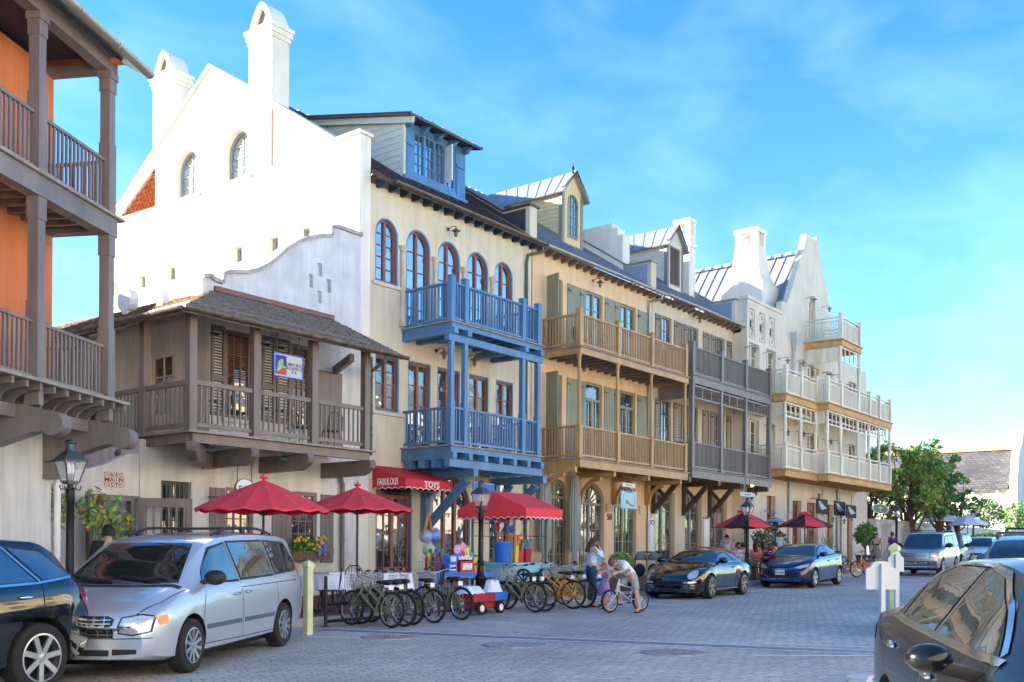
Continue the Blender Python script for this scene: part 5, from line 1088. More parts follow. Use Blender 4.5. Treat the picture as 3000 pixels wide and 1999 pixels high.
def car(label, sp, pm, name='parked_car', cat='car', group=None, style=None, trim=None):
    Ln, Wd = sp['L'], sp['W']; fz_ = {k: pchip(sp[k]) for k in ('zt', 'zs', 'w', 'wr', 'zb')}
    root = E(name, label, cat, group=group); X = lambda xf: Ln / 2 - xf
    xs = set(); x = 0
    while x < Ln: xs.add(round(x, 3)); x += .02 if (x < .3 or x > Ln - .3) else .055
    xs.add(Ln); xs |= {p[0] for p in sp['zt']}; xs = sorted(xs); rings = []
    for xf in xs:
        zt, zs, w, wr, zb = (fz_[k](xf) for k in ('zt', 'zs', 'w', 'wr', 'zb')); zs = min(zs, zt - .01); h = zt - zs; hb = zs - zb; l = lambda t: .95 * w + (wr - .95 * w) * t
        half = [(.5 * w, zb), (.86 * w, zb + .005), (.955 * w, zb + .05), (.985 * w, zb + .28 * hb), (1.0 * w, zb + .55 * hb), (.995 * w, zb + .74 * hb), (.975 * w, zs - .07 * hb), (.95 * w, zs), (l(.13), zs + .13 * h), (l(.5), zs + .5 * h), (l(.84), zs + .82 * h), (l(.97), zs + .93 * h), (wr * .86, zs + .975 * h), (wr * .5, zs + .994 * h)]
        ring = [(0, zb)] + half + [(0, zt)] + [(-a, b) for a, b in half[::-1]]
        rings.append([Vector((X(xf) - sp.get('bow', .12) * (y / (Wd / 2)) ** 2 * max(0, 1 - xf / .9), y, z)) for y, z in ring])
    mb = MB(); ids = [[mb.v(p) for p in r_] for r_ in rings]; n = len(ids[0])
    for A, Bq in zip(ids, ids[1:]):
        for j in range(n): mb.f((A[j], A[(j + 1) % n], Bq[(j + 1) % n], Bq[j]))
    mb.f(ids[0][::-1]); mb.f(ids[-1])
    body = mb.build('body', [pm, WELL], root, smooth=True, merge=False)
    r = sp['r']; wx = (X(sp['fo']), X(sp['fo'] + sp['wb'])); ay = Wd / 2
    cm = MB()
    cut = []
    for xx in wx:
        for s in (-1, 1):
            mbc = MB(); mbc.m = 1; mbc.lathe([(r + sp.get('arch', .05), s * (ay - .3)), (r + sp.get('arch', .05), s * (ay + .2))], (xx, 0, r + .01), 40, 'y'); co = mbc.build('cut', [pm, WELL]); cut.append(co)
            md = body.modifiers.new('b', 'BOOLEAN'); md.object = co; md.operation = 'DIFFERENCE'; md.solver = 'EXACT'
    dg = bpy.context.evaluated_depsgraph_get(); me = bpy.data.meshes.new_from_object(body.evaluated_get(dg)); body.modifiers.clear(); body.data = me
    for co in cut: bpy.data.objects.remove(co)
    try: me.set_sharp_from_angle(angle=R(38))
    except Exception: pass
    bv = BVHTree.FromPolygons([v.co for v in me.vertices], [tuple(p.vertices) for p in me.polygons])
    def patch(nm, polys, axis, m, off=.004, ml=.09, parent=body, th=0):
        mb = MB()
        for poly in polys:
            vs = {}
            def vert(p):
                k = (round(p[0], 4), round(p[1], 4))
                if k not in vs:
                    if axis == 'L': o, d = Vector((p[0], 3, p[1])), Vector((0, -1, 0))
                    elif axis == 'R': o, d = Vector((p[0], -3, p[1])), Vector((0, 1, 0))
                    elif axis == 'F': o, d = Vector((Ln, p[0], p[1])), Vector((-1, 0, 0))
                    elif axis == 'B': o, d = Vector((-Ln, p[0], p[1])), Vector((1, 0, 0))
                    else: o, d = Vector((p[0], p[1], 5)), Vector((0, 0, -1))
                    h = bv.ray_cast(o, d)
                    if h[0] is None:
                        h = bv.find_nearest(o + d * 2.2)
                    nn = h[1] if h[1].dot(d) < 0 else -h[1]
                    vs[k] = mb.v(h[0] + nn * off)
                return vs[k]
            for a, b, c in tripatch(poly, ml): mb.f((vert(a), vert(b), vert(c)))
        return mb.build(nm, m, parent, smooth=60)
    sides = ('L', 'R')
    for poly in sp['dlo']:
        pl = [(X(a), b) for a, b in poly]
        cx_ = sum(a for a, b in pl) / len(pl); cz_ = sum(b for a, b in pl) / len(pl); big = [(a + .035 * (1 if a > cx_ else -1), b + .03 * (1 if b > cz_ else -1)) for a, b in pl]
        for sd_ in sides: patch('window_seal', [big], sd_, DKPL, .002); patch('side_window', [pl], sd_, CARGL2, .009)
    for key, nm in (('ws', 'windscreen'), ('rw', 'rear_window')):
        if key in sp: (xa, ya), (xb, yb) = sp[key]; patch(nm, [[(X(xa), -ya), (X(xa) + sp.get('wsb', .08) * (1 if key == 'ws' else -1), -ya * .4), (X(xa) + sp.get('wsb', .08) * (1 if key == 'ws' else -1), ya * .4), (X(xa), ya), (X(xb), yb), (X(xb), -yb)]], 'T', CARGL)
    if 'rim' in sp:
        for ln in sp['rim']:
            for sd_ in sides: patch('window_trim', [strip([(X(a), b) for a, b in ln], .025)], sd_, trim or CHROME, .007, .12)
    for ln in sp.get('gaps', []):
        for sd_ in sides: patch('panel_gap', [strip([(X(a), b) for a, b in ln], .011)], sd_, GAP, .003, .1)
    for ln in sp.get('tgaps', []): patch('panel_gap', [strip([(X(a), b) for a, b in ln], .011)], 'T', GAP, .003, .1)
    for nm, ax, poly, m in sp.get('bits', []):
        mir = [(-a, b) for a, b in poly]
        if nm == 'headlight':
            cx_ = sum(p[0] for p in poly) / len(poly); cz_ = sum(p[1] for p in poly) / len(poly); bg_ = [(cx_ + (a - cx_) * 1.12, cz_ + (b - cz_) * 1.16) for a, b in poly]
            patch('lamp_seal', [bg_], ax, DKPL, .003, .05); patch('lamp_seal', [[(-a, b) for a, b in bg_]], ax, DKPL, .003, .05)
        if ax == 'S':
            for sd_ in sides: patch(nm, [[(X(a), b) for a, b in poly]], sd_, m, .006)
        elif ax == 'T2': patch(nm, [[(X(a), b) for a, b in poly]], 'T', m, .006); patch(nm, [[(X(a), -b) for a, b in poly]], 'T', m, .006)
        elif ax in 'FB' and poly[0][0] * poly[1][0] >= 0 and min(abs(a) for a, b in poly) > .1: patch(nm, [poly], ax, m, .006, .06); patch(nm, [mir], ax, m, .006, .06)
        else: patch(nm, [poly], ax, m, .006)
    for a, z in sp['handles']:
        for s in (1, -1):
            h = bv.ray_cast(Vector((X(a), 3 * s, z)), Vector((0, -s, 0)))
            if h[0]: mb = MB(); mb.ell(h[0] + Vector((0, .012 * s, 0)), .1, .025, .022, 10, 6); mb.build('door_handle', trim if trim and sp.get('hc') else (CHROME if sp.get('hc') else pm), body, smooth=True)
    for s in (1, -1):
        a, z = sp['mirror']; h = bv.ray_cast(Vector((X(a), 3 * s, z)), Vector((0, -s, 0)))
        if h[0]:
            mb = MB(); c = h[0] + Vector((0, .13 * s, .04)); mb.beam(h[0] - Vector((0, .03 * s, 0)), c, .09, .05); ms = sp.get('ms', 1)
            v0 = len(mb.V); mb.ell(c + Vector((.0, .04 * s, .03)), .075, .13 * ms, .085 * ms, 14, 10)
            for k in range(v0, len(mb.V)):
                v = mb.V[k]
                if v.x < c.x - .03: v.x = c.x - .03
            mb.build('wing_mirror', sp.get('mm') or pm, root, smooth=45)
            mb = MB(); mb.m = 0; cc = c + Vector((-.032, .04 * s, .03)); mb.lathe([(.066 * ms, -.004), (.066 * ms, 0), (.002, 0)], cc, 14, 'x'); mb.build('mirror_glass', CARGL2, root)
    for i, xx in enumerate(wx):
        for s in (1, -1): wheel(root, xx, s * (ay - .115 - sp.get('inset', 0)), r, sp.get('tw', .21), style or dict(n=9, w=.035), sp.get('rimm'))
    if sp.get('rack'):
        xa, xb, yy, = sp['rack']
        for s in (1, -1):
            mb = MB(); pts = []
            for k in range(9):
                t = k / 8; xf = xa + (xb - xa) * t; h = bv.ray_cast(Vector((X(xf), s * yy, 5)), Vector((0, 0, -1))); pts.append(h[0] + Vector((0, 0, .015 + .06 * min(1, 4 * t, 4 * (1 - t)))))
            mb.tube(pts, .02, 6)
            for k in (1, 4, 7): mb.box(pts[k].x - .05, pts[k].x + .05, pts[k].y - .02, pts[k].y + .02, pts[k].z - .085, pts[k].z)
            mb.build('roof_rail', DKPL, root, smooth=True)
        for t in (.3, .7):
            xf = xa + (xb - xa) * t; h = bv.ray_cast(Vector((X(xf), 0, 5)), Vector((0, 0, -1))); mb = MB(); mb.beam((X(xf), -yy, h[0].z + .055), (X(xf), yy, h[0].z + .055), .05, .025); mb.build('roof_bar', DKPL, root)
    if sp.get('wip'):
        for s in (-.1, .52):
            mb = MB(); pts = []
            for k in range(6):
                t = k / 5; xf = sp['ws'][0][0] - .02 + .1 * t; yy = s - .55 * t; h = bv.ray_cast(Vector((X(xf), yy, 5)), Vector((0, 0, -1))); pts.append(h[0] + Vector((0, 0, .025)))
            mb.tube(pts, .012, 5); mb.build('wiper', DKPL, root)
    mb = MB(); mb.box(-Ln / 2 + .5, Ln / 2 - .5, -Wd / 2 + .25, Wd / 2 - .25, sp['zb'][1][1] - .06, sp['zb'][1][1] + .05); mb.build('underbody', WELL, root)
    root['sp'] = 0; del root['sp']
    return root, patch, bv
def stand(root, x, y, head):
    """put a vehicle on the sloping street, nose along head (degrees)"""
    up = Vector((-.016, 0, 1)).normalized(); f = Vector((math.cos(R(head)), math.sin(R(head)), 0)); f = (f - up * f.dot(up)).normalized(); l = up.cross(f)
    root.location = (x, y, gz(x) + .004); root.rotation_euler = Matrix((f, l, up)).transposed().to_euler()
def bywheels(root, sp, pf, pr, side, h=.0, head=None):
    """side: +1 when the car's left wheels are the ones seen"""
    a = onG(*pf); b = onG(*pr)
    hd = math.degrees(math.atan2(a.y - b.y, a.x - b.x)) if head is None else head
    f = Vector((math.cos(R(hd)), math.sin(R(hd)), 0)); l = Vector((-f.y, f.x, 0)); m = (a + b) / 2 if head is None else None
    xm = (sp['L'] / 2 - sp['fo'] - sp['wb'] / 2); w = sp['W'] / 2 - .06
    if head is None: c = m - l * side * w - f * xm
    else: c = a - l * side * w - f * (sp['L'] / 2 - sp['fo'])
    stand(root, c.x, c.y, hd); return c, hd
rect = lambda a, b, c, d: [(a, c), (b, c), (b, d), (a, d)]
# --- silver minivan
VAN = dict(L=5.08, W=1.99, wb=3.03, fo=.98, r=.335, bow=.2, tw=.22,
 zt=[(0, .62), (.03, .74), (.12, .83), (.5, .97), (.98, 1.09), (1.45, 1.38), (1.92, 1.62), (2.3, 1.7), (3.2, 1.745), (4.3, 1.72), (4.72, 1.64), (4.93, 1.3), (5.02, .95), (5.08, .62)],
 zs=[(0, .58), (.1, .74), (.5, .9), (1.0, 1.0), (2, 1.04), (4.4, 1.1), (4.9, 1.08), (5.08, .6)],
 w=[(0, .78), (.1, .88), (.4, .97), (1, .99), (4.2, .995), (4.8, .95), (5.0, .9), (5.08, .84)], wr=[(0, .66), (1.0, .74), (1.5, .7), (2, .7), (4.3, .72), (4.9, .74), (5.08, .72)],
 zb=[(0, .26), (.5, .2), (4.5, .22), (5.08, .34)],
 dlo=[[(1.42, 1.09), (1.56, 1.27), (1.92, 1.5), (2.36, 1.575), (2.42, 1.09)], [(2.52, 1.1), (2.46, 1.585), (3.62, 1.6), (3.66, 1.12)], [(3.76, 1.13), (3.72, 1.6), (4.5, 1.56), (4.72, 1.3), (4.7, 1.17)]],
 ws=((1.02, .77), (1.84, .57)), rw=((4.95, .6), (4.78, .55)),
 gaps=[[(1.3, .32), (1.28, .7), (1.4, 1.04)], [(2.48, .3), (2.47, 1.06)], [(1.3, .32), (2.48, .3)], [(2.48, .3), (3.7, .3)], [(3.72, .3), (3.75, .7), (3.72, 1.08)], [(2.5, .98), (4.6, 1.0)]],
 tgaps=[[(.16, .7), (.45, .84), (.95, .9)], [(.16, -.7), (.45, -.84), (.95, -.9)]],
 bits=[('grille', 'F', [(-.42, .5), (.42, .5), (.47, .72), (.4, .755), (-.4, .755), (-.47, .72)], DKPL), ('headlight', 'F', [(.5, .56), (.56, .73), (.74, .76), (.86, .74), (.84, .58), (.66, .54)], LAMP), ('indicator', 'S', [(.3, .64), (.26, .75), (.42, .76), (.42, .66)], AMBER), ('bumper_vent', 'F', [(.42, .3), (.72, .32), (.72, .37), (.42, .37)], DKPL), ('lower_grille', 'F', rect(-.38, .38, .29, .36), DKPL), ('bumper_seam', 'F', strip([(-.86, .5), (-.5, .49), (.5, .49), (.86, .5)], .01), GAP), ('cowl', 'T', rect(0, 1, 0, 1), DKPL), ('side_moulding', 'S', rect(1.36, 2.44, .5, .56), mat('grey_moulding', '5a5f68', .5, .2, var=0)), ('side_moulding', 'S', rect(2.52, 3.68, .5, .56), mat('grey_moulding', '5a5f68')), ('tail_light', 'S', [(4.88, .85), (4.86, 1.25), (4.96, 1.2), (5.02, .85)], TAIL), ('fuel_flap', 'S', [(4.28 + .09 * math.cos(t), .9 + .09 * math.sin(t)) for t in [k * .524 for k in range(12)]], carpaint('silver_paint', 'b4bcc6', .45, .3))],
 handles=[(2.28, .9), (2.66, .91)], hc=1, mirror=(1.42, 1.08), mm=DKPL, ms=1.15, rack=(2.3, 4.4, .6), wip=1)
VAN['bits'] = [b for b in VAN['bits'] if b[0] != 'cowl'] + [('cowl', 'T', [(2.54 - 1.0 + .1, -.84), (2.54 - .86, -.5), (2.54 - .84, 0), (2.54 - .86, .5), (2.54 - .9, .84), (2.54 - .99, .84), (2.54 - .91, .3), (2.54 - .91, -.3), (2.54 - .99, -.84)], DKPL)]
SILV = carpaint('silver_paint', 'b4bcc6', .45, .3)
van, pt, _ = car('silver minivan parked at an angle beside the pale yellow post', VAN, SILV, 'minivan', 'minivan', style=dict(n=10, w=.045))
g = [o for o in van.children_recursive if o.name.startswith('grille')][0]
for k in range(5): pt('grille_bar', [rect(-.43, .43, .525 + k * .045, .54 + k * .045)], 'F', CHROME if k == 4 else ALLOY, .012, .1, g)
for k in range(-3, 4): pt('grille_bar', [rect(k * .12 - .006, k * .12 + .006, .51, .745)], 'F', ALLOY, .011, .1, g)
bywheels(van, VAN, (556, 1971), (835, 1903), 1, head=209.7)
# --- black sports coupe
COU = dict(L=4.43, W=1.82, wb=2.35, fo=.95, r=.325, bow=.3, tw=.24, arch=.045,
 zt=[(0, .5), (.05, .6), (.35, .73), (.9, .86), (1.35, .95), (1.75, 1.13), (2.15, 1.27), (2.5, 1.3), (2.9, 1.27), (3.5, 1.1), (4.0, .92), (4.3, .78), (4.43, .6)],
 zs=[(0, .46), (.3, .66), (.9, .84), (1.4, .9), (2.2, .9), (3.0, .92), (3.8, .86), (4.3, .7), (4.43, .5)],
 w=[(0, .6), (.15, .74), (.5, .86), (.95, .9), (1.8, .87), (2.6, .88), (3.3, .925), (3.9, .88), (4.25, .78), (4.43, .68)], wr=[(0, .5), (1.3, .66), (1.8, .58), (2.3, .53), (2.8, .53), (3.5, .6), (4.1, .7), (4.43, .6)],
 zb=[(0, .22), (.4, .16), (4, .17), (4.43, .3)],
 dlo=[[(1.62, .97), (1.95, 1.13), (2.3, 1.2), (2.62, 1.21), (2.72, .98)], [(2.79, .98), (2.7, 1.21), (3.0, 1.17), (3.38, 1.03), (3.3, .985)]], ws=((1.36, .68), (2.1, .48)), rw=((3.55, .5), (2.95, .45)), wsb=.1,
 rim=[[(1.62, .955), (2.72, .965), (3.3, .97), (3.42, 1.03)]], gaps=[[(1.5, .3), (1.48, .6), (1.55, .93)], [(2.72, .26), (2.78, .6), (2.76, .96)], [(1.5, .3), (2.72, .26)]], tgaps=[[(.12, .4), (.5, .5), (1.3, .6)], [(.12, -.4), (.5, -.5), (1.3, -.6)]],
 bits=[('headlight', 'F', [(.63 + .105 * math.cos(t), .655 + .12 * math.sin(t)) for t in [k * .4488 for k in range(14)]], LAMP), ('air_intake', 'F', [(.34, .25), (.72, .27), (.74, .42), (.4, .42)], DKPL), ('lower_grille', 'F', rect(-.3, .3, .22, .31), DKPL), ('indicator', 'F', [(.42, .44), (.74, .44), (.74, .475), (.44, .475)], LAMP), ('side_marker', 'S', rect(.42, .6, .54, .58), AMBER), ('rocker_strip', 'S', strip([(1.32, .235), (2.9, .235)], .02), ALLOY), ('tail_light', 'S', [(4.15, .68), (4.1, .74), (4.33, .72), (4.35, .64)], TAIL)],
 handles=[(2.6, .82)], mirror=(1.66, .95), ms=1.05, wip=0, rimm=mat('grey_alloy', '9a968f', .35, .7, var=0), inset=-.01)
coupe, pt, _ = car('low black sports coupe with round headlamps parked by the double stroller', COU, carpaint('black_paint', '07080a', .0, .12), style=dict(n=5, w=.03, dbl=1, spread=1.7, rim=.74))
for b in [o for o in coupe.children_recursive if o.name.startswith('air_intake')]:
    s = 1 if sum((Vector(c).y for c in b.bound_box)) > 0 else -1
    for k in range(3): pt('intake_bar', [[(s * .4, .29 + k * .04), (s * .7, .3 + k * .04), (s * .7, .312 + k * .04), (s * .4, .302 + k * .04)]], 'F', ALLOY, .012, .1, b)
CC = onG(2055, 1755); stand(coupe, 25.7, 13.3, 184)
# --- dark blue sedan
SED = dict(L=4.54, W=1.78, wb=2.7, fo=.9, r=.32, bow=.26, tw=.2,
 zt=[(0, .56), (.04, .68), (.2, .79), (.7, .93), (1.12, 1.02), (1.6, 1.27), (1.95, 1.4), (2.4, 1.44), (2.9, 1.42), (3.4, 1.28), (3.95, 1.08), (4.35, 1.06), (4.48, .95), (4.54, .6)],
 zs=[(0, .52), (.3, .74), (1.1, .95), (2.2, .98), (3.5, 1.03), (4.2, 1.03), (4.45, .9), (4.54, .55)],
 w=[(0, .64), (.12, .74), (.45, .86), (.9, .89), (2.5, .885), (3.7, .89), (4.2, .84), (4.54, .72)], wr=[(0, .5), (1.1, .68), (1.6, .6), (2.2, .56), (3, .57), (3.9, .66), (4.54, .6)],
 zb=[(0, .24), (.4, .19), (4.1, .2), (4.54, .33)],
 dlo=[[(1.42, 1.04), (1.78, 1.24), (2.15, 1.34), (2.42, 1.355), (2.46, 1.06)], [(2.53, 1.06), (2.49, 1.355), (2.9, 1.33), (3.35, 1.2), (3.5, 1.11)]], ws=((1.16, .74), (1.9, .53)), rw=((3.85, .55), (3.3, .5)), wsb=.1,
 gaps=[[(1.35, .3), (1.33, .65), (1.38, .98)], [(2.48, .28), (2.49, 1.03)], [(3.42, .5), (3.58, .8), (3.52, 1.06)], [(1.35, .3), (2.48, .28), (3.25, .3), (3.42, .5)]], tgaps=[[(.15, .5), (.5, .66), (1.1, .76)], [(.15, -.5), (.5, -.66), (1.1, -.76)]],
 rim=[], bits=[('headlight', 'F', [(.42, .66), (.5, .7), (.66, .76), (.8, .8), (.79, .7), (.6, .64)], LAMP), ('grille', 'F', [(-.42, .64), (-.38, .69), (.38, .69), (.42, .64), (.2, .61), (-.2, .61)], DKPL), ('chrome_bar', 'F', strip([(-.44, .665), (-.2, .63), (.2, .63), (.44, .665)], .025), CHROME), ('lower_grille', 'F', [(-.52, .45), (.52, .45), (.4, .31), (-.4, .31)], DKPL), ('chrome_lip', 'F', strip([(-.56, .47), (-.42, .31), (.42, .31), (.56, .47)], .03), CHROME), ('fog_lamp', 'F', [(.58, .38), (.74, .46), (.75, .38), (.62, .34)], DKPL), ('tail_light', 'S', [(4.1, .86), (4.05, .93), (4.45, .95), (4.42, .84)], TAIL), ('rocker_strip', 'S', strip([(1.4, .29), (3.2, .31)], .015), ALLOY)],
 handles=[(2.3, .86), (3.32, .9)], mirror=(1.45, 1.02), wip=0)
sedan, pt, _ = car('dark blue four door sedan with white front number plate parked at the restaurant', SED, carpaint('blue_paint', '10184a', .45, .2), style=dict(n=5, w=.055, dbl=1, spread=1.3, rim=.7))
def plate(root, pos, d, s, w=.31, h=.155):
    mb = MB(); p = Vector(pos); d = Vector(d).normalized(); sd = Vector((-d.y, d.x, 0)); ml = MB(); mb.beam(p, p + d * .012, w, h)
    text(ml, s, h * .52, lambda x, y, z: p + d * (.016 + z) + sd * x * .92 + Vector((0, 0, y - h * .2)), .002); o = mb.build('number_plate', WHITE, root); ml.build('plate_lettering', mat('navy_ink', '1b2450', .6, var=0), o)
plate(sedan, (SED['L'] / 2 - .0, 0, .52), (1, 0, 0), 'EXY·0569')
stand(sedan, 33.0, 13.2, 184)
# --- silver boxy off-roader
BOX = dict(L=4.85, W=1.92, wb=2.88, fo=.85, r=.375, bow=.16, tw=.24, arch=.06,
 zt=[(0, .7), (.03, .98), (.12, 1.06), (.7, 1.14), (1.3, 1.2), (1.65, 1.55), (1.95, 1.8), (2.2, 1.85), (3.2, 1.89), (4.5, 1.89), (4.7, 1.8), (4.8, 1.2), (4.85, .8)],
 zs=[(0, .66), (.1, .98), (.7, 1.08), (1.4, 1.13), (4.6, 1.16), (4.85, .75)], w=[(0, .84), (.1, .9), (.5, .95), (4.4, .95), (4.75, .92), (4.85, .87)], wr=[(0, .74), (1.3, .78), (1.8, .74), (2.2, .73), (4.6, .74), (4.85, .74)],
 zb=[(0, .38), (.4, .3), (4.4, .32), (4.85, .45)],
 dlo=[[(1.66, 1.22), (1.86, 1.5), (2.06, 1.66), (2.5, 1.7), (2.52, 1.22)], [(2.6, 1.22), (2.58, 1.7), (3.5, 1.71), (3.5, 1.24)], [(3.62, 1.24), (3.6, 1.72), (4.5, 1.74), (4.62, 1.28)]], ws=((1.32, .8), (1.9, .68)), rw=((4.79, .6), (4.72, .6)), wsb=.05,
 gaps=[[(1.6, .4), (1.58, 1.16)], [(2.56, .38), (2.55, 1.2)], [(3.55, .6), (3.56, 1.22)], [(1.6, .4), (2.56, .38)]], tgaps=[[(.1, .66), (.6, .74), (1.3, .8)], [(.1, -.66), (.6, -.74), (1.3, -.8)]],
 bits=[('headlight', 'F', rect(.56, .82, .8, 1.0), LAMP), ('grille', 'F', rect(-.5, .5, .78, .98), ALLOY), ('lower_bumper', 'F', rect(-.84, .84, .42, .64), mat('grey_bumper', '55585c', .6, .1, var=0)), ('bumper_vent', 'F', rect(-.44, .44, .44, .6), ALLOY), ('fog_lamp', 'F', rect(.56, .68, .5, .6), LAMP), ('indicator', 'S', rect(.12, .3, .82, 1.0), AMBER), ('tail_light', 'S', rect(4.7, 4.8, .9, 1.5), TAIL)],
 handles=[(2.4, 1.0), (3.36, 1.02)], mirror=(1.62, 1.22), mm=DKPL, ms=1.25, rack=(2.3, 4.5, .66))
GOLD = carpaint('champagne_paint', 'a39d96', .6, .3)
offr, pt, _ = car('boxy silver off-roader facing the camera with chrome slatted grille', BOX, GOLD, 'parked_car', 'suv', style=dict(n=7, w=.05, rim=.68))
g = [o for o in offr.children_recursive if o.name.startswith('grille')][0]
for k in range(3): pt('grille_slot', [rect(-.47, .47, .805 + k * .06, .83 + k * .06)], 'F', DKPL, .012, .1, g)
mb = MB(); 
stand(offr, 46.0, 12.7, 184)
# --- brown open off-roader behind it, white car, far cars
JEP = dict(BOX, L=4.1, W=1.85, wb=2.42, fo=.7, zt=[(0, .8), (.05, 1.02), (.8, 1.12), (1.3, 1.16), (1.5, 1.5), (1.62, 1.78), (1.9, 1.82), (3.8, 1.82), (4.0, 1.75), (4.06, 1.1), (4.1, .8)], zs=[(0, .76), (.1, 1.0), (1.3, 1.1), (3.9, 1.12), (4.1, .75)], w=[(0, .72), (.3, .8), (.9, .9), (4.0, .92), (4.1, .9)], wr=[(0, .6), (1.2, .68), (1.6, .7), (4.1, .72)], zb=[(0, .5), (.4, .42), (3.8, .42), (4.1, .5)],
 dlo=[[(1.5, 1.18), (1.62, 1.66), (2.5, 1.7), (2.55, 1.18)], [(2.7, 1.18), (2.68, 1.7), (3.85, 1.7), (3.95, 1.2)]], ws=((1.32, .66), (1.6, .64)), rw=((4.08, .6), (4.01, .6)), gaps=[[(1.45, .5), (1.45, 1.12)], [(2.6, .5), (2.6, 1.14)]], tgaps=[], bits=[('headlight', 'F', [(.5 + .1 * math.cos(t), .86 + .1 * math.sin(t)) for t in [k * .4488 for k in range(14)]], LAMP), ('tail_light', 'S', rect(3.98, 4.06, .9, 1.1), TAIL)], handles=[(2.45, 1.0)], mirror=(1.5, 1.16), rack=None)
jeep, pt, _ = car('brown off-roader with black soft top half hidden behind the silver off-roader', JEP, carpaint('brown_paint', '7d6656', .3, .35), 'parked_car', 'suv', style=dict(n=5, w=.07))
pt('soft_top', [[(JEP['L'] / 2 - a, b) for a, b in ((1.6, -.72), (4.0, -.72), (4.0, .72), (1.6, .72))]], 'T', mat('black_canvas', '1c1c1e', .9, var=.1), .02, .2)
stand(jeep, 54.0, 13.9, 184)
HAT = dict(BOX, W=1.82, L=4.5, fo=.85, wb=2.65, r=.33, arch=.05, zt=[(0, .62), (.04, .8), (.3, .92), (1.0, 1.08), (1.2, 1.12), (1.7, 1.45), (2.1, 1.6), (2.6, 1.66), (3.8, 1.63), (4.2, 1.5), (4.42, 1.1), (4.5, .7)], zs=[(0, .58), (.3, .86), (1.2, 1.02), (4.2, 1.1), (4.4, .98), (4.5, .6)], w=[(0, .7), (.15, .8), (.5, .9), (4, .91), (4.4, .85), (4.5, .8)], wr=[(0, .6), (1.1, .72), (1.7, .66), (2.3, .62), (4, .64), (4.5, .66)], zb=[(0, .28), (.4, .22), (4.1, .24), (4.5, .36)],
 dlo=[[(1.5, 1.1), (1.85, 1.36), (2.15, 1.5), (2.5, 1.54), (2.55, 1.12)], [(2.63, 1.12), (2.58, 1.54), (3.3, 1.54), (3.4, 1.14)], [(3.5, 1.15), (3.42, 1.54), (3.9, 1.5), (4.2, 1.28)]], ws=((1.22, .76), (2.05, .58)), rw=((4.4, .55), (4.25, .55)), gaps=[[(1.45, .34), (1.42, 1.04)], [(2.58, .32), (2.58, 1.1)]], tgaps=[[(.15, .56), (.5, .68), (1.15, .78)], [(.15, -.56), (.5, -.68), (1.15, -.78)]],
 bits=[('headlight', 'F', [(.44, .72), (.56, .84), (.8, .88), (.8, .76), (.6, .7)], LAMP), ('grille', 'F', rect(-.4, .4, .68, .8), DKPL), ('lower_grille', 'F', rect(-.5, .5, .34, .46), DKPL), ('tail_light', 'S', [(4.2, .9), (4.15, 1.2), (4.34, 1.2), (4.38, .92)], TAIL)], handles=[(2.4, .94), (3.3, .97)], mirror=(1.52, 1.1), mm=None, rack=None, ms=1.1)
wcar, pt, _ = car('white hatchback far down the street right of the brown off-roader', HAT, carpaint('white_car_paint', 'd8dde2', .1, .25)); stand(wcar, 58.5, 13.4, 184)
# --- dark estate with roof rails behind the black sedan
EST = dict(HAT, rack=(2.3, 4.1, .58), mm=carpaint('silver_mirror', 'b3b3ae', .3, .3))
est, pt, _ = car('grey estate car with roof rails facing the camera behind the black sedan', EST, carpaint('steel_blue_paint', '909ba8', .55, .3), style=dict(n=5, w=.06)); stand(est, 17.9, 3.25, 190)
est2, pt, _ = car('blue car roof with black rails showing above the grey estate', dict(HAT, rack=(2.3, 4.1, .58), zt=[(a, b * 1.08) for a, b in HAT['zt']]), carpaint('teal_blue_paint', '2f4a66', .5, .3), style=dict(n=5, w=.06)); stand(est2, 25.0, 4.6, 190)
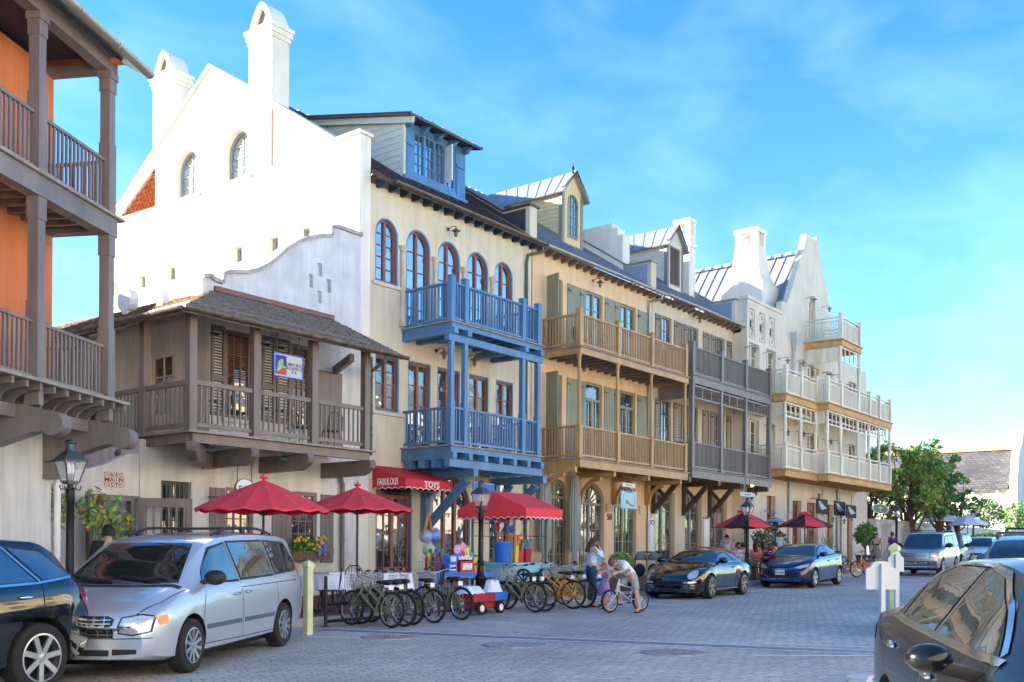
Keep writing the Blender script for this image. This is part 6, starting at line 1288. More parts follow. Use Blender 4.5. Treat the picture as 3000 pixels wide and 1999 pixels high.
# --- black sedan in the near right corner
SAL = dict(SED, L=4.85, W=1.86, fo=.85, wb=2.9, r=.335, bow=.2,
 zt=[(0, .58), (.05, .7), (.3, .82), (.9, .95), (1.45, 1.03), (1.9, 1.26), (2.25, 1.385), (2.7, 1.42), (3.35, 1.41), (3.75, 1.33), (4.12, 1.14), (4.5, 1.09), (4.76, 1.06), (4.82, .9), (4.85, .6)], zs=[(0, .54), (.3, .76), (1.4, .95), (2.6, .99), (3.8, 1.03), (4.5, 1.03), (4.78, .98), (4.85, .55)],
 w=[(0, .68), (.12, .78), (.5, .9), (1, .93), (2.7, .925), (4, .93), (4.5, .89), (4.85, .8)], wr=[(0, .55), (1.4, .7), (1.9, .62), (2.5, .58), (3.3, .59), (4.2, .68), (4.85, .66)], zb=[(0, .24), (.4, .19), (4.4, .2), (4.85, .33)],
 dlo=[[(1.82, 1.05), (2.1, 1.21), (2.42, 1.33), (2.72, 1.365), (2.76, 1.06)], [(2.84, 1.06), (2.8, 1.365), (3.3, 1.36), (3.62, 1.29), (3.58, 1.075)], [(3.66, 1.08), (3.7, 1.26), (3.97, 1.12), (3.92, 1.09)]], ws=((1.48, .76), (2.2, .55)), rw=((4.08, .58), (3.72, .52)),
 rim=[[(1.75, 1.035), (2.6, 1.045), (3.5, 1.06), (4.0, 1.08), (4.03, 1.11), (3.66, 1.31), (3.3, 1.38), (2.75, 1.385), (2.4, 1.35), (2.08, 1.225), (1.8, 1.06)]], gaps=[[(1.7, .3), (1.68, .7), (1.76, 1.02)], [(2.79, .28), (2.8, 1.04)], [(3.72, .5), (3.9, .8), (3.86, 1.05)], [(1.7, .3), (2.79, .28), (3.5, .3), (3.72, .5)]], tgaps=[[(4.2, -.62), (4.2, .62)]],
 bits=[('headlight', 'F', [(.42, .66), (.5, .76), (.72, .8), (.8, .76), (.7, .66)], LAMP), ('grille', 'F', rect(-.34, .34, .56, .74), DKPL), ('tail_light', 'S', [(4.5, .84), (4.46, .95), (4.8, .98), (4.8, .84)], TAIL)], handles=[(2.62, .88), (3.6, .92)], hc=1, mirror=(1.86, .97), ms=.7)
bsed, pt, _ = car('black sedan in the near right corner, facade mirrored in its side windows', SAL, mat('black_metallic_paint', '0b0e13', .22, 0, var=0, coat=.22, spec=.25), style=dict(n=5, w=.05, dbl=1)); stand(bsed, 5.09, .43, 206); bsed.location.z += .12
# --- black crossover cut by the left edge
CRO = dict(HAT, L=4.83, W=1.91, fo=.95, wb=2.8, r=.375, arch=.055, zt=[(0, .7), (.05, .95), (.4, 1.05), (1.1, 1.14), (1.4, 1.18), (1.9, 1.5), (2.3, 1.64), (2.8, 1.68), (3.9, 1.64), (4.3, 1.5), (4.6, 1.2), (4.78, 1.02), (4.83, .7)], zs=[(0, .66), (.3, .95), (1.4, 1.06), (3.4, 1.12), (4.4, 1.16), (4.7, 1.05), (4.83, .65)], w=[(0, .76), (.15, .86), (.5, .93), (4.2, .955), (4.65, .9), (4.83, .82)], wr=[(0, .66), (1.2, .74), (1.9, .68), (2.5, .65), (4.2, .66), (4.83, .7)], zb=[(0, .32), (.4, .26), (4.4, .28), (4.83, .42)],
 dlo=[[(1.7, 1.14), (2.0, 1.4), (2.35, 1.53), (2.7, 1.56), (2.74, 1.16)], [(2.82, 1.17), (2.78, 1.56), (3.4, 1.56), (3.74, 1.19)], [(3.84, 1.2), (3.52, 1.55), (3.95, 1.5), (4.36, 1.24)]], ws=((1.42, .78), (2.25, .6)), rw=((4.66, .6), (4.38, .56)), rim=[[(1.65, 1.115), (2.7, 1.14), (3.74, 1.17), (4.4, 1.225)], [(3.79, 1.19), (3.45, 1.56)]],
 gaps=[[(1.6, .4), (1.58, 1.1)], [(2.78, .38), (2.78, 1.14)], [(3.55, .5), (3.8, .85), (3.8, 1.17)]], bits=[('headlight', 'F', rect(.5, .8, .8, 1.0), LAMP), ('grille', 'F', rect(-.4, .4, .6, .95), DKPL), ('tail_light', 'S', [(4.52, 1.0), (4.46, 1.2), (4.62, 1.24), (4.78, 1.05), (4.82, .78), (4.72, .78)], TAIL), ('bumper_step', 'S', strip([(4.5, .46), (4.78, .5)], .02), CHROME)], handles=[(2.56, 1.0), (3.56, 1.03)], hc=1, mirror=(1.72, 1.13), mm=None, rack=None)
sq = lambda a: a if a < 3.9 else 3.9 + (a - 3.9) * .72
for k in ('zt', 'zs', 'w', 'wr', 'zb'): CRO[k] = [(sq(a), b) for a, b in CRO[k]]
for k in ('dlo', 'rim', 'gaps'): CRO[k] = [[(sq(a), b) for a, b in p] for p in CRO[k]]
CRO['rw'] = [(sq(a), b) for a, b in CRO['rw']]; CRO['bits'] = [(n_, x_, [(sq(a), b) for a, b in p] if x_ == 'S' else p, m_) for n_, x_, p, m_ in CRO['bits']]; CRO['L'] = sq(4.83)
cro, pt, _ = car('glossy black crossover cut off by the left edge, tail towards the minivan', CRO, carpaint('gloss_black_paint', '060708', 0, .08), 'parked_car', 'suv', style=dict(n=7, w=.06, rim=.7)); bywheels(cro, CRO, (-200, 2080), (135, 2012), 1, head=197)
c = onG(112, 2030); f = Vector((math.cos(R(197)), math.sin(R(197)), 0)); l = Vector((-f.y, f.x, 0)); cc = c - l * (CRO['W'] / 2 - .06) - f * (CRO['L'] / 2 - CRO['fo'] - CRO['wb']); stand(cro, cc.x, cc.y, 197)
blu, pt, _ = car('silver blue car roof showing behind the black crossover at the left edge', HAT, carpaint('ice_blue_paint', '8fa3b8', .6, .3), style=dict(n=5, w=.06)); stand(blu, 4.3, 13.6, 200)
# ============================================================ BICYCLES
STEEL = mat('steel', 'b9bcbf', .3, .9, var=0)
def bike_proto(label, col, r=.335, wbs=1.08, basket=True, plate_=True, bmx=False, rimm=None, group='cruiser bicycles parked at the kerb'):
    root = E('bicycle', label, 'bicycle', group=group); fm = mat('bike_' + col, col, .35, .2, var=.04, coat=.5); w2 = wbs / 2
    for x in (-w2, w2):
        mb = MB(); N = 26
        prof = [(r - .05, -.02), (r - .03, -.028), (r - .008, -.02), (r, 0), (r - .008, .02), (r - .03, .028), (r - .05, .02)]
        mb.lathe(prof, (x, 0, r), 30, 'y', cap=False); wo = mb.build('wheel', RUBBER, root, smooth=60)
        mb = MB(); mb.lathe([(r - .055, -.016), (r - .04, -.02), (r - .04, .02), (r - .055, .016), (r - .055, -.016)], (x, 0, r), 30, 'y', cap=False); mb.lathe([(.025, -.045), (.025, .045)], (x, 0, r), 8, 'y'); mb.build('rim', rimm or STEEL, wo, smooth=60)
        mb = MB()
        for k in range(24): a = 2 * math.pi * k / 24; s = .03 if k % 2 else -.03; mb.beam((x + .022 * math.cos(a + .9), s, r + .022 * math.sin(a + .9)), (x + (r - .05) * math.cos(a), 0, r + (r - .05) * math.sin(a)), .004)
        mb.build('spokes', STEEL, wo)
    hd0, hd1 = Vector((w2 - .22, 0, .62 if not bmx else .5)), Vector((w2 - .27, 0, .78 if not bmx else .62)); bb = Vector((-.1, 0, .29)); st = Vector((-.24, 0, .66 if not bmx else .52)); ra = Vector((-w2, 0, r))
    mb = MB(); t = lambda a, b, q=.019: mb.tube([a, b], q, 8)
    t(hd0 - Vector((-.01, 0, .04)), hd1 + Vector((0, 0, .03)), .024)
    if not bmx: mb.tube([hd1 - Vector((0, 0, .03)), Vector((.05, 0, .62)), Vector((-.12, 0, .5)), (bb + st) / 2], .02, 8); mb.tube([hd0, Vector((.12, 0, .46)), bb], .021, 8)
    else: t(hd1, st); t(hd0, bb, .021)
    t(bb, st)
    for s in (-.05, .05): t(bb + Vector((0, s * .6, 0)), ra + Vector((0, s, 0)), .011); t(st + Vector((0, s * .4, 0)), ra + Vector((0, s, 0)), .011)
    fr = mb.build('frame', fm, root, smooth=60)
    mb = MB()
    for s in (-.05, .05): mb.tube([hd0 + Vector((0, s * .6, 0)), hd0 + Vector((.06, s, -.1)), Vector((w2, s, r))], .014, 7)
    mb.build('fork', fm, root, smooth=60)
    if not bmx:
        mb = MB(); mb.tube([ra + Vector((0, -.045, .04)), bb + Vector((0, -.045, .09))], .02, 6); mb.tube([ra + Vector((0, -.045, -.03)), bb + Vector((0, -.045, -.09))], .012, 6); mb.build('chain_guard', fm, fr)
        mb = MB(); mb.lathe([(.08, -.05), (.08, -.04), (.06, -.04)], bb, 16, 'y'); mb.build('chainring', STEEL, fr)
    mb = MB()
    for s, a in ((1, .6), (-1, .6 + math.pi)):
        e = bb + Vector((.17 * math.cos(a), s * .08, .17 * math.sin(a))); mb.tube([bb + Vector((0, s * .07, 0)), e], .01, 6); mb.box(e.x - .05, e.x + .05, e.y + (0 if s > 0 else -.09), e.y + (.09 if s > 0 else 0), e.z - .012, e.z + .012)
    mb.build('pedals', DKPL, root)
    mb = MB(); hb = .34 if not bmx else .3; top = hd1 + Vector((-.02, 0, .12))
    mb.tube([hd1, top], .014, 7)
    back = -.28 if not bmx else -.04; up = .15 if not bmx else .2
    mb.tube([top + Vector((back, hb, up)), top + Vector((back * .4, hb * .9, up * .9)), top + Vector((.06, hb * .35, up * .3)), top + Vector((.04, 0, .0)), top + Vector((.06, -hb * .35, up * .3)), top + Vector((back * .4, -hb * .9, up * .9)), top + Vector((back, -hb, up))], .012, 7)
    ho = mb.build('handlebar', STEEL, root, smooth=60)
    for s in (1, -1): mb = MB(); mb.tube([top + Vector((back, s * hb, up)), top + Vector((back * .62, s * hb * .93, up * .94))], .019, 8); mb.build('grip', DKPL, ho)
    sc = st + Vector((-.05, 0, .15 if not bmx else .1)); mb = MB(); mb.tube([st, sc], .013, 7); mb.ell(sc + Vector((-.07, 0, .02)), .12, .105, .05, 12, 7); mb.ell(sc + Vector((.08, 0, .025)), .13, .045, .035, 10, 6); mb.build('saddle', mat('black_vinyl', '18181a', .5, var=.1), root, smooth=60)
    if plate_: mb = MB(); mb.beam(sc + Vector((-.2, 0, -.07)), sc + Vector((-.205, 0, -.07)), .12, .085); mb.build('tag_plate', WHITE, root)
    if basket:
        mb = MB(); c = hd1 + Vector((.2, 0, -.02)); x0, x1, y0, y1, z0, z1 = c.x - .12, c.x + .14, -.17, .17, c.z - .05, c.z + .2
        for k in range(8):
            y = y0 + (y1 - y0) * k / 7
            for x in (x0, x1): mb.beam((x, y * .85, z0), (x, y, z1), .004)
            mb.beam((x0, y * .85, z0), (x1, y * .85, z0), .004)
        for k in range(7):
            x = x0 + (x1 - x0) * k / 6
            for y in (y0, y1): mb.beam((x, y * .85, z0), (x, y, z1), .006)
        for k in range(5):
            z = z0 + (z1 - z0) * k / 4; q = .85 + .15 * k / 4
            mb.beam((x0, y0 * q, z), (x1, y0 * q, z), .008); mb.beam((x0, y1 * q, z), (x1, y1 * q, z), .008); mb.beam((x0, y0 * q, z), (x0, y1 * q, z), .008); mb.beam((x1, y0 * q, z), (x1, y1 * q, z), .008)
        mb.build('basket', mat('white_wire', 'a9adb2', .4, .3, var=0), root)
    return root
def bike_at(o, pr, pf, lean=0.06, lift=0, head=None, w2=.54):
    a, b = onG(*pr), onG(*pf); hd = R(random.uniform(86, 96)) if head is None else R(head); m = a + Vector((math.cos(hd), math.sin(hd), 0)) * w2 if head is None else (a + b) / 2; o.location = (m.x, m.y, gz(m.x) + lift + .005); o.rotation_euler = (lean, 0, hd); return o
OL = '77825c'
b0 = bike_proto('olive cruiser with white basket, nearest the pale yellow post', OL); bike_at(b0, (1146, 1842), (1035, 1815))
for pr, pf, lab in (((1183, 1838), (1072, 1811), 'olive cruiser second from the pale yellow post, behind the nearest one'), ((1208, 1833), (1100, 1807), 'olive cruiser third from the pale yellow post, rear wheel mostly hidden'), ((1271, 1828), (1172, 1799), 'olive cruiser in the middle of the rack with a white tag under its saddle'), ((1351, 1819), (1255, 1791), 'olive cruiser directly left of the red wagon'), ((1568, 1796), (1452, 1769), 'olive cruiser right of the red wagon in front of the turquoise cart'), ((1596, 1793), (1482, 1767), 'olive cruiser beside the orange bicycle')):
    c = copytree(b0); c['label'] = lab; bike_at(c, pr, pf, random.uniform(-.05, .1))
OR = mat('orange_rim', 'e08a1c', .4, var=.05)
b = bike_proto('bright orange cruiser with orange rims', 'e8941a', basket=False, rimm=OR); bike_at(b, (1679, 1786), (1585, 1758))
b = bike_proto('yellow cruiser behind the bright orange one', 'd9b52a', rimm=mat('yellow_rim', 'd0b040', .4, var=.05)); bike_at(b, (1713, 1782), (1620, 1757))
b = bike_proto('magenta cruiser beside the woman in the pale blue shirt', 'b0346c'); bike_at(b, (1758, 1778), (1662, 1753))
BM = bike_proto('small silver bicycle ridden by the bending boy', 'b9bcc4', r=.255, wbs=.95, basket=False, plate_=False, bmx=True, group='ridden bicycle'); del BM['group']; bike_at(BM, (1876, 1789), (1786, 1800), 0.02, head=166)
b = bike_proto('orange bicycle parked by the far hotel doors, left of the pair', 'e2761f', basket=False, group='orange bicycles by the hotel'); b2 = copytree(b); b2['label'] = 'orange bicycle by the far hotel doors, right of the pair and nearer the silver off-roader'
bike_at(b, (2540, 1690), (2490, 1688), head=150); bike_at(b2, (2566, 1694), (2518, 1691), head=148)
b = bike_proto('pale bicycle standing upright against the hotel wall behind the blue sedan', 'c3c7cc', group='x'); del b['group']; p = onG(2462, 1668); b.location = (46.2, 17.0, gz(46) + .15); b.rotation_euler = (.1, 0, 2.6)
# rack rail and hoop
rk = E('bike_rack', 'black tubular bike rack along the terrace edge', 'bike rack'); mb = MB(); a = Vector((12.55, 14.2, gz(12.5))); e = Vector((17.3, 14.25, gz(17.3)))
for z in (.1, .42): mb.tube([a + Vector((0, 0, z)), e + Vector((0, 0, z))], .03, 8)
mb.build('rail', BLACKM, rk, smooth=60)
for k in range(7): p = a.lerp(e, k / 6); mb = MB(); mb.tube([p, p + Vector((0, 0, .55 if k else .95))], .032, 8); mb.lathe([(.07, 0), (.07, .015)], p, 10); mb.build('upright', BLACKM, rk, smooth=60)
h = onG(1422, 1752); mb = MB(); mb.tube([Vector((h.x - .3, h.y, gz(h.x)))] + [Vector((h.x - .3 * math.cos(t), h.y, gz(h.x) + .68 + .3 * math.sin(t))) for t in [math.pi * k / 10 for k in range(11)]] + [Vector((h.x + .3, h.y, gz(h.x)))], .035, 8); tag(mb.build('bike_hoop', BLACKM, smooth=60), 'black hoop shaped bike stand in front of the blue toy table', 'bike stand')

# ============================================================ STREET FURNITURE
GLC = bpy.data.materials.new('clear_glass'); GLC.use_nodes = True; _n = GLC.node_tree; _b = _n.nodes['Principled BSDF']; _b.inputs['Base Color'].default_value = (.9, .95, 1, 1); _b.inputs['Alpha'].default_value = .22; _b.inputs['Roughness'].default_value = .03
POLE = mat('black_lamp_post', '15171a', .42, .3, var=.15, scale=6); VERD = mat('weathered_lantern', '4c5658', .5, .5, var=.25, scale=10)
def lamp_post(label, x, y, z0, H, s=1.0):
    root = E('street_lamp', label, 'street lamp', (x, y, z0), group='gas style street lamps'); mb = MB(); hp = H - .95 * s
    mb.lathe([(.17, 0), (.17, .1), (.14, .14), (.12, .5), (.14, .53), (.14, .58), (.09, .64), (.07, .9), (.085, .93), (.085, .97), (.065, 1.0), (.058, hp - .3), (.07, hp - .28), (.07, hp - .1), (.05, hp - .08), (.05, hp)], (0, 0, 0), 14); mb.build('post', POLE, root, smooth=40)
    mb = MB(); w0, w1, z0_, z1 = .13 * s, .24 * s, hp + .04, hp + .5 * s
    c0 = [(sx * w0, sy * w0, z0_) for sx, sy in ((-1, -1), (1, -1), (1, 1), (-1, 1))]; c1 = [(sx * w1, sy * w1, z1) for sx, sy in ((-1, -1), (1, -1), (1, 1), (-1, 1))]
    for k in range(4): mb.beam(c0[k], c1[k], .02); mb.beam(c0[k], c0[(k + 1) % 4], .025); mb.beam(c1[k], c1[(k + 1) % 4], .03)
    mb.lathe([(w0 * 1.2, hp), (w0 * 1.25, hp + .04), (.02, hp + .06)], (0, 0, 0), 4, ph=.785); mb.lathe([(.03, hp + .05), (.035, hp + .16)], (0, 0, 0), 8)
    for k in range(4): a = k * 1.5708; mb.tube([(.05 * math.cos(a), .05 * math.sin(a), hp - .06), (.16 * math.cos(a), .16 * math.sin(a), hp - .09), (.18 * math.cos(a), .18 * math.sin(a), hp - .02)], .012, 5)
    ln = mb.build('lantern', VERD, root)
    mb = MB(); r2 = .1 * s; zt = z1 + .2 * s; c2 = [(sx * r2, sy * r2, zt) for sx, sy in ((-1, -1), (1, -1), (1, 1), (-1, 1))]; e1 = [(a * 1.12, b_ * 1.12, c - .005) for a, b_, c in c1]
    for k in range(4): mb.quad(e1[k], e1[(k + 1) % 4], c2[(k + 1) % 4], c2[k])
    mb.lathe([(r2 * .95, zt), (r2 * .95, zt + .14 * s), (r2 * 1.25, zt + .16 * s), (r2 * 1.0, zt + .21 * s), (.01, zt + .25 * s)], (0, 0, 0), 14); mb.build('lantern_roof', VERD, ln)
    mb = MB()
    for k in range(4): mb.quad(c0[k], c0[(k + 1) % 4], c1[(k + 1) % 4], c1[k])
    mb.build('lantern_glass', GLC, ln)
    mb = MB()
    for sx in (-.03, .03): mb.lathe([(.018, hp + .16), (.03, hp + .2), (.03, hp + .3), (.008, hp + .34)], (sx, 0, 0), 8)
    mb.build('mantle', WHITE, ln); return root
def topz(px, py, t): return atd(px, py, t)
c = atd(207, 1287, 16.0); lamp_post('black street lamp behind the silver minivan by the gateway', c.x, c.y, gz(c.x), c.z - gz(c.x), .76)
c = atd(1410, 1407, 23.7); lamp_post('black street lamp between the toy table and the red canopied cart', c.x, c.y, gz(c.x) + .15, c.z - gz(c.x) - .15, .7)
c = atd(2190, 1457, 34.6); lamp_post('black street lamp in front of the restaurant umbrella', c.x, c.y, gz(c.x) + .15, c.z - gz(c.x) - .15, .7)
c = atd(2627, 1478, 50); lamp_post('black street lamp behind the silver off-roader, far along the kerb', c.x, c.y, gz(c.x) + .15, c.z - gz(c.x) - .15, .7)
c = atd(382, 1484, 22.5); lamp_post('small lantern seen through the open gateway', c.x, c.y, gz(c.x), c.z - gz(c.x), .7)
c = atd(2852, 1488, 62); lamp_post('far street lamp just above the right white umbrella', c.x, c.y, gz(c.x) + .15, c.z - gz(c.x) - .15, .7)
PALE = mat('pale_yellow_paint', 'c3c99a', .55, var=.08, scale=4)
def bollard(label, x, y, H, w=.1, m=PALE):
    root = E('bollard', label, 'post', (x, y, gz(x))); mb = MB(); mb.box(-w / 2, w / 2, -w / 2, w / 2, 0, H - .1); mb.build('shaft', m, root, bevel=.008); mb = MB(); mb.box(-w * .62, w * .62, -w * .62, w * .62, H - .1, H - .05); mb.lathe([(w * .8, H - .05), (w * .78, H - .03), (.005, H + .03)], (0, 0, 0), 4, ph=.785); mb.build('cap', m, root)
c = onG(902, 1861); bollard('square pale yellow post right behind the silver minivan', c.x, c.y, onY(906, 1645, c.y).z - gz(c.x), .125)
c = onG(2622, 1760); t = (c - C0).dot(Vector((ca, sa, 0))); bollard('pale yellow pointed post behind the white sign boards', atd(2621, 1590, 17).x, atd(2621, 1590, 17).y, atd(2621, 1592, 17).z - .3, .13)
WSGN = mat('white_sign_paint', 'b4b8be', .5, var=.05)
def signboard(label, px0, px1, ptop, pbot, t, ppost, wp):
    c = atd((px0 + px1) / 2, ptop, t); w = (px1 - px0) / F * t; z1, z0 = c.z, atd(px0, pbot, t).z; x, y = c.x, c.y; root = E('sign_board', label, 'sign', (x, y, gz(x)), math.atan2(-.25, 1) - .6, group='white parking sign boards seen from behind'); g_ = gz(x); z0 -= g_; z1 -= g_; h = z1 - z0
    o = [(-w / 2, z0), (w / 2, z0), (w / 2, z1 - h * .3), (w * .45, z1 - h * .24), (w * .34, z1 - h * .2), (w * .28, z1 - h * .06), (w * .12, z1), (-w * .12, z1), (-w * .28, z1 - h * .06), (-w * .34, z1 - h * .2), (-w * .45, z1 - h * .24), (-w / 2, z1 - h * .3)]
    mb = MB(); mb.poly([o], lambda a, b: (a, .01, b), lambda a, b: (a, .04, b)); mb.build('board', WSGN, root); mb = MB(); mb.box(-wp / 2, wp / 2, -.045, .009, 0, z1 - .03); mb.build('post', WSGN, root)
signboard('larger white shaped sign board on a post, seen from behind', 2538, 2630, 1645, 1727, 11.5, 0, .05)
signboard('smaller white sign board right beside the pale yellow pointed post', 2603, 2650, 1619, 1675, 15.5, 0, .06)
c = atd(2521, 1978, 11.2); mb = MB(); mb.box(c.x - .1, c.x + .1, c.y - .1, c.y + .1, gz(c.x) - .01, c.z - .03); mb.box(c.x - .12, c.x + .12, c.y - .12, c.y + .12, c.z - .029, c.z); tag(mb.build('stub_post', WSGN), 'white square stub post at the bottom edge beside the black sedan', 'post')

# umbrellas
def umbrella(label, x, y, z0, zr, za, r, mats, n=16, tipm=None, flap=False, group='patio umbrellas', sag=.5):
    root = E('patio_umbrella', label, 'umbrella', (x, y, z0), random.random(), group=group); zr -= z0; za -= z0; mb = MB(); K_ = 6; lv = []
    for k in range(K_ + 1):
        t = k / K_; rr = max(.02, r * t); z = za - (za - zr) * (t ** 1.12 if sag > .4 else t); lv.append((rr, z))
    seg = n * 2; rings = []
    for rr, z in lv:
        rings.append([mb.v((rr * (1 if j % 2 == 0 else .985) * math.cos(2 * math.pi * j / seg), rr * (1 if j % 2 == 0 else .985) * math.sin(2 * math.pi * j / seg), z - (0 if j % 2 == 0 else .035 * rr))) for j in range(seg)])
    for A, Bq in zip(rings, rings[1:]):
        for j in range(seg): mb.m = ((j // 2) % 2) if len(mats) > 1 else 0; mb.f((A[j], A[(j + 1) % seg], Bq[(j + 1) % seg], Bq[j]))
    e = [mb.v((mb.V[i].x, mb.V[i].y, mb.V[i].z - .035)) for i in rings[-1]]
    for j in range(seg): mb.m = ((j // 2) % 2) if len(mats) > 1 else 0; mb.f((rings[-1][j], rings[-1][(j + 1) % seg], e[(j + 1) % seg], e[j]))
    cn = mb.build('canopy', mats, root, smooth=20)
    mb = MB()
    for k in range(n if n < 12 else 8): a = 2 * math.pi * k / (n if n < 12 else 8); mb.tube([(.03 * math.cos(a), .03 * math.sin(a), za - .08), (r * .97 * math.cos(a), r * .97 * math.sin(a), zr - .02)], .009, 5); mb.tube([(.03 * math.cos(a), .03 * math.sin(a), zr - .12), (r * .55 * math.cos(a), r * .55 * math.sin(a), za - (za - zr) * .56)], .008, 5)
    mb.build('ribs', BLACKM, root)
    mb = MB(); mb.tube([(0, 0, .03), (0, 0, za + .03)], .024, 10); mb.lathe([(.28, 0), (.28, .05), (.06, .08), (.04, .3)], (0, 0, 0), 16); mb.build('pole', BLACKM, root, smooth=40)
    mb = MB()
    if flap: 
        rr = r * .24; q = [[mb.v((a_ * math.cos(2 * math.pi * j / 16), a_ * math.sin(2 * math.pi * j / 16), z + (.04 * (j % 2) if a_ > .1 else 0))) for j in range(16)] for a_, z in ((.02, za + .1), (rr, za + .0), (rr * 1.12, za - .05))]
        for A, Bq in zip(q, q[1:]):
            for j in range(16): mb.f((A[j], A[(j + 1) % 16], Bq[(j + 1) % 16], Bq[j]))
    else:
        for k in range(7): a = .9 * k; mb.ell((.05 * math.cos(a), .05 * math.sin(a), za + .05), .06, .035, .03, 8, 5)
    mb.lathe([(.03, za), (.035, za + .06), (.012, za + .14)], (0, 0, 0), 8); mb.build('crown', tipm or mats[0], root); return root
RED2 = mat('red_umbrella_canvas', 'e04048', .8, var=.06, scale=2, bump=.15, bscale=5); MAROON = mat('maroon_canvas', '3d1f26', .8, var=.06)
PV = .15
def um(label, pc, pl, pr, yr, ya, Y, mats, **k):
    c = onY(pc, yr, Y); t = Y / ray(pc, yr).y; umbrella(label, c.x, c.y, gz(c.x) + PV, c.z, onY(pc, ya, Y).z - .06, (pr - pl) / 2 / F * t, mats, **k)
um('large plain red umbrella left of the pair at the white house', 772, 578, 965, 1493, 1398, 16.3, [RED2]); um('plain red umbrella with a tilted dome in front of the toy shop door', 1047, 884, 1214, 1492, 1420, 16.9, [RED2], sag=.3)
um('red and maroon striped umbrella behind the restaurant lamp post', 2182, 2094, 2270, 1543, 1495, 15.6, [RED2, MAROON], n=8, flap=True); um('red and maroon striped umbrella left of the bird banners', 2358, 2278, 2438, 1541, 1502, 15.7, [RED2, MAROON], n=8, flap=True)
WCAN = mat('white_canvas', 'dfe4ec', .8, var=.03); um('white umbrella far beyond the cars, left of the two', 2762, 2695, 2832, 1526, 1502, 17.6, [WCAN], n=8, group='white umbrellas far down the street'); um('white umbrella far beyond the cars, right of the two', 2835, 2785, 2902, 1537, 1504, 16.0, [WCAN], n=8, group='white umbrellas far down the street')
# patio heater
hx = onY(2272, 1528, 16.6); HTR = E('patio_heater', 'patio heater with a pale blue domed reflector between the striped umbrellas', 'heater', (hx.x, hx.y, gz(hx.x) + PV)); zz = hx.z - gz(hx.x) - PV; mb = MB(); mb.lathe([(.02, zz + .16), (.3, zz + .06), (.38, zz - .02), (.36, zz - .04), (.02, zz - .02)], (0, 0, 0), 24); mb.build('reflector', [mat('pale_blue_metal', '9db9d8', .25, .7, var=.05)], HTR, smooth=60); mb = MB(); mb.lathe([(.12, zz - .03), (.1, zz - .35), (.03, zz - .36), (.03, .8), (.22, .78), (.24, 0)], (0, 0, 0), 16); mb.build('stand', BLACKM, HTR, smooth=30)

# tables and chairs
CLOTH = mat('white_tablecloth', 'dbe2ee', .85, var=.04, bump=.2, bscale=4)
def cloth_table(label, x, y, w=.75):
    root = E('restaurant_table', label, 'table', (x, y, gz(x) + PV), random.uniform(-.2, .2), group='cafe tables under white cloths'); mb = MB(); mb.lathe([(.22, 0), (.22, .03), (.03, .05), (.03, .7)], (0, 0, 0), 12); mb.box(-w / 2, w / 2, -w / 2, w / 2, .7, .735); mb.build('table_stand', BLACKM, root)
    mb = MB(); N = 12; per = []
    for sx, sy, ex_, ey_ in ((-1, -1, 1, -1), (1, -1, 1, 1), (1, 1, -1, 1), (-1, 1, -1, -1)):
        for k in range(N): t = k / N; per.append(((sx + (ex_ - sx) * t), (sy + (ey_ - sy) * t), k))
    top = [mb.v((a * (w / 2 + .01), b_ * (w / 2 + .01), .742)) for a, b_, k in per]; lo_ = [mb.v((a * (w / 2 + .05 + .02 * math.sin(k * 2.1)), b_ * (w / 2 + .05 + .02 * math.cos(k * 2.3)), .742 - .3 - (.12 if k == 0 else 0) - .02 * math.sin(k * 1.3))) for a, b_, k in per]
    mb.f(top); n = len(per)
    for j in range(n): mb.f((top[j], top[(j + 1) % n], lo_[(j + 1) % n], lo_[j]))
    tag(mb.build('tablecloth', CLOTH, root), 'white cloth with hanging corners', None)
    return root
for px, py, lab in ((945, 1668, 'white clothed table nearest the pale yellow post'), (975, 1652, 'white clothed table against the white house wall'), (1135, 1664, 'white clothed table behind the olive bicycles')): c = onY(px, py, 15.9 if px == 945 else 17.2 if px == 975 else 15.8); cloth_table(lab, c.x, c.y)
def wire_chair(label, x, y, rz, m=BLACKM):
    root = E('cafe_chair', label, 'chair', (x, y, gz(x) + PV), rz, group='black wire cafe chairs'); mb = MB(); mb.lathe([(.21, .44), (.21, .46), (.2, .465)], (0, 0, 0), 18); mb.build('seat', m, root)
    mb = MB(); mb.tube([(-.2, .2, .45), (-.24, .19, .8), (-.25, .1, .9), (-.25, -.1, .9), (-.24, -.19, .8), (-.2, -.2, .45)], .013, 6)
    for k in range(5): y_ = -.12 + k * .06; mb.tube([(-.2, y_, .46), (-.25, y_ * 1.1, .7), (-.25, y_, .89)], .007, 5)
    mb.build('backrest', m, root)
    for sx in (-1, 1):
        for sy in (-1, 1): mb = MB(); mb.tube([(sx * .15, sy * .15, .45), (sx * .2, sy * .2, .2), (sx * .22, sy * .2, 0)], .012, 6); mb.build('leg', m, root)
    return root
wc = None
for x, y, r_, lab in ((13.6, 15.3, 2.4, 'black wire chair beside the nearest clothed table'), (14.6, 15.2, 2.0, 'black wire chair in front of the first olive bicycles'), (15.1, 16.3, 3.6, 'black wire chair facing the wall table'), (16.9, 15.5, 2.5, 'black wire chair at the table behind the olive bicycles'), (13.3, 16.6, .4, 'black wire chair behind the pale yellow post')):
    if wc is None: wc = wire_chair(lab, x, y, r_)
    else: c = copytree(wc); c.location = (x, y, gz(x) + PV); c.rotation_euler = (0, 0, r_); c['label'] = lab
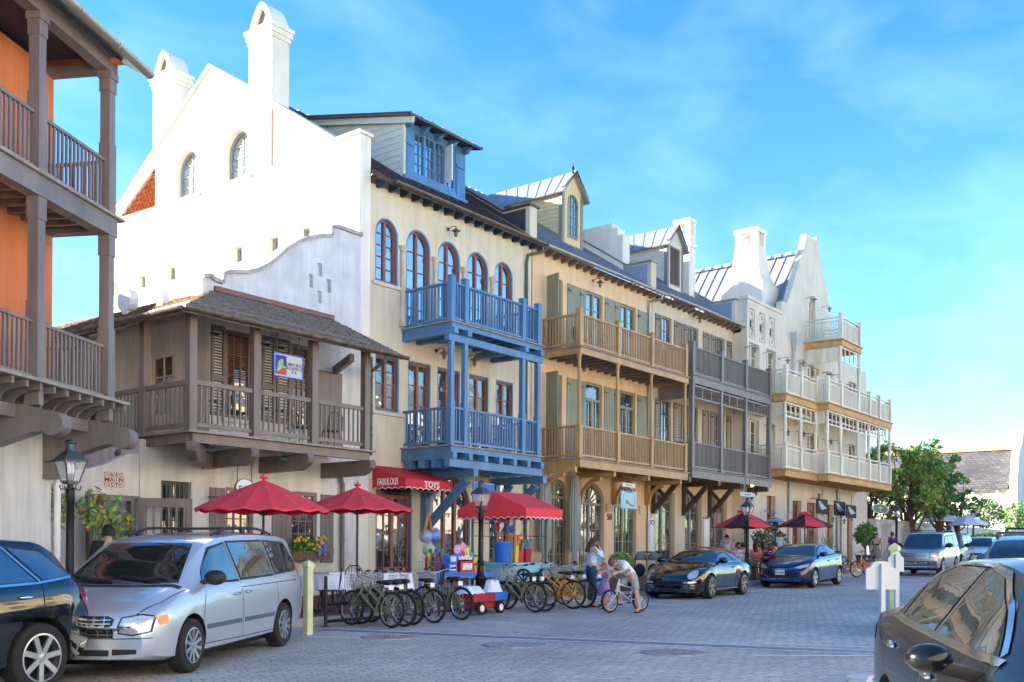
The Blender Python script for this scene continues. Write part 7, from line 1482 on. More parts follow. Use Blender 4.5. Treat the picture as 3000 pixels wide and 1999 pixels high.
for x, y, z, lab in ((28.9, 19.6, mZ3, 'dark chair on the upper ochre balcony, left'), (30.2, 19.7, mZ3, 'dark chair on the upper ochre balcony, right'), (22.6, 19.5, Z2, 'dark chair on the lower blue balcony, left'), (24.2, 19.4, Z2, 'dark chair on the lower blue balcony, right'), (16.3, 19.4, kz, 'dark chair on the brown balcony, left of the pair'), (17.2, 19.3, kz, 'dark chair on the brown balcony, right of the pair'), (37.6, 19.6, gZ3, 'dark chair on the upper grey balcony')):
    c = copytree(wc); c.location = (x, y, z + .005); c.rotation_euler = (0, 0, x * 3); c['label'] = lab; c['group'] = 'chairs on the balconies'
REDCH = mat('red_chair_paint', '9c1f2d', .5, var=.08)
def slat_chair(label, x, y, rz):
    root = E('terrace_chair', label, 'chair', (x, y, gz(x) + PV), rz, group='red slatted terrace chairs'); mb = MB(); mb.box(-.22, .24, -.25, .25, .4, .44); mb.build('seat', REDCH, root); mb = MB()
    for k in range(5): mb.box(-.27, -.24, -.24, .24, .5 + k * .11, .59 + k * .11)
    for sy in (-.24, .24): mb.box(-.29, -.272, sy - .03, sy + .03, .42, 1.08)
    mb.build('backrest', REDCH, root)
    for sx in (-.24, .2):
        for sy in (-.22, .22): mb = MB(); mb.box(sx - .025, sx + .025, sy - .025, sy + .025, 0, .42 if sx > 0 else .44); mb.build('leg', REDCH, root)
    for sy in (-.27, .27): mb = MB(); mb.box(-.26, .26, sy - .035, sy + .035, .64, .67); mb.box(.2, .24, sy - .02, sy + .02, .44, .64); mb.build('armrest', REDCH, root)
    return root
sc = None
for px, Y, r_, lab in ((2221, 15.2, 1.75, 'red slatted chair back turned to the street beside the lamp'), (2250, 15.9, 1.6, 'red slatted chair left of the blue sedan roof'), (2142, 16.6, -1.3, 'red slatted chair against the restaurant wall'), (2256, 16.9, 3.0, 'red slatted chair by the standing waiter'), (2198, 16.9, -1.6, 'red slatted chair behind the seated women')):
    x = fx(px, Y, 1640)
    if sc is None: sc = slat_chair(lab, x, Y, r_)
    else: c = copytree(sc); c.location = (x, Y, gz(x) + PV); c.rotation_euler = (0, 0, r_); c['label'] = lab
PINEW = mat('oiled_pine', 'b07a45', .5, var=.2, scale=5, stretch=(.3, 1, 1))
def wood_table(label, x, y, w, d, h, m, z0=PV, rz=0, name='terrace_table', group=None):
    root = E(name, label, 'table', (x, y, gz(x) + z0), rz, group=group); mb = MB(); mb.box(-w / 2, w / 2, -d / 2, d / 2, h - .04, h); mb.build('top', m, root, bevel=.006); mb = MB(); mb.box(-w / 2 + .05, w / 2 - .05, -d / 2 + .05, d / 2 - .05, h - .14, h - .041); mb.build('apron', m, root)
    for sx in (-1, 1):
        for sy in (-1, 1): mb = MB(); cx, cy = sx * (w / 2 - .07), sy * (d / 2 - .07); mb.box(cx - .035, cx + .035, cy - .035, cy + .035, 0, h - .04); mb.build('leg', m, root)
    return root
wood_table('pine table in front of the man in the pink shirt', fx(2178, 15.4, 1640), 15.35, .8, .7, .74, PINEW); wood_table('pine table by the seated women', fx(2236, 16.5, 1640), 16.5, .8, .7, .74, PINEW)
c = onY(2095, 1592, 16.8); root = E('host_stand', 'wooden host stand with a sloping top at the restaurant', 'host stand', (c.x, c.y, gz(c.x) + PV)); mb = MB(); mb.box(-.5, .5, -.25, .25, 0, 1.05); mb.build('cabinet', mat('dark_board', '4a3a30', .6, var=.2), root, bevel=.01); mb = MB(); mb.poly([[(-.36, 1.03), (.36, 1.12), (.36, 1.17), (-.36, 1.08)]], lambda a, b: (-.62, a, b), lambda a, b: (.62, a, b)); mb.build('top', PINEW, root)
c = onY(2037, 1604, 17.5); root = E('menu_board', 'white framed menu board leaning by the grey house', 'board', (c.x, c.y, gz(c.x) + PV)); mb = MB(); mb.box(-.6, .6, -.03, .03, .3, .98); mb.build('panel', WHITE, root); mb = MB(); mb.box(-.5, .5, -.034, -.0305, .4, .9); mb.build('chalk_face', mat('slate_blue', '8fa2b5', .7), root); mb = MB(); [mb.box(a - .03, a + .03, -.3, .3, 0, .05) or mb.box(a - .02, a + .02, -.02, .02, .05, .3) for a in (-.5, .5)]; mb.build('feet', BLACKM, root)
c = onY(2072, 1570, 20.4); mb = MB(); mb.box(c.x - .22, c.x + .22, 20.44, 20.494, c.z - .75, c.z + .75); o = tag(mb.build('poster_case', WHITE), 'tall white menu case under the number 54', 'menu case'); mb = MB(); mb.box(c.x - .25, c.x + .25, 20.45, 20.495, c.z + .752, c.z + .8); mb.build('case_frame', REDWOOD, o)
c = onY(1912, 1560, 20.4); mb = MB(); mb.box(c.x - .18, c.x + .18, 20.46, 20.497, c.z - .9, c.z + .6); o = tag(mb.build('wall_notice', mat('pale_notice', 'cfd8e2', .6)), 'narrow pale notice on the wall beside the grey double door', 'notice'); ml = MB(); text(ml, 'DO', .3, lambda x, y, z: (c.x + x, 20.455 - z, c.z + .3 + y)); ml.build('lettering', mat('blue_ink', '2563a8', .6), o)
# hanging signs
SIGNB = mat('sign_blue', '2a62c0', .5, var=.04)
def hang(label, px0, px1, py0, py1, Y, m, text_=None, tm=None, frame=None, ph=.5, hang_h=.4, shape=None, name='hanging_sign'):
    a, b = onY(px0, py0, Y), onY(px1, py0, Y); zt, zb = a.z, fz(px0, py1, Y); xc = (a.x + b.x) / 2; w = abs(b.x - a.x); h = zt - zb; root = E(name, label, 'sign', (xc, Y, zb)); mb = MB()
    if shape == 'oval': mb.poly([[(w / 2 * math.cos(t), h / 2 + h / 2 * math.sin(t)) for t in [6.283 * k / 28 for k in range(28)]]], lambda p, q: (p, -.02, q), lambda p, q: (p, .02, q))
    else: mb.box(-w / 2, w / 2, -.02, .02, 0, h)
    mb.build('panel', m, root)
    if frame:
        mb = MB()
        if shape == 'oval': lo_ = lambda s: [(w / 2 * s * math.cos(t), h / 2 + h / 2 * s * math.sin(t)) for t in [6.283 * k / 28 for k in range(28)]]; mb.poly([lo_(1.05), lo_(.97)], lambda p, q: (p, -.03, q), lambda p, q: (p, .03, q))
        else:
            f_ = .03
            for bx in ((-w / 2 - f_, w / 2 + f_, -f_, 0), (-w / 2 - f_, w / 2 + f_, h, h + f_), (-w / 2 - f_, -w / 2, 0, h), (w / 2, w / 2 + f_, 0, h)): mb.box(bx[0], bx[1], -.03, .03, bx[2] + .0005, bx[3] - .0005)
        mb.build('frame', frame, root)
    if hang_h:
        for s in (-.4, .4): mb = MB(); mb.tube([(w * s, 0, h * (.98 if shape != 'oval' else .8)), (w * s, 0, h + hang_h)], .012, 6); [mb.tube([(w * s, 0, h + hang_h * .55), (w * s + q, 0, h + hang_h)], .012, 5) for q in (-.09, .09)]; mb.build('hanger', GREENM, root)
    if text_:
        ml = MB()
        for st, sz, dy in text_: text(ml, st, sz, lambda x, y, z: (x, -.024 - z, h / 2 + dy + y), .002)
        ml.build('lettering', tm, root)
    return root, w, h
r_, w, h = hang('blue framed architects sign hanging under the brown balcony roof', 803, 884, 1034, 1098, 18.75, mat('sign_grey', 'b9bcc0', .5, var=.02), None, None, mat('sign_frame_blue', '3f55b5', .5), hang_h=.75)
ml = MB(); [text(ml, a_, .105, lambda x, y, z: (w * .2 + x, -.024 - z, h * dy + y), .002) for a_, dy in (('DOMIN BOCK', .52), ('ARCHITECTS', .34), ('P A', .17))]; ml.build('lettering', mat('grey_ink', '55585c', .6, var=0), r_)
mb = MB(); mb.box(-w * .47, -w * .08, -.026, -.0205, h * .06, h * .94); p_ = mb.build('picture', mat('night_blue', '2336a0', .6, var=.3, scale=12), r_)
mb = MB(); mb.poly([[(-w * .44, h * .1), (-w * .1, h * .1), (-w * .1, h * .42), (-w * .2, h * .5), (-w * .2, h * .72), (-w * .26, h * .8), (-w * .36, h * .66), (-w * .4, h * .4)]], lambda a, b: (a, -.03, b), lambda a, b: (a, -.0265, b)); mb.build('painted_tower', mat('tower_green', '8fb87a', .6, var=.35, scale=14), p_)
mb = MB(); mb.poly([[(-w * .47, h * .06), (-w * .08, h * .06), (-w * .08, h * .34), (-w * .2, h * .4)]], lambda a, b: (a, -.034, b), lambda a, b: (a, -.0305, b)); mb.build('painted_roof', mat('painted_red', 'b04a3a', .6, var=.3, scale=12), p_)
hang('small white oval sign half hidden behind the left red umbrella', 690, 742, 1402, 1452, 19.0, WHITE, [('Edw', .2, -.1)], BLACKM, mat('grey_frame', '70757c', .5), hang_h=.5, shape='oval')
hang('plain blue hanging sign behind the middle street lamp', 1388, 1444, 1416, 1482, 18.9, SIGNB, None, None, mat('light_blue_frame', '6fa3d8', .5), hang_h=.35)
r_, w, h = hang('pale blue shoe shop sign with a green high heel', 1819, 1863, 1438, 1489, 19.3, mat('sign_pale_blue', 'a9d3e6', .5, var=.02), [('Pazzo', .16, .26)], mat('sign_grey_ink', '5b7d8c', .6), None, hang_h=.1)
mb = MB(); k_ = w / 1.0
mb.poly([[(a * w, b * h) for a, b in ((-.2, .18), (-.2, .5), (-.14, .52), (-.05, .4), (.12, .26), (.34, .2), (.36, .14), (.1, .15), (-.05, .27), (-.15, .38), (-.17, .18))]], lambda a, b: (a, -.028, b), lambda a, b: (a, -.0205, b)); mb.build('shoe_emblem', mat('shoe_green', '6d8f2c', .6), r_)
mb = MB(); lo_ = lambda s: [(w * s * math.cos(t), h * .42 + w * s * math.sin(t)) for t in [6.283 * k / 30 for k in range(30)]]; mb.poly([lo_(.4), lo_(.385)], lambda a, b: (a, -.026, b), lambda a, b: (a, -.0205, b)); mb.build('ring_emblem', mat('sign_grey_ink', '5b7d8c'), r_)
hang('small white strip sign above the shoe sign', 1823, 1860, 1414, 1426, 19.3, WHITE, [('SHOES · BAGS', .06, -.02)], BLACKM, None, hang_h=.3)
hang('grey EAT IN TAKE OUT strip sign above the ring sign', 2167, 2211, 1441, 1453, 17.9, mat('sign_grey', 'b9bcc0'), [('EAT IN or TAKE OUT', .06, -.02)], BLACKM, None, hang_h=.3)
c = onY(2191, 1481, 17.9); mb = MB(); ov = lambda s, q: [(c.x + s * math.cos(t), c.z + q * math.sin(t)) for t in [6.283 * k / 30 for k in range(30)]]
root = E('ring_sign', 'oval ring sign in red and silver behind the restaurant lamp', 'sign', (c.x, 17.9, c.z), world=True); mb.poly([ov(.42, .36), ov(.2, .18)], lambda a, b: (a, 17.9, b), lambda a, b: (a, 17.95, b)); mb.build('ring', mat('sign_silver', 'b3b7bd', .4, .3), root); mb = MB(); mb.poly([ov(.37, .31), ov(.25, .22)], lambda a, b: (a, 17.88, b), lambda a, b: (a, 17.898, b)); mb.build('red_band', mat('sign_red', '9a1f2b', .5), root)
mb = MB(); [mb.tube([(c.x + s, 17.92, c.z + .3), (c.x + s, 17.92, c.z + 1.2)], .01, 5) for s in (-.2, .2)]; mb.build('hanger', BLACKM, root)
BAN = mat('banner_black', '221f26', .8, var=.05); GULL = mat('gull_grey', 'b5b3b0', .7, var=.15, scale=8); BRED = mat('banner_red', '8f1f2c', .7)
for px0, px1, py0, py1, Y, lab in ((2392, 2424, 1462, 1505, 17.0, 'left black banner with a standing gull, largest of the three'), (2444, 2476, 1469, 1510, 16.9, 'middle black banner with a standing gull'), (2479, 2508, 1480, 1517, 16.5, 'right black banner with a standing gull, nearest the hotel corner')):
    r_, w, h = hang(lab, px0, px1, py0, py1, Y, BAN, [('GALLERY', .11, -.42)], BRED, None, hang_h=.02, name='banner'); r_['group'] = 'gull banners'; mb = MB(); q = [(-.36, .8), (-.3, .88), (-.2, .88), (-.12, .78), (.1, .62), (.42, .38), (.2, .38), (.08, .33), (.08, .26), (.04, .26), (.02, .34), (-.08, .36), (-.1, .27), (-.13, .27), (-.12, .38), (-.24, .5), (-.28, .68), (-.32, .78)]
    mb.poly([[(a * w, b * h) for a, b in q]], lambda a, b: (a, -.03, b), lambda a, b: (a, -.021, b)); mb.build('gull', GULL, r_); mb = MB(); mb.tube([(-w * .6, 0, h + .01), (w * .5, 0, h + .01)], .015, 6); mb.tube([(0, 0, h + .01), (0, 0, h + .5)], .012, 6); mb.build('pole', BLACKM, r_)
hang('dark oval tapas sign at the far end of the hotel', 2556, 2601, 1475, 1502, 16.9, mat('sign_brown', '2e2428', .5), [('La Crema', .14, .02), ('tapas', .06, -.05), ('&', .045, -.1), ('chocolate', .06, -.16)], WHITE, WHITE, hang_h=.5, shape='oval')

# ============================================================ TOY SHOP DISPLAY
BLUET = mat('blue_table_paint', '4f86d8', .5, var=.08); 
c = onY(1345, 1676, 16.4); TX, TY = c.x, c.y; TZ = c.z
tt = wood_table('blue painted table with toys outside the shop', TX, TY, 2.3, .75, TZ - gz(TX) - PV, BLUET, name='display_table'); tz = TZ
def toybox(label, px, pz, w, h, d, col, m2=None, Y=None, rz=0, name='toy_box'):
    Y = Y or TY; x = fx(px, Y, 1640); root = E(name, label, 'toy', (x, Y, pz), rz); mb = MB(); mb.box(-w / 2, w / 2, -d / 2, d / 2, 0, h); mb.build('carton', mat('toy_' + col, col, .4, var=.25, scale=9), root, bevel=.008); mb = MB(); mb.box(-w * .36, w * .36, -d / 2 - .004, -d / 2 - .0005, h * .2, h * .8); mb.build('printed_panel', mat('print_' + (m2 or 'e9d9a0'), m2 or 'e9d9a0', .4, var=.5, scale=22), root); return root
toybox('blue toy carton at the left end of the blue table', 1316, tz, .3, .22, .26, '2f6fc4', 'cfe3ff'); toybox('second blue toy carton stacked on the first', 1318, tz + .225, .27, .2, .24, '3b7ad8', 'ffd9e8'); toybox('red toy chest with a pictured front on the blue table', 1355, tz, .5, .27, .32, 'c4202c', 'dff0d0'); toybox('yellow dinosaur toy box at the right end of the blue table', 1393, tz, .4, .16, .3, 'caa23a', '8a5a20'); toybox('green toy packet standing behind the red chest', 1366, tz + .32, .2, .34, .06, '7fb648', 'ffe05a', TY + .15); toybox('white wrapped toy on top of the red chest', 1353, tz + .305, .5, .1, .26, 'e6e6ea', 'f4c6d8'); toybox('dark red toy basket right of the chest', 1385, tz + .17, .4, .26, .3, '8c1f2a', 'b9b23a', TY + .1)
for px, dz, col, lab in ((1346, .42, 'd63b2f', 'red pinwheel flower on the toy pile'), (1357, .44, 'e9d23a', 'yellow pinwheel flower on the toy pile'), (1338, .4, '2f7fd8', 'blue pinwheel flower on the toy pile'), (1368, .4, '36a6c8', 'turquoise pinwheel flower on the toy pile'), (1330, .56, 'e6a8c8', 'pink soft toy above the blue cartons'), (1347, .62, 'e39ac0', 'pink soft toy above the red chest')):
    x = fx(px, TY, 1640); mb = MB()
    for k in range(8): a = .785 * k; mb.ell((x + .07 * math.cos(a), TY - .1, tz + dz + .07 * math.sin(a)), .055, .03, .055, 8, 5)
    mb.ell((x, TY - .12, tz + dz), .04, .03, .04, 8, 6); tag(mb.build('pinwheel' if dz < .5 else 'soft_toy', mat('toyc_' + col, col, .5, var=.2, scale=20), smooth=True), lab, 'toy')
x = fx(1362, TY + .2, 1640); mb = MB(); mb.lathe([(.01, -.02), (.3, -.015), (.3, .015), (.01, .02)], (x, TY + .28, tz + .42), 26, 'y'); tag(mb.build('toy_hoop', mat('purple_plastic', '8a6fb0', .4, var=.4, scale=3)), 'round purple disc standing behind the toys', 'toy')
for k in range(9):
    x = fx(1250 + k * 5.5, 17.6, 1650); cl = ('c03a4a', 'd8d23a', '2f7a4a', '5a3a8a', 'e0752a', '3a6ac0', 'c84a9a', '7a4a2a', '3aa0a0')[k]; nm_ = ('crimson', 'yellow', 'green', 'violet', 'orange', 'blue', 'pink', 'brown', 'teal')[k]; mb = MB(); z = gz(x) + PV; mb.lathe([(.04, .12), (.045, 1.0 + .1 * (k % 3)), (.02, 1.04 + .1 * (k % 3))], (x, 17.6, z), 8); tag(mb.build('rolled_kite', mat('kite_' + cl, cl, .5, var=.3, scale=12)), '%s rolled kite standing in the white rack by the shop door' % nm_, 'kite', 'rolled kites in the white rack')
mb = MB(); x0, x1 = fx(1240, 17.6, 1650), fx(1304, 17.6, 1650); z = gz(x0) + PV
for zz in (.12, .5, .9):
    for yy in (17.45, 17.75): mb.tube([(x0, yy, z + zz), (x1, yy, z + zz)], .01, 5)
for k in range(8): xx = x0 + (x1 - x0) * k / 7; [mb.tube([(xx, yy, z), (xx, yy, z + .92)], .008, 5) for yy in (17.45, 17.75)]
tag(mb.build('wire_rack', mat('white_wire', 'c9ccd0', .4, .3)), 'white wire rack holding rolled kites', 'rack')
# balls in net bags on the blue post
for dx, dz, cl, lab in ((0, 0, '9db2e0', 'lilac beach ball in the net bag by the shop door'), (.32, .03, '7f9be0', 'blue beach ball in the net bag by the shop door'), (.12, -.36, 'bcd6c0', 'pale green beach ball in the net bag by the shop door')):
    c = onY(1248, 1573, 18.6); mb = MB(); mb.ell((c.x + dx, c.y, c.z + dz), .18, .18, .18, 16, 12); tag(mb.build('beach_ball', mat('ball_' + cl, cl, .3, var=.3, scale=3), smooth=True), lab, 'ball')
c = onY(1256, 1535, 18.55); mb = MB(); mb.tube([(c.x - .2, c.y, c.z - .3), (c.x, c.y, c.z + .3), (c.x + .12, c.y, c.z - .2)], .04, 6); tag(mb.build('bag_strap', mat('orange_strap', 'd98a2a', .6)), 'orange and yellow strap holding the beach balls', 'strap')
# vendor cart
cx0, cx1 = 20.15, 21.75; cz = onY(1440, 1655, 16.2).z; KT = E('vendor_cart', 'turquoise vendor cart under a red gabled canopy with white piping', 'cart', (cx0, 16.2, gz(cx0)), world=True); TURQ = mat('turquoise_paint', '7fc4d6', .5, var=.08)
mb = MB(); mb.box(cx0, cx1, 15.7, 17.2, cz - .42, cz); mb.box(cx0 - .05, cx1 + .05, 15.65, 17.25, cz + .002, cz + .05); mb.build('body', TURQ, KT)
for xx in (cx0 + .1, cx1 - .1):
    for yy in (15.75, 17.15): mb = MB(); mb.box(xx - .03, xx + .03, yy - .03, yy + .03, gz(xx) + .15, cz - .42); mb.box(xx - .025, xx + .025, yy - .025, yy + .025, cz + .05, onY(1440, 1485, 16.2).z); mb.build('post', mat('grey_post', '6d6a6c', .6, var=.2), KT)
for xx in (cx0 + .3, cx1 - .35): mb = MB(); mb.lathe([(.36, -.03), (.36, .03), (.32, .03), (.32, -.03)], (xx, 15.6, gz(xx) + .51), 24, 'y', cap=False); [mb.beam((xx, 15.6, gz(xx) + .51), (xx + .34 * math.cos(a), 15.6, gz(xx) + .51 + .34 * math.sin(a)), .03) for a in [.785 * k for k in range(8)]]; mb.build('wheel', BLACKM, KT)
kx0, ky0, ky1 = 20.15, 15.3, 17.6; kx1 = 21.75; zr_ = 3.2; zl_ = 2.74; ymid = (ky0 + ky1) / 2
mb = MB(); xm = None
mb.quad((kx0 + .05, ymid, zr_), (kx1 - .05, ymid, zr_), (kx1, ky0, zl_), (kx0, ky0, zl_)); mb.quad((kx0 + .05, ymid, zr_), (kx1 - .05, ymid, zr_), (kx1, ky1, zl_), (kx0, ky1, zl_)); mb.f([mb.v(p) for p in ((kx0, ky0, zl_), (kx0, ky1, zl_), (kx0 + .05, ymid, zr_))]); mb.f([mb.v(p) for p in ((kx1, ky0, zl_), (kx1, ky1, zl_), (kx1 - .05, ymid, zr_))])
for a, b, n_ in (((kx0, ky0, 0), (kx1, ky0, 0), 8), ((kx1, ky0, 0), (kx1, ky1, 0), 10), ((kx1, ky1, 0), (kx0, ky1, 0), 8), ((kx0, ky1, 0), (kx0, ky0, 0), 10)): scallop(mb, a, b, zl_, zl_ - .26, n_, .05)
mb.build('canopy', [RED2, WHITE], KT)
mb = MB(); [mb.tube([(a, y_, z_), (b, y_, z_)], .01, 5) for a, b, y_, z_ in ((cx0 + .1, cx1 - .1, 15.75, cz + .75), (cx0 + .1, cx1 - .1, 17.15, cz + .75), (cx0 + .1, cx1 - .1, 17.15, cz + 1.1))]; mb.build('rails', BLACKM, KT)
bx = fx(1473, 16.4, 1640); root = E('toy_bucket', 'blue plastic tub full of fishing nets and toy shovels on the cart', 'bucket', (bx, 16.4, cz + .055)); mb = MB(); mb.lathe([(.2, 0), (.26, .5), (.28, .5), (.28, .54), (.25, .54), (.19, .03)], (0, 0, 0), 22); mb.build('tub', mat('blue_plastic', '1f6fc8', .35, var=.05), root, smooth=40)
for k in range(12):
    a = random.uniform(0, 6.28); e = Vector((.3 * math.cos(a) + .1, .15 * math.sin(a), random.uniform(.75, 1.15))); mb = MB(); mb.tube([(.1 * math.cos(a), .1 * math.sin(a), .1), e], .014, 5); mb.m = 1; mb.ell(e + Vector((0, 0, .05)), .09, .05, .12, 8, 6); mb.build('toy_shovel', [PINEW, mat('shov%d' % (k % 4), ('e8b81e', '2a4fb0', 'c8283a', 'd8d8e0')[k % 4], .5, var=.1)], root)
for px, w_, h_, cl, lab in ((1520, .3, .45, 'c8303c', 'red tub of toys on the right half of the cart'), (1543, .3, .5, '9a2430', 'dark red tub of rubber sharks on the cart'), (1506, .28, .62, 'e6c42a', 'bright yellow sand toy beside the blue tub')):
    x = fx(px, 16.5, 1640); root = E('toy_tub', lab, 'bucket', (x, 16.5, cz + .055)); mb = MB(); mb.lathe([(w_ * .4, 0), (w_ * .5, h_ * .7), (w_ * .55, h_ * .7), (w_ * .45, h_ * .72), (w_ * .3, h_ * .6)], (0, 0, 0), 16); mb.build('tub', mat('tub_' + cl, cl, .4, var=.1), root, smooth=40); mb = MB()
    for k in range(7): a = random.uniform(0, 6.28); mb.tube([(.06 * math.cos(a), .06 * math.sin(a), h_ * .5), (.16 * math.cos(a), .1 * math.sin(a), h_ * 1.1), (.3 * math.cos(a), .14 * math.sin(a), h_ * 1.25)], [.05, .06, .01], 6)
    mb.build('rubber_toys', mat('rub_' + cl, ('5b7f8c', '4a6a78', 'e07a2a')[hash(cl) % 1 if px != 1506 else 2], .5, var=.3, scale=10), root)
# red wagon with a blue box and white cloths
a = onG(1440, 1800); wx_, wy_ = a.x, a.y + .3; WG = E('toy_wagon', 'red pull wagon with black rubber wheels and white cloths', 'wagon', (wx_, wy_, gz(wx_)), .05); WR = mat('wagon_red', '9e2230', .45, var=.08)
mb = MB(); mb.box(-.55, .3, -.25, .25, .26, .46); mb.build('tray', WR, WG, bevel=.02)
for sx in (-.35, .35):
    for sy in (-.26, .26): mb = MB(); mb.lathe([(.08, -.035), (.14, -.03), (.14, .03), (.08, .035)], (sx, sy, .14), 18, 'y'); w_ = mb.build('wheel', RUBBER, WG); mb = MB(); mb.lathe([(.075, -.042), (.075, .042)], (sx, sy, .14), 14, 'y'); mb.build('rim', WHITE, w_)
mb = MB(); mb.box(-.45, .45, -.2, .2, .13, .25); mb.build('chassis', WR, WG)
mb = MB(); mb.poly([[(.2, .3), (.62, .3), (.66, .47), (.16, .47)]], lambda p, q: (wx_ + p, wy_ - .24, gz(wx_) + q), lambda p, q: (wx_ + p, wy_ + .24, gz(wx_) + q)); tag(mb.build('storage_box', mat('blue_plastic', '1f6fc8')), 'blue plastic box riding on the red wagon', 'box')
for dx, w_, lab in ((.4, .26, 'white cloth draped over the blue box on the wagon'), (-.35, .36, 'crumpled white cloth in the red wagon')):
    mb = MB(); N = 16; rg_ = []
    for k, (rr, z) in enumerate(((.03, .74), (.6, .72), (.85, .55), (1, .47))): rg_.append([mb.v((wx_ + dx + w_ * rr * math.cos(6.283 * j / N) * (1 + .12 * (j % 2) * k / 3), wy_ + .8 * w_ * rr * math.sin(6.283 * j / N), gz(wx_) + (z if dx > 0 else .47 + (z - .47) * .55) - .02 * (j % 3))) for j in range(N)])
    for A, Bq in zip(rg_, rg_[1:]):
        for j in range(N): mb.f((A[j], A[(j + 1) % N], Bq[(j + 1) % N], Bq[j]))
    tag(mb.build('cloth', CLOTH, smooth=60), lab, 'cloth')
# blue star board, planters, stroller, bench, kite pillar
c = onY(1755, 1640, 15.8); root = E('star_board', 'blue A-frame board with a golden star behind the woman', 'board', (c.x, 15.8, gz(c.x) + .15), .25); mb = MB(); mb.beam((0, -.05, .05), (0, .15, 1.1), .9, .03, (0, 1, 0)); mb.beam((0, .4, .05), (0, .16, 1.08), .9, .03, (0, 1, 0)); mb.build('panel', mat('board_blue', '4a9ad0', .5, var=.08), root)
st = [((.34 if k % 2 == 0 else .14) * math.sin(k * .628), .62 + (.34 if k % 2 == 0 else .14) * math.cos(k * .628)) for k in range(10)]; mb = MB(); mb.poly([st], lambda a_, b: (a_, -.075 + (b - .05) * .19, b), lambda a_, b: (a_, -.06 + (b - .05) * .19, b)); mb.build('star', mat('star_gold', 'd8a83a', .5, var=.3, scale=8), root)
def leaves(mb, c, rx, ry, rz_, n, s, rnd, shell=.5, flat=0):
    for _ in range(n):
        while True:
            p = Vector((rnd.uniform(-1, 1), rnd.uniform(-1, 1), rnd.uniform(-1, 1)))
            if shell < p.length < 1: break
        q = Vector(c) + Vector((p.x * rx, p.y * ry, p.z * rz_)); nrm = Vector((rnd.gauss(0, 1), rnd.gauss(0, 1), rnd.gauss(.5, 1))).normalized(); a = nrm.orthogonal().normalized(); b = nrm.cross(a); an = rnd.uniform(0, 6.28); u = (a * math.cos(an) + b * math.sin(an)); v = nrm.cross(u); k = s * rnd.uniform(.6, 1.4)
        mb.m = rnd.choice((0, 0, 1)); i = [mb.v(q - u * k), mb.v(q + v * k * .42), mb.v(q + u * k), mb.v(q - v * k * .42)]; mb.f(i)
LF1 = mat('leaf_green', '6f9a42', .6, var=.3, scale=3); LF2 = mat('leaf_light_green', 'a3bb54', .6, var=.3, scale=3); LD1 = mat('leaf_dark_green', '568046', .6, var=.3, scale=2); LY = mat('leaf_olive_yellow', '9a9c46', .6, var=.3, scale=2); BARK = mat('bark', '5c4a3c', .95, var=.35, scale=8, bump=.5)
rnd = random.Random(5)
def shrub(label, x, y, z, r, h, pot, pm, n=900, s=.045, ms=(LF1, LF2), stems=5, name='potted_shrub'):
    root = E(name, label, 'plant', (x, y, z)); mb = MB(); leaves(mb, (0, 0, pot + h / 2), r, r, h / 2, n, s, rnd, .35); mb.build('foliage', list(ms), root, merge=False)
    mb = MB(); [mb.tube([(0, 0, pot * .8), (rnd.uniform(-.6, .6) * r, rnd.uniform(-.6, .6) * r, pot + h * .75)], [.02, .006], 5) for _ in range(stems)]; mb.build('stems', BARK, root)
    if pm: mb = MB(); mb.lathe([(r * .5, 0), (r * .72, pot * .9), (r * .78, pot * .9), (r * .78, pot), (r * .66, pot), (r * .6, pot * .85)], (0, 0, 0), 18); mb.build('pot', pm, root, smooth=40)
    return root
c = onY(1820, 1620, 16.6); shrub('round clipped green shrub beside the shoe shop doors', c.x, 16.6, gz(c.x) + .15, .42, .62, .45, mat('stone_pot', '9a948a', .8), 1600, .04)
for px, lab in ((2375, 'red square planter with thin grasses, left at the hotel doors'), (2424, 'red square planter with thin grasses, right at the hotel doors')):
    x = fx(px, 17.6, 1600); root = E('square_planter', lab, 'planter', (x, 17.6, gz(x) + .15), group='red planters by the hotel'); mb = MB(); mb.poly([[(-.4, 0), (.4, 0), (.48, .75), (-.48, .75)]], lambda a_, b: (a_, -.4, b), lambda a_, b: (a_, .4, b)); mb.build('tub', mat('dark_red_glaze', '6e2f2c', .4, var=.15), root); mb = MB(); [mb.tube([(rnd.uniform(-.3, .3), rnd.uniform(-.2, .2), .7), (rnd.uniform(-.45, .45), rnd.uniform(-.3, .3), rnd.uniform(1.2, 1.9))], [.014, .003], 4) for _ in range(46)]; mb.build('grasses', mat('dry_grass', '8f8a4a', .8, var=.3), root)
c = onY(2535, 1600, 17.2); root = shrub('small standard tree in a grey tub by the hotel corner', c.x, 17.2, gz(c.x) + .15, .6, 1.2, 1.05, None, 600, .11, (LD1, LF1), name='potted_tree')
mb = MB(); mb.lathe([(.4, 0), (.48, .55), (.52, .6), (.4, .6)], (0, 0, 0), 18); mb.build('pot', mat('slate_pot', '6b747c', .8), root); mb = MB(); mb.tube([(0, 0, .5), (.05, 0, 1.7)], .04, 6); mb.build('trunk', BARK, root)
c = onY(2252, 1560, 18.6); shrub('dark spiky bush behind the scooped terrace wall', c.x, 18.6, gz(c.x) + .7, .9, 1.2, .2, None, 900, .09, (mat('dull_green', '55603a', .7, var=.3), mat('dry_grass', '8f8a4a')))
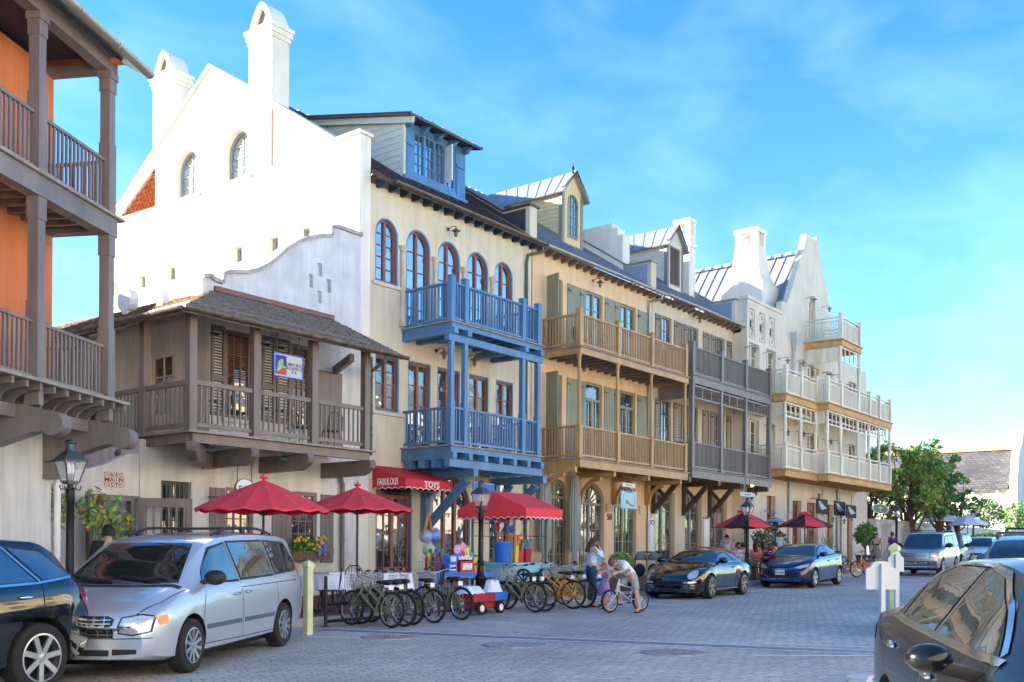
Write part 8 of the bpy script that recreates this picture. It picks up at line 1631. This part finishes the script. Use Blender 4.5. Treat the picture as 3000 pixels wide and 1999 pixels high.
# window box flowers
x = fx(895, 20.2, 1630); z = fz(895, 1642, 20.2); root = E('window_box', 'window box of yellow pansies under the white house window', 'flower box', (x, 20.12, z)); mb = MB(); mb.box(-.62, .62, -.14, .2, 0, .24); mb.build('box', mat('wicker', '6e5a44', .9, var=.3, scale=14), root); mb = MB(); leaves(mb, (0, 0, .36), .62, .2, .2, 420, .05, rnd, .1); mb.build('foliage', [LF1, LD1], root, merge=False)
for k in range(50):
    mb = MB(); v_ = k > 33; mb.ell((rnd.uniform(.2, .45), rnd.uniform(-.24, -.1), rnd.uniform(.1, .5)) if v_ else (rnd.uniform(-.62, .62), rnd.uniform(-.22, -.05), rnd.uniform(.28, .62)), .05, .03, .042, 7, 5); mb.build('flower', mat('petal_violet', '6a78d0', .6, var=.15) if v_ else mat('petal_yellow', 'e2b81c', .6, var=.15), root)
# espaliered citrus at the gateway
c = onY(215, 1650, 18.2); root = E('citrus_tree', 'thin branching citrus tree behind the left street lamp', 'tree', (c.x, c.y, gz(c.x))); mb = MB(); ends = []
for k in range(11):
    a = -1.1 + 2.2 * k / 10 + rnd.uniform(-.1, .1); e = Vector((math.sin(a) * 1.15, rnd.uniform(-.35, .35), 1.7 + .55 * math.cos(a) + rnd.uniform(-.2, .3))); mid = Vector((e.x * .75, e.y * .6, .9)); mb.tube([(0, 0, 0.05), (e.x * .25, 0, .45), mid, e], [.028, .022, .016, .007], 5); ends.append(e)
mb.build('trunk', BARK, root); mb = MB()
for e in ends: leaves(mb, e, .3, .3, .36, 62, .075, rnd, .1)
mb.build('crown', [LF1, LY], root, merge=False)
for k in range(8): mb = MB(); mb.ell(rnd.choice(ends) + Vector((rnd.uniform(-.25, .25), rnd.uniform(-.3, 0), rnd.uniform(-.3, .1))), .04, .04, .04, 8, 6); mb.build('orange_fruit', mat('orange_fruit', 'd9821e', .5, var=.1), root, smooth=True)
# stroller
c = onY(1893, 1640, 14.95); SX = c.x; root = E('stroller', 'dark double stroller parked behind the coupe', 'stroller', (SX, 14.95, gz(SX) + .15), .3); mb = MB(); [mb.tube([(-.35, y, .1), (0, y, .5), (.45, y, 1.05), (.5, y, 1.08)], .016, 6) for y in (-.38, .38)]; mb.tube([(.5, -.38, 1.08), (.5, .38, 1.08)], .02, 6); [mb.tube([(.3, y, .1), (-.1, y, .55)], .016, 6) for y in (-.38, .38)]; mb.build('frame', BLACKM, root)
for y in (-.2, .2): mb = MB(); mb.ell((.05, y, .55), .24, .16, .2, 12, 8); mb.build('seat', mat('navy_fabric', '1d2430', .9, var=.3, scale=14), root, smooth=True); mb = MB(); v0 = len(mb.V); mb.ell((.12, y, .86), .3, .18, .24, 14, 8); [setattr(v, 'z', .84) for v in mb.V if v.z < .84]; mb.build('sun_hood', mat('grey_fabric', '59666a', .9, var=.15), root, smooth=60)
for x_ in (-.35, .3):
    for y in (-.4, .4): mb = MB(); mb.lathe([(.06, -.02), (.12, -.02), (.12, .02), (.06, .02)], (x_, y, .12), 16, 'y'); mb.build('wheel', RUBBER, root)
mb = MB(); c = onY(165, 1650, 18.6); 
root = E('bench', 'brown wooden bench against the wall left of the street lamp', 'bench', (c.x, c.y, gz(c.x)), .4); mb.box(-.6, .6, -.2, .2, .42, .46); mb.build('seat', REDWOOD, root); mb = MB(); [mb.box(-.6, .6, .2, .23, z_, z_ + .1) for z_ in (.55, .7, .85)]; mb.box(-.6, -.55, .2, .25, 0, .95); mb.box(.55, .6, .2, .25, 0, .95); mb.build('backrest', REDWOOD, root); mb = MB(); [mb.box(a_, a_ + .05, -.2, -.15, 0, .42) for a_ in (-.6, .55)]; mb.build('front_legs', REDWOOD, root)
# ============================================================ PEOPLE
SKIN = mat('skin', 'c8947c', .6, var=.06); HAIRB = mat('brown_hair', '3a261c', .7, var=.3, scale=30); HAIRK = mat('black_hair', '16120f', .7, var=.2, scale=30)
EYE = mat('dark_eye', '17110f', .3, var=0); LIP = mat('lips', '9a5548', .6, var=0)
def skinmesh(verts, edges, rad, root_i=0, sub=2):
    me = bpy.data.meshes.new('s'); me.from_pydata([tuple(v) for v in verts], edges, []); o = bpy.data.objects.new('s', me); COL.objects.link(o)
    o.modifiers.new('k', 'SKIN')
    if not me.skin_vertices:
        bm = bmesh.new(); bm.from_mesh(me); bm.verts.layers.skin.verify(); bm.to_mesh(me); bm.free()
    for i, r in enumerate(rad): sv = me.skin_vertices[0].data[i]; sv.radius = r if isinstance(r, tuple) else (r, r); sv.use_root = (i == root_i)
    s_ = o.modifiers.new('u', 'SUBSURF'); s_.levels = sub; s_.render_levels = sub
    dg = bpy.context.evaluated_depsgraph_get(); m2 = bpy.data.meshes.new_from_object(o.evaluated_get(dg)); vs = [v.co.copy() for v in m2.vertices]; fs = [tuple(p.vertices) for p in m2.polygons]; bpy.data.objects.remove(o); bpy.data.meshes.remove(me); bpy.data.meshes.remove(m2); return vs, fs
def addraw(mb, vs, fs): b = len(mb.V); [mb.v(v) for v in vs]; [mb.f([b + k for k in f]) for f in fs]
def figure(label, loc, rz, J, scale=1, shirt=None, sleeve=.45, pants=None, hem=1.0, hair=HAIRB, hairstyle='short', skirt=None, shoes=None, skin=None, group=None, glasses=False, beard=False):
    """J: joints in metres, x forward, y left.  One continuous body; clothes and hair are its children."""
    skin = skin or SKIN; V = {k: Vector(v) for k, v in J.items()}; root = E('person', label, 'person', loc, rz, group=group); root.scale = (scale,) * 3
    hd = V['head']; nk = V['neck']; up = (hd - nk).normalized(); fwd = Vector(J.get('look', (1, 0, 0))).normalized(); fwd = (fwd - up * fwd.dot(up)).normalized(); side = up.cross(fwd)
    names = ['pelvis', 'waist', 'chest', 'neck', 'jaw', 'head', 'crown']; V['waist'] = V['pelvis'].lerp(V['chest'], .45); V['jaw'] = nk.lerp(hd, .55) + fwd * .02; V['crown'] = hd + up * .07
    rad = {'pelvis': (.15, .11), 'waist': (.13, .1), 'chest': (.15, .11), 'neck': .05, 'jaw': .066, 'head': (.078, .092), 'crown': .055}
    ed = [('pelvis', 'waist'), ('waist', 'chest'), ('chest', 'neck'), ('neck', 'jaw'), ('jaw', 'head'), ('head', 'crown')]
    for s in 'LR':
        ed += [('chest', 'sh' + s), ('sh' + s, 'el' + s), ('el' + s, 'wr' + s), ('pelvis', 'hip' + s), ('hip' + s, 'kn' + s), ('kn' + s, 'an' + s), ('an' + s, 'to' + s)]
        V['fa' + s] = V['el' + s].lerp(V['wr' + s], .3); rad.update({'sh' + s: .058, 'el' + s: .038, 'wr' + s: .025, 'hip' + s: .095, 'kn' + s: .055, 'an' + s: .037, 'to' + s: .03})
    keys = list(dict.fromkeys([k for e in ed for k in e])); vs, fs = skinmesh([V[k] for k in keys], [(keys.index(a), keys.index(b)) for a, b in ed], [rad[k] for k in keys]); mb = MB(); addraw(mb, vs, fs)
    mb.ell(hd + fwd * .1 - up * .012, .014, .013, .026, 8, 6)
    for s in (1, -1): mb.ell(hd + side * s * .082 - up * .005, .018, .01, .03, 8, 6)
    for s, sg in (('L', 1), ('R', -1)):     # hands: palm, four curled fingers of different length and a thumb from its side
        w = V['wr' + s]; d = (w - V['el' + s]).normalized(); cr = Vector(J.get('palm' + s, (0, -sg, 0))); cr = (cr - d * cr.dot(d)); cr = cr.normalized() if cr.length > .1 else d.orthogonal().normalized(); ac = d.cross(cr)
        c = w + d * .045; rot = Matrix((d, ac, cr)).transposed(); mb.ell(c, .052, .04, .017, 10, 6, rot)
        for k, (o_, l_) in enumerate(((-.03, .07), (-.01, .08), (.01, .076), (.03, .06))):
            b = w + d * .085 + ac * o_; mb.tube([b - d * .02, b + d * l_ * .45 + cr * .006, b + d * l_ * .8 + cr * .028, b + d * l_ * .85 + cr * .05], [.0095, .009, .008, .006], 6)
        tb = w + d * .03 + ac * (-.035 * sg); mb.tube([tb, tb + d * .03 - ac * .028 * sg, tb + d * .06 - ac * .034 * sg + cr * .012], [.012, .011, .008], 6)
    bd = mb.build('body', skin, root, smooth=True, merge=False)
    mb = MB(); [mb.ell(hd + fwd * .085 + side * s * .032 + up * .012, .012, .014, .009, 8, 5) for s in (1, -1)]; mb.build('eyes', EYE, bd)
    mb = MB(); mb.ell(hd + fwd * .086 - up * .062, .012, .024, .007, 8, 5); mb.build('mouth', LIP, bd)
    # hair cap
    mb = MB(); n, m = 18, 10; rings = []
    low = {'short': -.085, 'long': -.3, 'bun': -.05}[hairstyle]
    for i in range(m + 1):
        ring = []
        for j in range(n):
            a = 2 * math.pi * j / n; cf = math.cos(a); lo_ = low if cf < .35 else .055; zt = .118 + (lo_ - .118) * i / m; rr = 1.0 if zt < 0 else math.sqrt(max(.0, 1 - (zt / .118) ** 2)); rr = max(rr, .02); wob = 1 + .03 * math.sin(5 * a + i)
            if zt < -.02 and hairstyle == 'long': rr *= 1 + .12 * (-zt)
            ring.append(mb.v(hd + fwd * (cf * .105 * rr * wob - .006) + side * (math.sin(a) * .092 * rr * wob) + up * zt))
        rings.append(ring)
    for A, Bq in zip(rings, rings[1:]):
        for j in range(n): mb.f((A[j], A[(j + 1) % n], Bq[(j + 1) % n], Bq[j]))
    mb.build('hair', hair, root, smooth=60)
    if beard: mb = MB(); mb.ell(hd + fwd * .055 - up * .075, .05, .06, .045, 10, 7); mb.build('beard', hair, bd)
    if glasses: mb = MB(); [mb.ell(hd + fwd * .1 + side * s * .034 + up * .012, .008, .03, .02, 10, 6) for s in (1, -1)]; mb.tube([hd + fwd * .1 - side * .06 + up * .014, hd + fwd * .1 + side * .06 + up * .014], .005, 5); tag(mb.build('sunglasses', BLACKM, root), None, None)
    G = .014
    if shirt:
        ks = ['pelvis', 'waist', 'chest']; es = [('pelvis', 'waist'), ('waist', 'chest'), ('chest', 'nb')]; W2 = {k: V[k] for k in ks}; W2['nb'] = V['chest'].lerp(nk, .8); W2['pelvis'] = V['pelvis'].lerp(V['chest'], -.14); rr = {'pelvis': (.165, .125), 'waist': (.15, .118), 'chest': (.165, .125), 'nb': .066}
        for s in 'LR': W2['sh' + s] = V['sh' + s]; W2['sl' + s] = V['sh' + s].lerp(V['el' + s], min(1, sleeve * 1.7)); rr['sh' + s] = .078; rr['sl' + s] = .064; es += [('chest', 'sh' + s), ('sh' + s, 'sl' + s)]
        if sleeve > .9:
            for s in 'LR': W2['cf' + s] = V['el' + s].lerp(V['wr' + s], .85); rr['cf' + s] = .044; rr['sl' + s] = .056; es.append(('sl' + s, 'cf' + s))
        ks = list(W2); vs, fs = skinmesh([W2[k] for k in ks], [(ks.index(a), ks.index(b)) for a, b in es], [rr[k] for k in ks]); mb = MB(); addraw(mb, vs, fs); mb.build('shirt', shirt, root, smooth=True, merge=False)
    if pants:
        W2 = {'pelvis': V['pelvis'] + (V['chest'] - V['pelvis']) * .12, 'wb': V['pelvis'].lerp(V['chest'], .3)}; rr = {'pelvis': (.162, .125), 'wb': (.145, .112)}; es = [('pelvis', 'wb')]
        for s in 'LR':
            W2['hip' + s] = V['hip' + s]; rr['hip' + s] = .108; kf = min(1, hem * 2); W2['kn' + s] = V['hip' + s].lerp(V['kn' + s], kf); rr['kn' + s] = .085 if hem <= .5 else .07; es += [('pelvis', 'hip' + s), ('hip' + s, 'kn' + s)]
            if hem > .5: W2['an' + s] = V['kn' + s].lerp(V['an' + s], (hem - .5) * 2); rr['an' + s] = .056; es.append(('kn' + s, 'an' + s))
        ks = list(W2); vs, fs = skinmesh([W2[k] for k in ks], [(ks.index(a), ks.index(b)) for a, b in es], [rr[k] for k in ks]); mb = MB(); addraw(mb, vs, fs); mb.build('shorts' if hem <= .6 else 'trousers', pants, root, smooth=True, merge=False)
    if skirt:
        mb = MB(); p0 = V['waist']; N = 24; zl = (V['knL'].z + V['knR'].z) / 2 - .02; rg_ = [[mb.v((p0.x + r_ * math.cos(6.283 * j / N) * (1 + .06 * (j % 2) * q), p0.y + r_ * 1.15 * math.sin(6.283 * j / N), p0.z + (zl - p0.z) * q)) for j in range(N)] for r_, q in ((.11, 0), (.16, .3), (.2, .65), (.24, 1))]
        for A, Bq in zip(rg_, rg_[1:]):
            for j in range(N): mb.f((A[j], A[(j + 1) % N], Bq[(j + 1) % N], Bq[j]))
        mb.build('skirt', skirt, root, smooth=60)
    if shoes:
        for s in 'LR': mb = MB(); a, t = V['an' + s], V['to' + s]; d = (t - a); d.z = 0; c = (a + t) / 2; rot = Matrix.Rotation(math.atan2(d.y, d.x), 3, 'Z'); mb.ell((c.x + d.x * .1, c.y + d.y * .1, min(a.z, t.z) - .03), .14, .052, .022, 12, 6, rot); mb.build('shoe', shoes, root, smooth=True)
    return root
def pose(kind):
    J = dict(pelvis=(0, 0, .98), chest=(.02, 0, 1.34), neck=(.0, 0, 1.49), head=(.03, 0, 1.61))
    for s, g in (('L', 1), ('R', -1)):
        J.update({'sh' + s: (0, g * .19, 1.42), 'el' + s: (-.03, g * .25, 1.14), 'wr' + s: (.08, g * .24, .9), 'hip' + s: (0, g * .1, .9), 'kn' + s: (.03, g * .1, .5), 'an' + s: (-.02, g * .1, .09), 'to' + s: (.14, g * .12, .035)})
    if kind == 'sit':
        J.update(pelvis=(0, 0, .55), chest=(-.05, 0, .92), neck=(-.05, 0, 1.08), head=(-.01, 0, 1.22))
        for s, g in (('L', 1), ('R', -1)): J.update({'sh' + s: (-.05, g * .19, 1.0), 'el' + s: (.08, g * .25, .76), 'wr' + s: (.3, g * .14, .78), 'hip' + s: (.05, g * .1, .53), 'kn' + s: (.45, g * .12, .52), 'an' + s: (.42, g * .12, .09), 'to' + s: (.58, g * .13, .035)})
    if kind == 'ride':      # bending far over the handlebars, one foot on the ground, the other on a pedal
        J.update(pelvis=(-.2, 0, .82), chest=(.12, 0, 1.08), neck=(.27, 0, 1.14), head=(.4, 0, 1.12), look=(.5, .25, -1))
        for s, g in (('L', 1), ('R', -1)): J.update({'sh' + s: (.17, g * .17, 1.1), 'el' + s: (.34, g * .27, .93), 'wr' + s: (.5, g * .26, .9)})
        J.update(hipL=(-.18, .1, .76), knL=(-.12, .22, .44), anL=(-.18, .26, .09), toL=(-.02, .3, .035), hipR=(-.18, -.1, .76), knR=(.12, -.14, .58), anR=(.0, -.14, .24), toR=(.14, -.15, .2))
    if kind == 'face':      # right hand raised to the face
        J.update(elR=(.2, -.24, 1.22), wrR=(.16, -.1, 1.48), palmR=(-1, .3, 0), elL=(.02, .25, 1.16), wrL=(.22, .16, 1.06), head=(.05, 0, 1.6))
    if kind == 'serve':
        J.update(head=(.08, 0, 1.6), look=(.9, 0, -.6), elL=(.08, .25, 1.16), wrL=(.3, .12, 1.04), elR=(.08, -.25, 1.16), wrR=(.3, -.12, 1.04))
    return J
def cl(n, c): return mat('cloth_' + n, c, .85, var=.1, scale=7, bump=.15, bscale=20)
toRz = lambda dx, dy: math.atan2(dy, dx)
FLIP = mat('flip_flop', '2a2320', .8, var=.1)
p = atd(318, 1600, 16.4); figure('man in a black shirt walking through the gateway, seen from behind', (p.x, p.y, gz(p.x)), R(75), pose('stand'), 1.1, cl('black', '17181d'), .45, cl('charcoal', '2a2c33'), 1.0, HAIRK, shoes=BLACKM)
c = onG(1732, 1779); figure('woman in a pale blue and white shirt with a hand to her face', (c.x, c.y, gz(c.x) + .005), R(-35), pose('face'), .97, mat('tie_dye_blue', 'b4c8de', .85, var=.35, scale=9), .95, cl('jeans', '27405f'), .95, HAIRB, 'long', shoes=FLIP)
c = onG(1772, 1784); figure('small girl in a purple tie-dye dress beside the woman', (c.x, c.y, gz(c.x) + .005), R(150), pose('stand'), .62, mat('tie_dye_purple', '8f74b8', .85, var=.5, scale=14), .45, None, 1, mat('fair_hair', '8a6240', .7, var=.3, scale=30), 'long', mat('tie_dye_purple', '8f74b8'), shoes=FLIP)
m = BM.location; figure('boy in a white T-shirt and grey shorts bending over his handlebars', (m.x, m.y, gz(m.x) + .005), BM.rotation_euler[2], pose('ride'), .98, cl('white', 'd3dce8'), .5, cl('grey_shorts', '8d938f'), .5, mat('light_brown_hair', '5e4630', .7, var=.3, scale=30), shoes=FLIP)
def seat_at(label, px, Y, rz, **k): x = fx(px, Y, 1620); return figure(label, (x, Y, gz(x) + PV), R(rz), pose('sit'), 1, **k)
seat_at('bearded man in a pink shirt and sunglasses seated at the restaurant', 2163, 15.9, -105, shirt=cl('pink', 'c98bb5'), sleeve=.5, pants=cl('tan', '9a8a70'), hem=.5, hair=HAIRK, glasses=True, beard=True, shoes=FLIP)
seat_at('child in a navy and white striped shirt seated by the man in pink', 2176, 15.15, 60, shirt=mat('striped_cloth', 'cfd4e0', .85, var=.6, scale=16, stretch=(.1, .1, 3)), sleeve=.5, pants=cl('navy', '1d2540'), hem=.6, hair=HAIRB, shoes=FLIP)
seat_at('long haired woman in a coral top seated with her back to the lamp', 2212, 15.6, 40, shirt=cl('coral', 'c85a5a'), sleeve=.4, pants=cl('white_trousers', 'c9c9c9'), hem=1, hair=HAIRB, hairstyle='long', shoes=FLIP)
seat_at('curly dark haired woman seated behind the red slatted chair', 2233, 16.0, 70, shirt=cl('dark_top', '3a2f3a'), sleeve=.4, pants=cl('jeans', '27405f'), hem=1, hair=HAIRK, hairstyle='long', shoes=FLIP)
seat_at('dark haired diner just behind the blue sedan windscreen', 2268, 16.4, 100, shirt=cl('teal_top', '3f6f78'), sleeve=.5, pants=cl('jeans', '27405f'), hem=1, hair=HAIRK, shoes=FLIP)
x = fx(2281, 17.2, 1600); figure('waiter in a light blue shirt standing between the striped umbrellas', (x, 17.2, gz(x) + PV), R(-110), pose('serve'), 1.03, cl('light_blue', '7fa9dc'), .5, cl('charcoal', '2a2c33'), 1, mat('greying_hair', '4a4540', .7, var=.3, scale=30), shoes=BLACKM)
x = fx(2129, 17.6, 1600); figure('person in a pale grey shirt standing by the host stand', (x, 17.6, gz(x) + PV), R(20), pose('serve'), .95, cl('pale_grey', 'a9b4c8'), .95, cl('charcoal', '2a2c33'), 1, HAIRK, shoes=BLACKM)
p = atd(2615, 1600, 46.4); figure('man in a purple shirt walking past the silver off-roader', (p.x, p.y, gz(p.x) + PV), R(60), pose('stand'), 1.02, cl('purple', '7d2c80'), .5, cl('navy', '1d2540'), .6, mat('short_grey_hair', '5a4a40', .7, var=.3), shoes=BLACKM)
p = atd(2567, 1600, 49); figure('woman in a black top and tan skirt at the hotel corner', (p.x, p.y, gz(p.x) + PV), R(200), pose('stand'), .98, cl('black', '17181d'), .1, None, 1, HAIRB, 'long', cl('tan', '9a8a70'), shoes=BLACKM)
# ============================================================ TREES
def tree(label, px, ytop, t, spread, zb, ms, n, s, seed, lean=0, gap=.0, name='oak_tree'):
    rd = random.Random(seed); c = atd(px, ytop, t); g = gz(c.x) + .1; H_ = c.z - g; root = E(name, label, 'tree', (c.x, c.y, g), group='trees at the end of the street'); mb = MB(); tips = []
    for k in range(2):
        a = rd.uniform(0, 6.28); b0_ = Vector((.2 * math.cos(a), .2 * math.sin(a), 0)); e = Vector((spread * .25 * math.cos(a) + lean, spread * .25 * math.sin(a), H_ * .5)); mb.tube([b0_, b0_.lerp(e, .5) + Vector((rd.uniform(-.2, .2), rd.uniform(-.2, .2), 0)), e], [.2, .15, .1], 7)
        for _ in range(9):
            u = rd.uniform(.35, 1); st_ = b0_.lerp(e, u); an = rd.uniform(0, 6.28); rr = spread * rd.uniform(.4, 1.0); z = H_ * rd.uniform(.56, 1.0); k_ = 1 - max(0, (z / H_ - .6)) * 1.6; tip = Vector((lean + rr * k_ * math.cos(an), rr * k_ * math.sin(an), z)); md = st_.lerp(tip, .5) + Vector((0, 0, -.1 * rr)); mb.tube([st_, md, tip], [.07, .045, .015], 5); tips += [tip, md.lerp(tip, .5)]
    mb.build('trunk', BARK, root); mb = MB(); per = max(10, int(n * .72) // len(tips))
    for tp in tips:
        for _ in range(3):
            r_ = rd.uniform(.22, .52) * spread * .3; leaves(mb, tp + Vector((rd.uniform(-.4, .4), rd.uniform(-.4, .4), rd.uniform(-.35, .35))) * spread * .3, r_ * 1.1, r_ * 1.1, r_ * .6, per // 3, s, rd, .0)
    mb.build('crown', list(ms), root, merge=False); return root
A_, B_, C_ = (LD1, LF1), (LF1, LY), (LY, LF2)
for px, yt, t, sp, ms, n, s, sd_, lab in ((2570, 1300, 62, 3.4, (LF1, LY), 5200, .17, 1, 'yellow green oak behind the hotel balconies'), (2640, 1278, 66, 3.6, (LD1, LY), 5600, .17, 2, 'tall oak just right of the hotel corner'), (2700, 1330, 60, 3.0, (LF1, LY), 4600, .16, 3, 'oak with olive leaves above the street lamp'), (2715, 1285, 74, 1.8, A_, 2600, .16, 4, 'slender tree whose top stands highest left of the barn roof'), (2742, 1345, 63, 2.6, A_, 5200, .16, 5, 'dark green oak in front of the barn roof'), (2785, 1390, 66, 2.2, A_, 4000, .16, 6, 'lowest dark oak, rightmost of the row'), (2610, 1400, 68, 2.4, (LY, LF2), 2600, .15, 7, 'small yellowish tree behind the oval tapas sign')):
    tree(lab, px, yt, t, sp, 0, ms, int(n * 1.1), s * .8, sd_)
for px, py, t, r_, h_, ms, lab in ((2882, 1505, 80, 1.6, 2.4, (LD1, mat('dull_brown_leaf', '6b5a3c', .7, var=.3)), 'round brownish bush on the white wall before the barn'), (2900, 1590, 62, 1.8, 1.1, (LF2, LF1), 'bright low hedge right of the far white umbrella'), (2740, 1505, 72, 1.6, 1.3, A_, 'dark bush under the far oaks left of the white umbrella'), (2985, 1515, 84, 1.6, 2.6, A_, 'dark bush at the barn gable on the right edge')):
    c = atd(px, py, t); shrub(lab, c.x, c.y, c.z - h_ * .5, r_, h_, 0, None, 1500, .14, ms, 6, 'bush')
